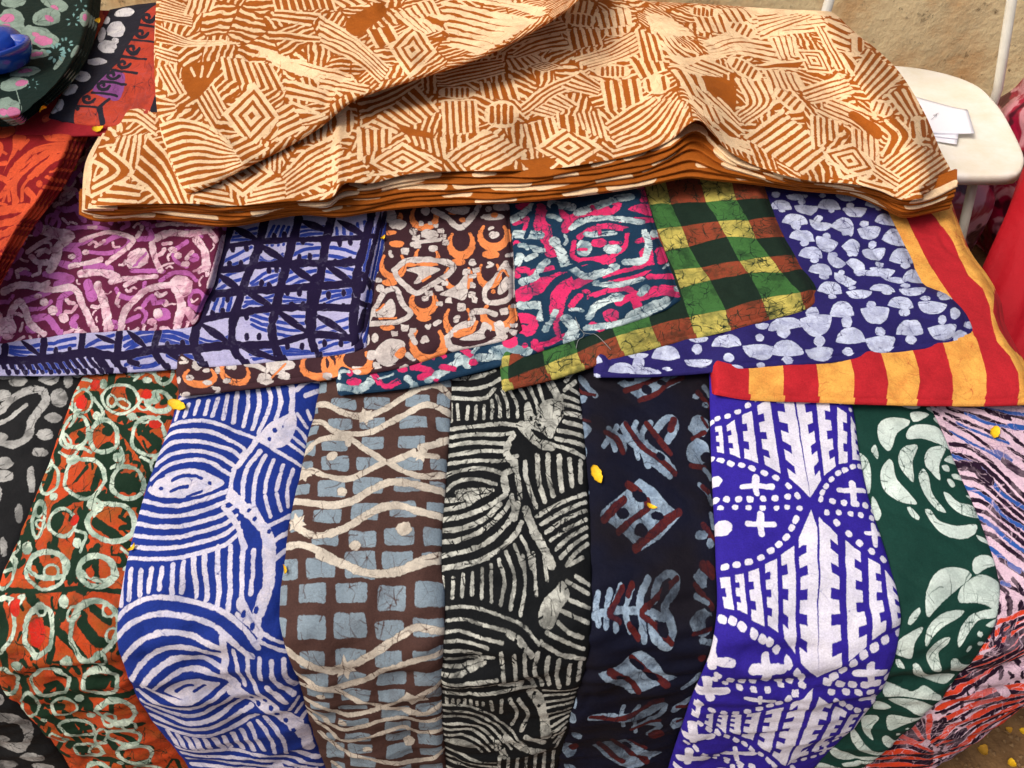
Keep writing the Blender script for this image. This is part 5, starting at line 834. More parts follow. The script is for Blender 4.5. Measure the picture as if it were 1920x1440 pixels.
def print_orange(p):
    p.wf = .80; p.nf = 1.0; p.patchwork(66, 15, .40, 5); p.under = True
    F = p.FAM
    p.view(*B0)
    F([(270,540),(360,500),(460,480)], [(300,590),(380,560),(470,565)], 3, 16); F([(280,600),(360,620),(470,700)], [(270,760),(360,760),(480,850)], 5, 22); F([(245,860),(180,990)], [(415,850),(400,1070)], 6, 24)
    F([(430,850),(560,1000),(680,1280)], [(330,1110),(430,1180),(540,1310)], 5, 28); F([(170,930),(320,1080),(80,1230)], [(90,1010),(170,1065),(90,1130)], 3, 30); F([(220,1150),(390,1180)], [(70,1300),(330,1310)], 4, 28); p.S([(240,560),(240,820)], 24); p.S([(20,1290),(60,1100),(60,1000)], 30)
    p.DIA(1020,1090,175,130); F([(740,1150),(900,1175)], [(720,1250),(980,1300)], 4, 26); F([(1150,975),(1160,1040)], [(1262,950),(1250,1080)], 4, 24); F([(1270,1090),(1420,950),(1620,840)], [(1300,1240),(1500,1160),(1660,1080)], 7, 28); F([(1090,1190),(1290,1140)], [(1040,1290),(1280,1240)], 4, 24); F([(1400,800),(1415,890)], [(1540,750),(1530,860)], 4, 26); p.LEAF(1640,760,80,110,0,2,20); F([(680,1300),(900,1310)], [(1300,1290),(1600,1200)], 2, 20)
    p.view(*C0)
    F([(240,600),(330,590),(460,550),(620,480)], [(270,790),(360,745),(480,680),(650,560)], 5, 24); F([(600,550),(740,700)], [(290,790),(440,850)], 9, 26); F([(250,820),(260,990)], [(440,810),(440,890)], 5, 28); F([(540,850),(560,890)], [(765,870),(785,990)], 6, 26); p.DIA(518,1015,190,110)
    p.P([(480,780),(560,800),(700,840),(720,870),(620,860),(520,830)], -1); F([(770,640),(780,840)], [(975,630),(990,830)], 6, 30); p.P([(760,750),(860,740),(830,780),(900,840),(780,840)],0) if False else None
    F([(790,990),(870,920),(1070,830)], [(1040,1090),(1160,1030),(1290,950)], 7, 28); p.LEAF(860,580,120,42,0,5,18); p.LEAF(1140,715,110,88,0,4,26); F([(120,1010),(240,960)], [(110,1130),(300,1080)], 4, 22); p.S([(240,800),(245,990)], 30)
    F([(720,450),(900,400),(1140,370)], [(740,540),(900,520),(1160,455)], 6, 18); F([(1175,380),(1210,445)], [(1340,340),(1420,385)], 6, 24); F([(1150,270),(1280,200),(1520,130)], [(1130,340),(1300,250),(1560,190)], 4, 18); F([(1560,190),(1580,310)], [(1680,170),(1690,290)], 4, 26); F([(1500,110),(1540,10)], [(1680,110),(1700,10)], 5, 26); p.LEAF(1050,320,90,44,0,4,20)
    F([(1210,330),(1330,260),(1500,210)], [(1240,370),(1400,320),(1560,290)], 4, 20); p.DIA(1410,415,100,34); F([(1010,520),(1030,610)], [(1210,510),(1250,620)], 5, 26)
    F([(1260,660),(1450,530),(1690,430)], [(1290,740),(1480,600),(1690,500)], 4, 20); F([(1330,700),(1440,740)], [(1500,590),(1610,650)], 7, 24); F([(1290,780),(1330,960)], [(1460,740),(1490,830)], 5, 28); p.DIA(1560,925,195,125); F([(1490,720),(1500,800)], [(1660,740),(1680,860)], 4, 22); F([(300,1100),(480,1080)], [(1280,1060),(1500,1080)], 2, 20); F([(1290,1000),(1450,1060)],[(1290,1060),(1400,1080)],3,20)
    p.view(*D0)
    F([(265,520),(295,690)], [(490,500),(515,640)], 5, 30); p.LEAF(330,450,115,46,0,5,18); p.LEAF(605,530,88,62,-.2,2,22); p.LEAF(130,125,95,50,.1,4,20); p.LEAF(360,190,86,40,-.2,3,18); F([(450,390),(510,490)], [(620,340),(650,440)], 4, 30)
    F([(290,780),(430,680),(570,610)], [(400,1010),(660,900),(800,640)], 9, 26); F([(20,540),(240,600)], [(130,450),(250,530)], 5, 20); F([(90,720),(110,790)], [(240,700),(295,880)], 6, 26)
    F([(80,370),(270,310),(460,200)], [(200,430),(400,370),(580,270)], 6, 18); F([(50,200),(75,310)], [(230,180),(260,270)], 5, 24); F([(235,75),(260,180)], [(420,50),(440,150)], 5, 26); F([(480,180),(520,380)], [(600,210),(650,380)], 4, 22); F([(330,950),(500,900)],[(340,1010),(560,960)],3,18)
    F([(560,110),(640,280),(740,390)], [(640,160),(760,290),(860,330)], 4, 16); F([(620,250),(760,370),(960,345)], [(700,400),(820,430),(1040,350)], 4, 18); F([(850,110),(885,200)], [(1020,90),(1060,200)], 5, 22); F([(890,270),(1100,200),(1260,190)], [(970,350),(1150,330),(1400,390)], 6, 22)
    p.LEAF(900,70,95,34,.1,5,16); p.LEAF(1140,175,100,52,.5,4,16); F([(1000,60),(1045,140)], [(1180,60),(1240,130)], 5, 24); F([(1200,120),(1590,50)], [(1260,225),(1680,180)], 6, 22); F([(560,90),(700,120)], [(650,200),(820,210)], 5, 18); F([(1200,30),(1400,50)],[(1240,80),(1500,60)],3,18)
    p.LEAF(1160,430,125,52,.5,5,18); F([(1280,430),(1330,530)], [(1480,460),(1530,550)], 6, 26); F([(760,430),(930,480)], [(900,370),(1080,450)], 5, 16)
    p.P([(830,540),(900,470),(1080,520),(1110,620),(1080,720),(1000,640)], -1)
    F([(1110,500),(1180,640),(1110,710)], [(1290,510),(1340,640),(1160,790)], 5, 26); F([(1160,870),(1400,690)], [(1520,1090),(1690,960)], 9, 30); p.LEAF(1440,620,118,56,.7,4,20)
    F([(720,440),(830,610)], [(870,480),(950,700)], 3, 26); F([(870,560),(1130,810)], [(1000,620),(1130,760)], 3, 20); F([(830,640),(1080,880)], [(870,600),(1150,830)], 3, 18); F([(980,840),(1170,900)], [(1060,900),(1200,960)], 3, 22); F([(900,660),(940,760)], [(980,680),(1020,760)], 3, 20)
    p.view(*E0)
    F([(340,730),(350,930)], [(490,760),(500,850)], 5, 28); p.DIA(580,1010,165,115,.35); F([(380,700),(560,780)], [(480,620),(740,720)], 5, 22); F([(600,810),(610,910)], [(750,850),(755,1020)], 5, 26); F([(790,1010),(950,880)], [(880,1260),(1240,1010)], 9, 30)
    F([(740,780),(830,850),(780,980)], [(880,740),(960,850),(900,950)], 3, 24); p.LEAF(780,680,76,52,.4,3,14); p.LEAF(1010,810,60,86,-.1,2,26); F([(830,600),(940,740)], [(960,550),(1030,710)], 4, 30); p.P([(600,690),(720,760),(790,830),(760,870),(660,800),(570,720)], -1)
    F([(590,480),(700,310)], [(720,640),(900,480)], 7, 24); p.LEAF(610,280,62,76,0,2,26); F([(440,130),(570,190)], [(460,270),(560,310)], 4, 26); F([(520,340),(600,470)], [(560,330),(620,400)], 2, 24); p.DIA(355,385,130,72,.6)
    F([(0,90),(290,50)], [(20,240),(350,110)], 6, 22); F([(80,240),(140,370)], [(230,230),(250,350)], 5, 20); F([(280,560),(540,480)], [(340,650),(600,580)], 5, 24); F([(50,440),(90,560)], [(230,460),(280,560)], 6, 26); F([(420,180),(560,430)], [(360,160),(500,440)], 3, 14); F([(720,1080),(870,1190)], [(760,1030),(890,1110)], 4, 22); F([(0,420),(250,430)], [(0,400),(300,380)],2,14)
    F([(360,60),(480,70)],[(400,20),(470,30)],2,20); F([(450,1030),(640,1100)],[(440,1000),(560,1090)],2,20); F([(640,1120),(860,1180)],[(640,1150),(840,1220)],2,20)
def print_flap(p):
    p.wf = .80; p.nf = 1.0; p.patchwork(84, 18, .40, 6); p.under = True
    F = p.FAM
    p.view(*B0)
    F([(470,120),(700,165)], [(520,-20),(700,40)], 9, 12); F([(660,90),(700,-40)], [(820,70),(860,-40)], 5, 26); F([(470,150),(700,250),(900,250)], [(480,260),(700,290),(1000,270)], 5, 10); F([(470,290),(620,330)],[(480,360),(600,400)],4,16)
    F([(480,430),(560,580)], [(560,400),(665,590)], 4, 24); F([(500,790),(640,750),(850,820),(930,890)], [(640,1180),(760,1150),(900,1110),(1030,1050)], 10, 26); F([(470,600),(590,640)], [(480,740),(600,700)], 4, 20); F([(730,620),(840,800)], [(830,530),(910,680)], 5, 28)
    p.P([(640,430),(780,390),(880,400),(820,520),(720,630),(660,560)], -1); F([(700,430),(720,470)], [(840,400),(800,480)], 3, 20); F([(890,360),(920,500)], [(1190,400),(1280,570)], 8, 24); p.DIA(1078,728,165,190,.08)
    F([(930,870),(990,850)], [(1020,1020),(1180,930)], 5, 24); F([(1250,690),(1330,650)], [(1240,880),(1400,800)], 5, 28); F([(1320,640),(1460,700)], [(1400,760),(1530,720)], 3, 26)
    F([(1230,400),(1500,500),(1700,560)], [(1080,290),(1400,400),(1700,470)], 4, 28); F([(1280,500),(1600,590)], [(1300,600),(1560,650)], 3, 24)
    p.view(*C0)
    F([(0,280),(250,400),(380,520)], [(0,100),(200,220),(430,420)], 6, 26); p.DIA(580,310,140,165,.1); F([(480,90),(640,210)], [(700,-10),(800,190)], 7, 26); F([(780,20),(1330,140)], [(820,280),(1020,320)], 7, 30); F([(770,-40),(1000,-20),(1400,60)], [(790,-20),(1100,20),(1400,90)], 2, 26)
    F([(300,190),(360,300)], [(440,160),(490,250)], 3, 26); p.P([(180,120),(380,20),(420,80),(300,180),(240,230),(160,180)], -1); F([(0,0),(80,40)], [(330,-40),(420,10)], 6, 20); F([(40,480),(300,540)], [(0,540),(280,590)], 3, 24); F([(640,120),(760,190)],[(700,90),(790,130)],2,26)
    F([(-300,-30),(-280,60)], [(60,-40),(100,60)], 9, 18); F([(-300,120),(-60,160)], [(-280,60),(0,90)], 3, 18); F([(-320,200),(0,230)], [(-320,240),(0,260)], 2, 14)
# ================================================================ THE PLACE
# ground, wall
dirt = simple_mat('earth', '#8a6a45', .95, .1, (30, .6, .02), 14.0, '#5d4630')
g = mk('ground', [(-30,-30,0),(30,-30,0),(30,2.9,0),(-30,2.9,0)], [(0,1,2,3)], dirt, None, None, False); tag(g, 'brown bare earth ground under the stall', None, None, 'structure')
def wall_material():
    k = NT('stained_plaster'); tc = k.n('ShaderNodeTexCoord')
    n1 = k.n('ShaderNodeTexNoise', _Scale=2.6, _Detail=8.0, _Roughness=.62); k.l(tc.outputs['Object'], n1.inputs['Vector'])
    n2 = k.n('ShaderNodeTexNoise', _Scale=7.0, _Detail=8.0, _Roughness=.7); k.l(tc.outputs['Object'], n2.inputs['Vector'])
    n3 = k.n('ShaderNodeTexNoise', _Scale=30.0, _Detail=6.0, _Roughness=.7); k.l(tc.outputs['Object'], n3.inputs['Vector'])
    c = k.mix(k.ramp(n1.outputs['Fac'], .48, .66), hexc('#ffeab4'), hexc('#dfab6c'))
    c = k.mix(k.ramp(n2.outputs['Fac'], .50, .70), c, hexc('#d8c79a')); c = k.mix(k.ramp(n3.outputs['Fac'], .6, .74), c, hexc('#5b4228'))
    sx = k.n('ShaderNodeSeparateXYZ'); k.l(tc.outputs['Object'], sx.inputs[0])
    low = k.ramp(k.math('ADD', sx.outputs['Z'], k.math('MULTIPLY', n2.outputs['Fac'], .5)), .42, .18); c = k.mix(k.math('MULTIPLY', low, .6), c, hexc('#55422c'))
    k.l(c, k.b.inputs['Base Color']); k.b.inputs['Roughness'].default_value = .9
    bp = k.n('ShaderNodeBump', _Strength=.6, _Distance=.02); k.l(n2.outputs['Fac'], bp.inputs['Height']); bq = k.n('ShaderNodeBump', _Strength=.5, _Distance=.006); k.l(n3.outputs['Fac'], bq.inputs['Height']); k.l(bp.outputs[0], bq.inputs['Normal']); k.l(bq.outputs[0], k.b.inputs['Normal'])
    return k.m
WM = wall_material()
nx, nz = 90, 40; X = np.linspace(-6, 6, nx); Z = np.linspace(0, 1.9, nz); XX, ZZ = np.meshgrid(X, Z)
YY = 2.75 + .012 * waves(XX, ZZ, .5, 77); Vw = np.stack([XX, YY, ZZ], -1).reshape(-1, 3)
nb = len(Vw); Vb = Vw.copy(); Vb[:, 1] = 2.95; Fw = gridF(nz, nx); Fb = [f[::-1] for f in gridF(nz, nx, nb)]
top = [((nz-1)*nx+i, (nz-1)*nx+i+1, nb+(nz-1)*nx+i+1, nb+(nz-1)*nx+i) for i in range(nx-1)]
wl = mk('plaster_wall', np.vstack([Vw, Vb]), Fw + Fb + top, WM); tag(wl, 'stained beige plaster wall behind the stall and the chair', 'wall')
# the table that carries everything
wood = simple_mat('table_wood', '#5a4028', .7, .3, (60, .3, .003), 9.0, '#3c2a1a')
tb = thing('table', 'wooden table hidden under the piles of printed cloth', 'table', loc=(0, 1.3, 0))
def box(name, x0, y0, z0, x1, y1, z1, mat, parent, bev=.006):
    V = []; F = []
    for z in (z0, z1):
        for (x, y) in ((x0+bev,y0),(x1-bev,y0),(x1,y0+bev),(x1,y1-bev),(x1-bev,y1),(x0+bev,y1),(x0,y1-bev),(x0,y0+bev)): V.append((x, y, z))
    F.append(tuple(range(8))[::-1]); F.append(tuple(range(8, 16)))
    for i in range(8): F.append((i, (i+1) % 8, 8 + (i+1) % 8, 8 + i))
    o = mk(name, V, F, mat, None, None, False)
    if parent is not None: o.parent = parent; o.matrix_parent_inverse = parent.matrix_world.inverted() if False else __import__('mathutils').Matrix.Translation(-parent.location)
    return o
box('tabletop', -1.25, .585, .44, .80, 2.15, .475, wood, tb)
for x in (-1.2, .70):
    for y in (.65, 2.05): box('leg', x, y, 0, x + .05, y + .05, .44, wood, tb)
# ---------------------------------------------------------------- front row
def px_per(s): return s
FR = {}
bAB = [(185,640),(160,700),(135,750),(100,850),(60,950),(18,1050),(-6,1110),(-20,1160),(-22,1200),(-10,1250),(12,1290),(40,1320),(78,1364),(130,1430),(150,1460),(200,1560),(230,1660)]
bBC = [(360,640),(345,705),(338,741),(323,798),(305,844),(282,905),(266,957),(246,1034),(232,1104),(224,1158),(226,1212),(240,1250),(258,1294),(286,1342),(326,1391),(362,1440),(400,1500),(440,1600),(460,1660)]
bCD = [(606,640),(600,713),(589,785),(577,828),(564,893),(551,944),(541,995),(534,1060),(527,1110),(525,1158),(536,1204),(555,1253),(570,1299),(582,1348),(597,1392),(615,1440),(632,1500),(650,1600),(660,1660)]
bDE = [(846,640),(843,715),(841,777),(835,854),(830,931),(825,995),(823,1070),(829,1118),(829,1185),(825,1240),(825,1321),(828,1375),(832,1440),(836,1500),(845,1600),(848,1660)]
bEF = [(1073,640),(1077,706),(1083,756),(1091,835),(1097,914),(1101,993),(1103,1070),(1104,1131),(1101,1199),(1094,1240),(1082,1280),(1072,1321),(1060,1361),(1048,1402),(1038,1440),(1025,1500),(1010,1600),(1000,1660)]
bFG = [(1326,640),(1328,706),(1329,769),(1331,848),(1334,928),(1338,1007),(1340,1070),(1342,1110),(1340,1158),(1330,1212),(1314,1253),(1294,1299),(1280,1342),(1265,1386),(1249,1440),(1235,1500),(1210,1600),(1195,1660)]
bGH = [(1575,640),(1585,720),(1599,792),(1607,855),(1622,930),(1638,985),(1653,1030),(1668,1080),(1679,1120),(1683,1158),(1675,1212),(1661,1253),(1640,1299),(1606,1342),(1566,1382),(1527,1424),(1512,1440),(1470,1500),(1410,1600),(1380,1660)]
bHI = [(1705,640),(1740,755),(1767,817),(1797,890),(1820,942),(1847,1010),(1865,1067),(1873,1110),(1868,1153),(1843,1202),(1806,1250),(1758,1302),(1706,1353),(1652,1402),(1613,1440),(1560,1500),(1480,1600),(1440,1660)]
bI_ = [(1880,600),(1898,680),(1955,757),(2080,880),(2125,1050),(2120,1110),(2085,1170),(2030,1230),(1960,1290),(1915,1330),(1847,1380),(1771,1429),(1750,1442),(1680,1500),(1580,1600),(1530,1660)]
bA_ = [(-120,640),(-150,800),(-190,950),(-230,1110),(-250,1200),(-210,1300),(-150,1400),(-120,1440),(-60,1560),(0,1660)]
def ov(b, d): return [(x + d, y) for x, y in b]
GR = 'folded cloths hanging over the front of the table'
row = [
 ('folded_cloth','charcoal black cloth with pale grey blobs and loops, leftmost of the hanging row',bA_,ov(bAB,10),print_bw,dict(base='#1b1c1d',cR='#b4b4ae',vein='#202122',veinR=.8,tint=.55,scale=60,wob=1.6,soft=.12),.0,.010),
 ('folded_cloth','dark green and orange cloth printed with pale mint rings, hanging beside the blue wave cloth',bAB,ov(bBC,8),print_rings,dict(base='#16301f',cR='#d6e6d0',cG='#c8491f',cB='#cf2a1c',vein='#1b6250',veinR=.85,tint=.6,veinG=.4,scale=75,wob=1.3,stain=('#8a5a1e',26.,.55,1)),.001,.012),
 ('folded_cloth','royal blue cloth with white concentric waves and rows of short bars',bBC,ov(bCD,6),print_blue,dict(base='#1a3285',cR='#dcd6df',vein='#6f88c0',veinR=.5,tint=.3,scale=90,wob=1.1),.004,.014),
 ('folded_cloth','brown cloth with grey blue blocks under cream wavy lines and stars',bCD,ov(bDE,6),print_brown,dict(base='#4c352f',cR='#d6cdbb',cG='#8596a0',vein='#42332f',veinR=.6,tint=.25,veinG=.5,scale=70,wob=1.2),.005,.013),
 ('folded_cloth','black cloth with white crackled curved lines and short bars, right of the brown block cloth',bDE,ov(bEF,6),print_zebra,dict(base='#0f1214',cR='#c9cbbf',vein='#14181c',veinR=.95,tint=.6,scale=95,wob=1.3),.002,.012),
 ('folded_cloth','near black navy cloth with sparse light blue and dark red fishbones and diamonds',ov(bEF,-6),ov(bFG,6),print_navy,dict(base='#0b0e22',cR='#a3bacd',cG='#5e1f1c',vein='#3d5f86',veinR=.75,veinG=.1,scale=110,wob=1.2,stain=('#120d10',9.,.75,-1)),-.003,.010),
 ('folded_cloth','violet blue cloth with white toothed columns, dashes and small crosses',bFG,bGH,print_violet,dict(base='#2f2190',cR='#e4e2ec',vein='#8f8ac4',veinR=.35,tint=.15,scale=60,wob=.8),.007,.016),
 ('folded_cloth','dark green cloth with large pale mint leaf rosettes, right of the violet cloth',ov(bGH,-14),bHI,print_green,dict(base='#123a31',cR='#d3e2d8',vein='#2e5a52',veinR=.7,tint=.3,scale=48,wob=.7),.001,.012),
 ('folded_cloth','lilac pink cloth with black, blue and orange slanted streaks, rightmost of the hanging row',ov(bHI,-14),bI_,print_lilac,dict(base='#dcbfcd',cR='#d8431f',cG='#1e0d20',cB='#2756a0',vein='#5e2a62',veinR=.3,tint=.1,veinG=.2,veinBase=.9,scale=80,wob=1.8),-.003,.010)]
CRK = [dict(dens=1.6, mott=.45), dict(dens=1.5, mott=.35), dict(dens=.9, al=(.12, .45), mott=.14), dict(dens=1.3, al=(.3, .8), mott=.22), dict(dens=2.6, al=(.4, 1), mott=.45, w=(.5, 1.2)), dict(dens=1.2, al=(.2, .6), mott=.4, grain=.35),
       dict(dens=.35, al=(.06, .25), L=(14, 50), mott=.05), dict(dens=.8, al=(.25, .7), L=(20, 70), mott=.12, star=.8), dict(dens=1.5, al=(.2, .6), mott=.2)]
for i, (nm, lab, Lb, Rb, fn, mt, dz, T) in enumerate(row):
    sf = Front(Lb, Rb, T=T, z=dz); pr = Print(sf); fn(pr); pr.crackle(seed=50 + i, **CRK[i])
    m = cloth_mat('batik_%d' % i, pr.image('print_%d' % i), size=(.24, 1.0), **mt)
    t = thing(nm, lab, 'folded cloth', GR); front_mesh('cloth_face', sf, m, t, 100 + 13 * i)
    front_mesh('under_fold', sf, m, t, 300 + 13 * i, 16, 70, .035, -.011, .001)
# ---------------------------------------------------------------- second row: folded cloths lying fanned on the pile
LEFTS = [1330, 1112, 938, 630, 332, -1000]
def zpile(i, px):
    n = sum([sstep(l - 25, l + 70, px) for l in LEFTS[:i]]) if i else 0
    return .599 + .0150 * n
def slab_zf(i, th, df=.13, dr=.035, dl=.03, db=.02, puff=.006):
    def zf(px, py, S, T):
        f = np.sqrt(np.clip(1 - (1 - np.clip((1 - T) / df, 0, 1)) ** 2, 0, 1)) * np.sqrt(np.clip(1 - (1 - np.clip((1 - S) / dr, 0, 1)) ** 2, 0, 1)) * np.sqrt(np.clip(1 - (1 - np.clip(S / dl, 0, 1)) ** 2, 0, 1))
        return (zpile(i, px) if isinstance(i, int) else i) - th * (1 - f) + puff * f * np.sin(np.clip(T, 0, 1) * math.pi) ** .5
    return zf
slabs = [
 ('red and golden yellow broad striped folded cloth at the right end of the pile',[(1270,380),(1778,372)],[(1335,738),(1400,749),(1500,753),(1700,759),(1850,760),(1938,757)],[(1270,380),(1318,560),(1335,738)],[(1778,372),(1814,468),(1850,519),(1874,567),(1880,605),(1910,665),(1932,710),(1938,757)],print_stripes,dict(base='#b3222b',cR='#eeb053',vein='#b8501f',veinR=.45,scale=50,wob=.5),.020),
 ('indigo folded cloth with pale blue half moons and small ovals',[(1060,340),(1640,330)],[(1114,706),(1200,706),(1300,700),(1420,688),(1539,681),(1689,659),(1780,646),(1826,622)],[(1060,340),(1090,520),(1114,706)],[(1640,330),(1659,388),(1677,424),(1707,483),(1731,531),(1778,553),(1808,585),(1826,622)],print_dots,dict(base='#26205f',cR='#cdd6ea',vein='#40408a',veinR=.75,tint=.4,scale=80,wob=.8),.016),
 ('chequered folded cloth of black, green, yellow and brick squares',[(890,330),(1422,325)],[(942,732),(1031,711),(1150,673),(1235,650),(1366,619),(1506,581),(1530,566)],[(890,330),(920,540),(942,732)],[(1422,325),(1449,398),(1466,438),(1497,492),(1526,535),(1530,566)],print_check,dict(base='#17291f',cR='#cfbf60',cG='#3f6f38',cB='#8c402a',vein='#1c4426',veinR=.55,tint=.6,veinG=.6,scale=45,wob=.5),.016),
 ('teal, hot pink and white tie dyed folded cloth with circles',[(580,360),(1200,332)],[(634,740),(759,727),(859,705),(970,675),(1008,659),(1099,630),(1242,582),(1275,562)],[(580,360),(605,560),(634,740)],[(1200,332),(1222,407),(1247,478),(1272,545),(1275,562)],print_teal,dict(base='#17364f',cR='#d3e4e2',cG='#dd2f68',vein='#24586e',veinR=.9,tint=.75,veinG=.45,scale=55,wob=2.2,soft=.10),.016),
 ('dark maroon folded cloth with orange horseshoes and white hearts',[(290,390),(950,350)],[(336,742),(450,730),(542,719),(660,704),(759,687),(842,660),(953,635),(978,618)],[(290,390),(310,560),(336,742)],[(950,350),(957,434),(964,507),(967,576),(978,618)],print_maroon,dict(base='#3f262c',cR='#ddd5cd',cG='#ee8d50',vein='#5a4040',veinR=.65,tint=.3,veinG=.15,scale=80,wob=1.0),.016),
 ('dark purple lattice folded cloth with lavender cells and blue stripes',[(-120,330),(722,340)],[(-120,706),(0,703),(94,703),(236,697),(330,690),(460,683),(523,676),(650,661),(682,650)],[(-120,330),(-120,706)],[(722,340),(717,451),(708,498),(691,581),(682,650)],print_lozenge,dict(base='#b4b1d2',cR='#b9b9dc',cG='#1a0f32',cB='#263c92',vein='#4a55a0',veinR=.4,veinG=.0,veinBase=.4,scale=85,wob=.9),.016),
 ('wine coloured folded cloth with orchid and pale pink loops, topmost at the left',[(-120,200),(100,205),(300,215),(450,230)],[(-120,652),(0,643),(106,629),(236,620),(307,619),(356,612),(372,600)],[(-120,200),(-120,652)],[(450,230),(430,350),(424,420),(415,474),(401,531),(382,569),(372,600)],print_magenta,dict(base='#64203f',cR='#ecd2d8',cG='#b765aa',vein='#b05080',veinR=.7,tint=.6,veinG=.1,scale=80,wob=1.4),.016)]
FILL = {6: lambda q: (q.fillb(44, 1, 13, 3, .2), q.fillb(32, 0, 9, 4, .22), q.fillb(24, 0, 6, 5, .15)), 3: lambda q: (q.fillb(46, 1, 15, 3, .14), q.fillb(36, 0, 11, 4, .14)), 4: lambda q: (q.fillb(34, 0, 12, 3, .08, None, .2),)}
CRS = [dict(dens=.5, al=(.1, .4), L=(14, 46), mott=.10), dict(dens=1.3, al=(.2, .65), mott=.22, star=.6), dict(dens=1.5, al=(.3, .85), L=(14, 50), mott=.4, w=(.5, 1.3), star=.9, grain=.2), dict(dens=1.8, al=(.3, .85), mott=.42, w=(.6, 1.3)), dict(dens=1.3, al=(.25, .75), mott=.2), dict(dens=.02, al=(.2, .4), mott=.08), dict(dens=1.6, al=(.25, .7), mott=.4)]
GS = 'folded cloths fanned across the middle of the pile'
SL = []
for i, (lab, T, B, L, Rr, fn, mt, th) in enumerate(slabs):
    sf = Coons(T, B, L, Rr, slab_zf(i, th + .003)); pr = Print(sf, 1.25); fn(pr); FILL.get(i, lambda q: None)(pr); pr.crackle(seed=70 + i, **CRS[i])
    m = cloth_mat('print_cloth_%d' % i, pr.image('slab_print_%d' % i), size=(.55, .5), **mt)
    t = thing('folded_cloth', lab, 'folded cloth', GS)
    wr = {0: .0042, 1: .0050, 6: .0045}.get(i, .0026)
    coons_mesh('cloth_face', sf, m, t, 500 + 17 * i, 110, 80, wr, .004, .12)
    SL.append((sf, m, t))
    # the turned edges of the folds below, peeping out along the right side and the front
    for q in range(2):
        o = (q + 1)
        e = lambda c, dx, dy: [(x + dx, y + dy) for x, y in c]
        d = (2.2 * o, 1.2 * o) if i not in (5,) else (5.5 * o, 1.2 * o)
        fl = Coons(e(T, d[0], 0), e(B, d[0], d[1]), e(L, 4, 0), e(Rr, d[0], d[1] * .6), slab_zf(i, th * .35, .05, .02, .02, .02, 0))
        z0 = fl.zf; fl.zf = (lambda z0, o, th: (lambda px, py, S, Tt: z0(px, py, S, Tt) - th * .36 * o))(z0, o, th)
        coons_mesh('fold_layer', fl, m, t, 700 + i * 5 + q, 60, 40, .0012, .003, .08)
# ---------------------------------------------------------------- back left pile
def flat_cloth(lab, T, B, L, Rr, z, th, fn, mt, name='folded_cloth', group=None, layers=0, lay=(3, 2), seed=0, size=(.3, .4), wr=.003, dz=.006, df=.06):
    sf = Coons(T, B, L, Rr, slab_zf(z, th, df, .05, .03, .02, .008)); pr = Print(sf, 1.4); fn(pr); pr.crackle(.9, (.2, .6), mott=.25, seed=seed + 30)
    m = cloth_mat(name + '_print_%d' % seed, pr.image('back_print_%d' % seed), size=size, **mt)
    t = thing(name, lab, 'folded cloth', group); coons_mesh('cloth_face', sf, m, t, 800 + seed, 70, 60, wr, th * .3, .10)
    for q in range(layers):
        o = q + 1; e = lambda c, dx, dy: [(x + dx, y + dy) for x, y in c]
        f2 = Coons(e(T, lay[0]*o, 0), e(B, lay[0]*o, lay[1]*o), L, e(Rr, lay[0]*o, lay[1]*o), slab_zf(z - dz * o, th * .5, .05, .03, .03, .02, 0))
        coons_mesh('fold_layer', f2, m, t, 820 + seed + q, 50, 40, .002, .004, .05)
    return t
GB = 'folded cloths stacked at the back left of the table'
flat_cloth('dark red folded cloth with coral swirls at the left edge', [(-130,205),(40,210),(148,232)], [(-130,640),(-60,585),(-36,555)], [(-130,205),(-130,640)], [(148,232),(126,292),(94,350),(36,428),(-36,555)], .690, .010, print_coral, dict(base='#86161a',cR='#d9552f',vein='#c04a30',veinR=.15,scale=60,wob=.7), group=GB, layers=3, lay=(8, 1), seed=1)
def pr_under(p): p.view(0,0,.2917); p.S([(640,120),(600,300),(540,400)], 70, 0); p.E(620,80,40,30); p.S([(300,760),(420,700)],50,0)
flat_cloth('narrow crimson strip of folded cloth between the dark green and black scroll cloths', [(120,16),(212,20),(300,22)], [(20,262),(120,258),(230,255)], [(120,16),(70,130),(20,262)], [(300,22),(260,140),(230,255)], .693, .006, pr_under, dict(base='#961c26',cR='#dd5a3c',vein='#a04030',veinR=.2,scale=60,wob=.7), group=GB, seed=2)
flat_cloth('black folded cloth with white pebbles and an orange scroll band', [(206,18),(260,8),(350,0)], [(84,226),(150,237),(240,242),(310,240)], [(206,18),(168,90),(128,155),(84,226)], [(350,0),(330,120),(310,240)], .700, .010, print_swirl, dict(base='#22222d',cR='#e6e4e2',cG='#b8402a',cB='#8a4a8a',vein='#8a86a0',veinR=.3,veinG=.15,scale=50,wob=.8), group=GB, layers=1, lay=(0, 2), seed=3)
flat_cloth('very dark green folded cloth with pale petals stained pink, top left', [(-130,-60),(60,-62),(178,-55)], [(-130,236),(-20,228),(30,222),(48,205)], [(-130,-60),(-130,236)], [(178,-55),(174,10),(160,75),(132,130),(90,175),(48,205)], .745, .016, print_petals, dict(base='#0e231e',cR='#8fa496',cG='#c8749c',cB='#79a5a2',vein='#4c655c',veinR=.6,veinG=.3,scale=70,wob=1.2), group=GB, layers=3, lay=(4.5, 3.5), seed=4)
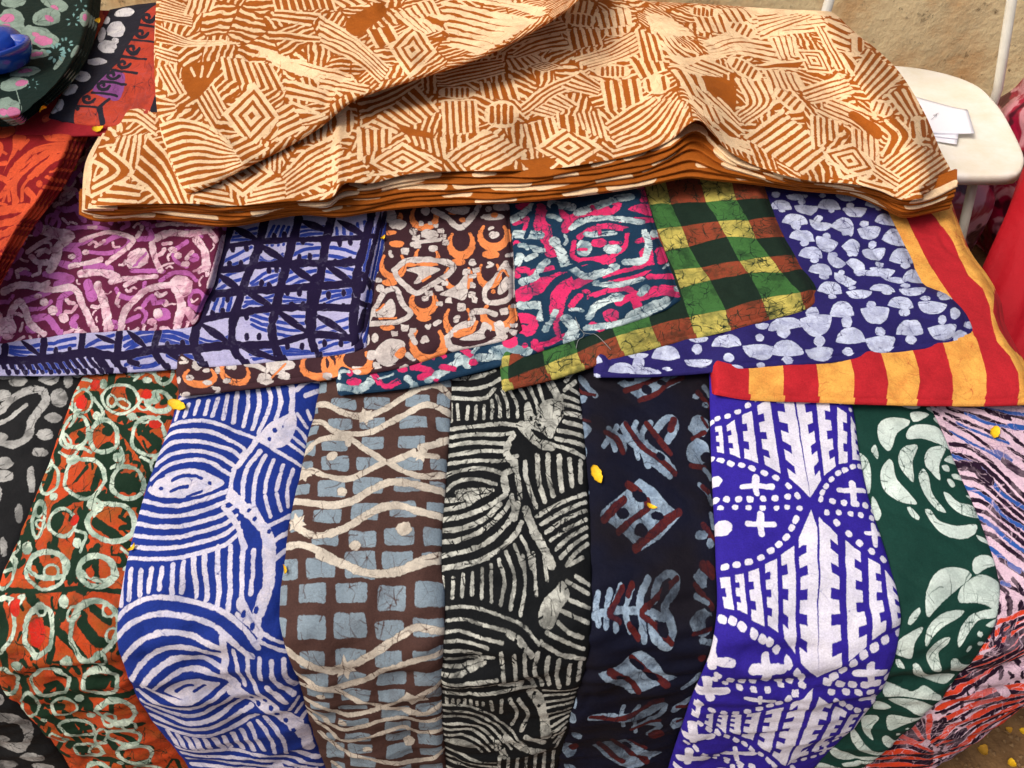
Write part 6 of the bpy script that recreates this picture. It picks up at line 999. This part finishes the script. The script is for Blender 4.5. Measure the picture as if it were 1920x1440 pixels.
# ---------------------------------------------------------------- the big ochre cloth
FB = [(148,402),(180,414),(290,410),(400,423),(445,422),(560,402),(635,406),(700,396),(800,386),(1000,376),(1120,362),(1200,350),(1290,332),(1330,336),(1420,345),(1500,356),(1600,366),(1650,385),(1695,406),(1740,400),(1782,390)]
F0 = [(165,388),(250,384),(350,382),(440,386),(540,378),(620,372),(645,345),(700,344),(760,328),(850,322),(1000,320),(1100,308),(1200,288),(1260,262),(1290,235),(1312,226),(1335,248),(1375,290),(1440,320),(1520,340),(1600,346),(1650,358),(1695,376),(1745,368),(1798,344)]
LO = [(300,-70),(292,20),(288,110),(224,152),(206,230),(172,300),(165,388)]
RO = [(1536,20),(1562,24),(1602,60),(1650,98),(1690,140),(1735,215),(1765,285),(1798,344)]
TO = [(300,-70),(700,-70),(1060,-50),(1160,-6),(1330,8),(1480,18),(1536,20)]
def dseg(px, py, pts):
    C_ = catmull(pts, 40); d = np.full(px.shape, 1e9); tt = np.zeros(px.shape); sg = np.zeros(px.shape)
    for i in range(len(C_) - 1):
        a, b = C_[i], C_[i+1]; v = b - a; l2 = (v ** 2).sum() + 1e-9; t = np.clip(((px - a[0]) * v[0] + (py - a[1]) * v[1]) / l2, 0, 1)
        q = np.hypot(px - a[0] - t * v[0], py - a[1] - t * v[1]); m = q < d; d = np.where(m, q, d); tt = np.where(m, (i + t) / (len(C_) - 1), tt); sg = np.where(m, np.sign(v[0] * (py - a[1]) - v[1] * (px - a[0])), sg)
    return d, tt, sg
def zorange(px, py, S=None, T=None):
    z = .705 - .03 * sstep(1300, 1800, px) + .0 * py
    d, t, s = dseg(px, py, [(1170,10),(1215,70),(1262,150),(1300,228)]); wL, wR = 34, 60
    z = z + (.012 + .050 * t) * np.exp(-(d / np.where(s > 0, wL, wR)) ** 2)
    d, t, s = dseg(px, py, [(1545,22),(1570,75),(1620,160),(1660,215),(1700,262),(1720,330)]); z = z + .030 * np.exp(-(d / 34) ** 2)
    z = z - .060 * sstep(1560, 1790, px - (345 - py) * .0) * sstep(20, 60, d) * (s < 0)
    d, t, s = dseg(px, py, [(700,200),(900,170),(1100,110)]); z = z - .034 * np.exp(-(d / 60) ** 2)
    d, t, s = dseg(px, py, [(1000,250),(1120,190),(1180,90)]); z = z - .040 * np.exp(-(d / 55) ** 2)
    d, t, s = dseg(px, py, [(1080,120),(900,240),(640,320)]); z = z + .010 * np.exp(-(d / 50) ** 2)
    d, t, s = dseg(px, py, [(1330,120),(1450,190),(1600,300)]); z = z + .012 * np.exp(-(d / 45) ** 2)
    d, t, s = dseg(px, py, [(1400,40),(1500,130),(1640,240)]); z = z - .010 * np.exp(-(d / 30) ** 2)
    d, t, s = dseg(px, py, [(636,240),(634,372)]); z = z + .006 * np.exp(-(d / 8) ** 2)
    return z
def zmain(px, py, S, T):
    f = np.sqrt(np.clip(1 - (1 - np.clip((1 - T) / .03, 0, 1)) ** 2, 0, 1)); g_ = np.clip(S / .02, 0, 1) * np.clip((1 - S) / .02, 0, 1)
    return zorange(px, py) - .004 * (1 - f) - .008 * (1 - g_) + .004 * np.sin(px * .045 + py * .01) * sstep(.55, 1, T)
OC = dict(base='#a25615', cR='#f5d6aa', vein='#c08248', veinR=.30, tint=.18, scale=70, wob=1.1)
sfO = Coons(TO, F0, LO, RO, zmain); prO = Print(sfO, 1.1); print_orange(prO); prO.crackle(.7, (.12, .5), mott=.12, seed=91); mO = cloth_mat('ochre_print', prO.image('ochre_print'), size=(1.3, .8), **OC)
och = thing('folded_cloth', 'large ochre brown cloth with cream diamonds and stripes spread over the top of the pile', 'folded cloth')
coons_mesh('main_sheet', sfO, mO, och, 900, 300, 120, .0034, .003, .13, .006, False)
NL = 6
F0c = catmull(F0, 90); FBd = catmull(FB, 300); uu = (F0c[:, 0] - F0c[0, 0]) / (F0c[-1, 0] - F0c[0, 0])
FBx = FB[0][0] + uu * (FB[-1][0] - FB[0][0]); FBc = np.stack([FBx, np.interp(FBx, FBd[:, 0], FBd[:, 1])], -1)
strip_m = []
for k in range(NL):
    a = ((k + 1) / NL) ** .9; wob = np.stack([0 * F0c[:, 0], 2.0 * np.sin(F0c[:, 0] * .02 + k * 1.9) + 1.2 * np.sin(F0c[:, 0] * .051 + k)], -1) * (0 if k == NL - 1 else 1)
    Bk = F0c * (1 - a) + FBc * a + wob
    zk = .700 - .0062 * (k + 1)
    up = 34 if k == 0 else 44
    Tk = Bk - np.array([0, up])
    zz = (lambda zk, k: (lambda px, py, S, T: zk - .03 * sstep(1300, 1800, px) + .022 * (1 - .12 * k) * np.exp(-((px - 1306) / 60) ** 2) * 1.0 - .005 * (1 - np.sqrt(np.clip(1 - (1 - np.clip((1 - T) / .16, 0, 1)) ** 2, 0, 1)))))(zk, k)
    sk = Coons(Tk, Bk, [tuple(Tk[0]), tuple(Bk[0])], [tuple(Tk[-1]), tuple(Bk[-1])], zz, 1700, 60)
    pk = Print(sk, 1.0); print_strip(pk, 40 + k, (40, 26, 30, 18, 16, 7)[k]); mk_ = cloth_mat('ochre_edge_%d' % k, pk.image('ochre_edge_%d' % k), size=(1.5, .06), **OC)
    coons_mesh('fold_layer', sk, mk_, och, 930 + k, 300, 14, .0016, .005, .05, .004, False)
# hanging ends of the layers at the left and the right side
for k, (dx, dy) in enumerate(((-6, 3), (-12, 6))):
    e = lambda c: [(x + dx, y + dy) for x, y in c]
    Lk = e(LO[3:]); Rk = [(x + 60, y) for x, y in Lk]
    sk = Coons([Lk[0], Rk[0]], [Lk[-1], Rk[-1]], Lk, Rk, (lambda zz_: (lambda px, py, S, T: zz_ + 0 * px))(.694 - .006 * k), 70, 260)
    pk = Print(sk, 1.0); print_strip(pk, 60 + k, 20); coons_mesh('fold_layer', sk, cloth_mat('ochre_side_%d' % k, pk.image('ochre_side_%d' % k), size=(.06, .4), **OC), och, 950 + k, 20, 60, .001, .004, .05, .004)
# the corner folded back over it
def zflap(px, py, S, T):
    f = np.sqrt(np.clip(1 - (1 - np.clip((1 - T) / .06, 0, 1)) ** 2, 0, 1)); g_ = np.sqrt(np.clip(1 - (1 - np.clip(S / .05, 0, 1)) ** 2, 0, 1))
    z = .726 + .024 * sstep(560, 1000, px) + .04 * sstep(700, 1080, px) * sstep(160, -60, py) - .014 * (1 - f) - .012 * (1 - g_)
    d, t, s = dseg(px, py, [(300,250),(350,310),(420,330)]); z = z - .004 * np.exp(-(d / 20) ** 2)
    d, t, s = dseg(px, py, [(400,240),(440,290),(460,315)]); z = z + .006 * np.exp(-(d / 16) ** 2)
    d, t, s = dseg(px, py, [(300,85),(480,80),(620,110),(760,110)]); z = z + .022 * np.exp(-(d / 26) ** 2)
    d, t, s = dseg(px, py, [(300,40),(500,30),(700,10)]); z = z + .016 * np.exp(-(d / 20) ** 2)
    d, t, s = dseg(px, py, [(620,170),(800,90),(980,20)]); z = z - .010 * np.exp(-(d / 30) ** 2)
    return z
sfF = Coons([(300,-70),(700,-72),(1130,-70)], [(352,366),(400,347),(460,316),(540,276),(600,240),(660,192),(720,168),(780,150),(900,110),(1000,60),(1060,22),(1100,-12)], [(300,-70),(292,20),(289,118),(298,230),(325,320),(352,366)], [(1130,-70),(1118,-40),(1100,-12)], zflap)
prF = Print(sfF, 1.3); print_flap(prF); prF.crackle(.7, (.12, .5), mott=.12, seed=92); mF = cloth_mat('ochre_flap_print', prF.image('ochre_flap_print'), size=(.9, .6), **OC)
coons_mesh('folded_corner', sfF, mF, och, 960, 180, 110, .0034, .006, .11, .02, False)
# ---------------------------------------------------------------- metal folding chair
cm = simple_mat('cream_enamel', '#f0ede2', .42, .45, (25, .12, .003), 14.0, '#e4dec8'); tubm = simple_mat('cream_tube', '#dcdace', .3, .5, None, 12.0, '#c9c5b4')
ch = thing('chair', 'cream metal folding chair behind the right end of the pile', 'chair', loc=(1.02, 2.0, 0))
def adopt(o, p): o.matrix_parent_inverse = __import__('mathutils').Matrix.Translation(-p.location); return o
ol = [(1560,328),(1790,329),(1880,329),(1908,326),(1918,316),(1922,296),(1912,268),(1898,240),(1880,208),(1862,186),(1838,163),(1808,148),(1770,136),(1720,126),(1660,121),(1560,122)]
P2 = at_z([q[0] for q in ol], [q[1] for q in ol], .45)[:, :2]; P2[0, 0] = P2[-1, 0] = .82
Pm = catmull(np.vstack([P2]), 60); nS = len(Pm); cS = Pm.mean(0); V = []; F = []
rings = [(1.0, .425), (1.0, .441), (.995, .447), (.98, .4495), (.955, .450), (.90, .4485), (.6, .446)]
for s_, z in rings:
    for q in Pm: V.append((cS[0] + (q[0]-cS[0])*s_, cS[1] + (q[1]-cS[1])*s_, z))
for r_ in range(len(rings) - 1):
    for i in range(nS): j = (i+1) % nS; F.append((r_*nS+i, r_*nS+j, (r_+1)*nS+j, (r_+1)*nS+i))
F.append(tuple(range((len(rings)-1)*nS, len(rings)*nS))); F.append(tuple(range(nS))[::-1])
adopt(mk('seat', V, F, cm, None, ch), ch)
for xx in (1.294, .785):
    adopt(tube('back_post', [(xx, 2.10, .0), (xx - (.0 if xx > 1 else .01), 2.16, .45), (xx - (.10 if xx > 1 else -.02), 2.19, .9)], .0125, tubm, ch), ch)
for xx in (1.10, .86): adopt(tube('leg', [(xx, 1.79, .44), (xx + .02, 1.76, .25), (xx + .04, 1.72, 0)], .0115, tubm, ch), ch)
adopt(tube('back_rail', [(.804, 2.19, .885), (1.197, 2.19, .885)], .012, tubm, ch), ch)
bx_ = box('backrest', .81, 2.175, .74, 1.20, 2.187, .86, cm, None); bx_.parent = ch; adopt(bx_, ch)
# papers on the seat
pap = simple_mat('white_paper', '#eeeef4', .7, .3, (40, .15, .002))
def sheet(name, q, z, label, curl=.004):
    c = np.array(q, float); n = 14; a, b = np.meshgrid(np.linspace(0, 1, n), np.linspace(0, 1, n)); a_, b_ = a[..., None], b[..., None]
    pq = (1-a_)*(1-b_)*c[0] + a_*(1-b_)*c[1] + a_*b_*c[2] + (1-a_)*b_*c[3]
    P = at_z(pq[..., 0], pq[..., 1], z); P[..., 2] += curl * (np.abs(a - .5) * 2) ** 3 + .001 * np.sin(a * 5 + b * 3)
    lo = P.copy(); lo[..., 2] -= .0015; V = np.vstack([P.reshape(-1, 3), lo.reshape(-1, 3)]); F = gridF(n, n) + [f[::-1] for f in gridF(n, n, n*n)]
    id_ = np.arange(n*n).reshape(n, n); lp = list(id_[0]) + list(id_[1:, -1]) + list(id_[-1, -2::-1]) + list(id_[-2:0:-1, 0])
    F += [(int(lp[i]), int(lp[(i+1) % len(lp)]), int(lp[(i+1) % len(lp)] + n*n), int(lp[i] + n*n)) for i in range(len(lp))]
    return tag(mk(name, V, F, pap), label, 'paper', 'papers lying on the chair seat')
sheet('paper_sheet', [(1700,212),(1798,248),(1793,272),(1700,252)], .4525, 'narrow white paper slip sticking out under the larger paper on the chair seat', .002)
sheet('paper_sheet', [(1690,195),(1800,232),(1795,262),(1700,245)], .4555, 'lower folded white paper between the slip and the top sheet', .002)
top_sheet = sheet('paper_sheet', [(1706,180),(1814,207),(1826,252),(1722,247)], .460, 'top folded white paper with a small pen mark on the chair seat', .003)
ink = simple_mat('pen_ink', '#55585e', .6, .3)
mkp = at_z(np.array([1746, 1752, 1757, 1755, 1750, 1760]), np.array([224, 219, 213, 217, 216, 212]), .4632); o = tube('pen_mark', mkp, .0004, ink, None, 5); o.parent = top_sheet
# ---------------------------------------------------------------- red and pink sacks at the right
def lump(name, ctr, rad, mat, label, cat, seed, lean=(0, 0), neck=None, group=None, rough=.05):
    n, m = 56, 40; th = np.linspace(0, 2*math.pi, n, endpoint=False); ph = np.linspace(0.02, math.pi - .02, m); A, B_ = np.meshgrid(th, ph)
    r = 1 + rough * waves(A * .3 * np.sin(B_) + 2, B_ * .4, .35, seed, 8) * 3 + rough * .6 * np.sin(A * 9 + seed) * np.sin(B_) ** 2
    x = np.sign(np.cos(A)) * np.abs(np.cos(A)) ** .8 * np.sin(B_) ** .7 * r * rad[0]; y = np.sin(A) * np.sin(B_) ** .7 * r * rad[1]; z = np.cos(B_) * rad[2] * (1 + .03 * np.sin(A * 3))
    t = (z / rad[2] + 1) / 2; V = np.stack([ctr[0] + x + lean[0] * t, ctr[1] + y + lean[1] * t, ctr[2] + z], -1).reshape(-1, 3)
    F = []
    for i in range(m - 1):
        for j in range(n): k = (j+1) % n; F.append((i*n+j, (i+1)*n+j, (i+1)*n+k, i*n+k))
    F.append(tuple(range(n))); F.append(tuple(range((m-1)*n, m*n))[::-1])
    return tag(mk(name, V, F, mat), label, cat, group)
redm = simple_mat('red_plastic', '#b5121f', .42, .5, (9, .5, .02), 5.0, '#9c0f1a')
def roll(name, A, B, r, mat, label, cat, seed):       # a slumped length of red cloth standing on end against the chair
    A, B = np.array(A), np.array(B); n, m = 60, 44; d = B - A; L = np.linalg.norm(d); d /= L; e1 = np.cross(d, [0, 1, 0]); e1 /= np.linalg.norm(e1); e2 = np.cross(d, e1); V = []; F = []
    for i in range(m):
        t = i / (m - 1); cap = min(1, (1 - abs(2 * t - 1) ** 10 + 1e-6)) ** .5
        for j in range(n):
            a = 2 * math.pi * j / n; fold = 1 + .10 * math.sin(3 * a + 2.5 * t + seed) + .05 * math.sin(7 * a - 5 * t) + .03 * math.sin(13 * a + 9 * t)
            q = A + d * L * t + (e1 * math.cos(a) + e2 * math.sin(a)) * r * cap * fold * (1.12 - .3 * t) + np.array([.03 * math.sin(t * 3.1), 0, 0])
            V.append(q)
    for i in range(m - 1):
        for j in range(n): k = (j + 1) % n; F.append((i*n+j, i*n+k, (i+1)*n+k, (i+1)*n+j))
    F.append(tuple(range(n))[::-1]); F.append(tuple(range((m-1)*n, m*n)))
    return tag(mk(name, V, F, mat), label, cat)
redm = simple_mat('red_cloth', '#b01020', .7, .2, (16, .7, .012), 6.0, '#a50e1b')
roll('cloth_roll', (.96, 1.22, .0), (1.26, 1.72, .60), .105, redm, 'bright red slanting roll of cloth leaning by the chair at the right edge', 'cloth roll', 1.0)
lump('bundle', (1.16, 1.12, .14), (.12, .12, .16), simple_mat('dark_red_cloth', '#7d0f18', .8, .2, (20, .6, .012)), 'small dark red bundle on the ground below the bright red slanting roll', 'bundle', 8, rough=.05)
def pinkmat():
    k = NT('pink_print_plastic'); tc = k.n('ShaderNodeTexCoord'); n1 = k.n('ShaderNodeTexNoise', _Scale=9.0, _Detail=3.0, _Distortion=1.5); k.l(tc.outputs['Object'], n1.inputs['Vector'])
    c = k.mix(k.ramp(n1.outputs['Fac'], .48, .54), hexc('#9c1238'), hexc('#c98a94')); n2 = k.n('ShaderNodeTexNoise', _Scale=14.0); k.l(tc.outputs['Object'], n2.inputs['Vector'])
    c = k.mix(k.ramp(n2.outputs['Fac'], .55, .6), c, hexc('#4a0f22')); k.l(c, k.b.inputs['Base Color']); k.b.inputs['Roughness'].default_value = .3
    bp = k.n('ShaderNodeBump', _Strength=.6, _Distance=.02); k.l(n1.outputs['Fac'], bp.inputs['Height']); k.l(bp.outputs[0], k.b.inputs['Normal']); return k.m
pm = pinkmat()
lump('plastic_bag', (1.50, 2.12, .22), (.17, .22, .30), pm, 'crimson and pink patterned plastic bag against the wall right of the chair', 'bag', 12, rough=.06)
lump('plastic_bag', (1.12, 2.05, .15), (.20, .16, .20), pm, 'crimson and pink patterned plastic bag under the chair seat', 'bag', 15, rough=.07)
# ---------------------------------------------------------------- blue plastic clog on the dark green cloth
blm = simple_mat('blue_plastic', '#1443a8', .18, .6, (30, .15, .002), 20., '#0f3590', coat=.4)
def bowl(name, c, rx, ry, h, rot, label=None, parent=None):
    prof = [(.55, 0), (.80, .18), (.96, .55), (1.0, .85), (.985, .97), (.93, 1.0), (.87, .95), (.80, .72), (.66, .45), (.35, .32), (.02, .30)]
    n = 48; V = []; F = []
    for r_, z in prof:
        for i in range(n):
            a = 2*math.pi*i/n; x = rx*r_*math.cos(a)*(1+.08*math.cos(a)); y = ry*r_*math.sin(a); q = h * z * (1 + .18*math.cos(a + .8))
            V.append((c[0] + x*math.cos(rot) - y*math.sin(rot), c[1] + x*math.sin(rot) + y*math.cos(rot), c[2] + q))
    for k in range(len(prof) - 1):
        for i in range(n): j = (i+1) % n; F.append((k*n+i, k*n+j, (k+1)*n+j, (k+1)*n+i))
    F.append(tuple(range(n))[::-1]); F.append(tuple(range((len(prof)-1)*n, len(prof)*n)))
    return mk(name, V, F, blm, None, parent)
sh = thing('plastic_shoe', 'glossy royal blue plastic shoe lying on the dark green petal cloth', 'shoe')
c0 = at_z(-5, 112, .77); bowl('shoe_opening', (c0[0], c0[1], .753), .066, .062, .045, .35, None, sh)
c1 = at_z(-18, 68, .79); lp = lump('toe_cap', (c1[0], c1[1], .775), (.055, .050, .030), blm, None, None, 21, rough=.012); lp.parent = sh
# ---------------------------------------------------------------- petals (found on the surfaces they lie on)
bpy.context.view_layer.update(); dg = bpy.context.evaluated_depsgraph_get()
TR = []
for o in list(ALL):
    if o.type == 'MESH':
        TR.append((BVHTree.FromPolygons([v.co for v in o.data.vertices], [p_.vertices for p_ in o.data.polygons]), o.name))
def hit(px, py):
    dx, dy, dz = ray(px, py); d = Vector((float(dx), float(dy), float(dz))).normalized(); best = None
    for b, nme in TR:
        r_ = b.ray_cast(Vector((0, 0, CAMH)), d)
        if r_[0] is not None and (best is None or r_[3] < best[1]): best = (r_[0], r_[3], r_[1] if r_[1].dot(d) < 0 else -r_[1])
    return best
pet = simple_mat('yellow_petal', '#f4cb22', .6, .3, (90, .2, .001), 90., '#dba512'); petd = simple_mat('dry_petal', '#c99a2e', .7, .2, (90, .2, .001), 60., '#a8782a')
def petal(a, b, wpx, lab, mat=pet, group=None):
    ha, hb, hc_ = hit(*a), hit(*b), hit((a[0]+b[0])/2, (a[1]+b[1])/2)
    if not ha or not hb: return
    N = hc_[2]; A, B_ = ha[0], hb[0]; mid = hc_[0]; L_ = (B_ - A).length
    if L_ > .08: L_ = .03
    u = ((B_ - A) - N * (B_ - A).dot(N)).normalized(); v = N.cross(u); wd = wpx / FOC * hc_[1] / 2; n, m = 13, 7; V = []; F = []
    for s_ in (1, -1):
        for i in range(n):
            t = -1 + 2 * i / (n - 1); wv = wd * max(.12, (1 - abs(t) ** 2.2) ** .6 * (1 - .25 * t)) * (1 + .1 * math.sin(i * 1.7))
            for j in range(m):
                q = -1 + 2 * j / (m - 1); V.append(mid + u * (t * L_ / 2) + v * (q * wv) + N * (.0022 + s_ * .0004 + .0038 * t * t + .0012 * q * q))
        F += [f if s_ > 0 else f[::-1] for f in gridF(n, m, 0 if s_ > 0 else n * m)]
    idx = np.arange(n*m).reshape(n, m); lp_ = list(idx[0]) + list(idx[1:, -1]) + list(idx[-1, -2::-1]) + list(idx[-2:0:-1, 0])
    F += [(int(lp_[i]), int(lp_[(i+1) % len(lp_)]), int(lp_[(i+1) % len(lp_)] + n*m), int(lp_[i] + n*m))[::-1] for i in range(len(lp_))]
    tag(mk('petal', V, F, mat), lab, 'petal', group or 'yellow petals fallen on the cloths')
petal((319,754),(354,770),17,'large yellow petal bridging the ring cloth and the blue wave cloth')
petal((1113,876),(1127,908),18,'large yellow petal on the near black navy cloth')
petal((1212,948),(1231,956),8,'small pale yellow petal on the red and blue diamond of the navy cloth')
petal((1866,803),(1860,824),14,'yellow petal on the lilac pink streaked cloth')
petal((246,1035),(258,1021),7,'tiny yellow petal on the edge between the ring cloth and the blue cloth')
petal((539,1078),(536,1060),5,'sliver of yellow petal caught between the blue cloth and the brown cloth')
petal((175,246),(196,243),14,'yellow petal below the corner of the black scroll cloth')
petal((67,203),(83,198),9,'small yellow petal below the dark green petal cloth')
petal((172,46),(190,37),7,'yellow petal on the crimson strip near the top left corner')
petal((135,327),(145,312),7,'yellow petal in the crease between the coral cloth and the wine coloured cloth')
petal((714,452),(720,446),6,'tiny yellow petal speck beside the dark purple lattice cloth')
G2_ = 'petals scattered on the bare ground'
petal((1838,1416),(1846,1399),14,'broad dull yellow petal on the ground near the hanging lilac cloth', petd, G2_)
petal((1890,1425),(1902,1440),12,'orange yellow petal on the ground in the bottom right corner', pet, G2_)
petal((1885,1372),(1895,1368),9,'small pale petal on the ground, farther from the corner', petd, G2_)
petal((1914,1378),(1921,1368),11,'yellow petal on the ground at the right edge of the photo', pet, G2_)
# loose threads
thr = simple_mat('grey_thread', '#8b9090', .8, .2)
def thread(pts, lab):
    P = []
    for q in catmull(pts, step=6):
        h = hit(*q)
        if h: P.append(h[0] + h[2] * .002)
    if len(P) > 2: tag(tube('loose_thread', P, .00045, thr, None, 5), lab, 'thread', 'loose threads')
thread([(1078,596),(1085,615),(1095,628),(1084,640),(1080,655)], 'left branch of the thin grey thread on the teal cloth front edge')
thread([(1095,626),(1115,628),(1130,640),(1145,656)], 'right branch of the thin grey thread on the teal cloth front edge')
# bits of fuzz and dust clods on the ground
r3 = random.Random(5); V = []; F = []
for k in range(1600):
    x = r3.uniform(.42, 1.0); y = r3.uniform(.25, .9); s_ = r3.uniform(.0015, .006); b0 = len(V)
    for q in ((1,0,0),(0,1,0),(-1,0,0),(0,-1,0),(0,0,.8)): V.append((x + q[0]*s_*r3.uniform(.6,1.2), y + q[1]*s_*r3.uniform(.6,1.2), .0005 + q[2]*s_))
    for i in range(4): F.append((b0 + i, b0 + (i+1) % 4, b0 + 4))
tag(mk('gravel', V, F, simple_mat('grit', '#6b5238', .95, .1, None, 40., '#9a7d58'), None, None, False), 'small brown clods and grit scattered over the bare earth', None, None, 'stuff')
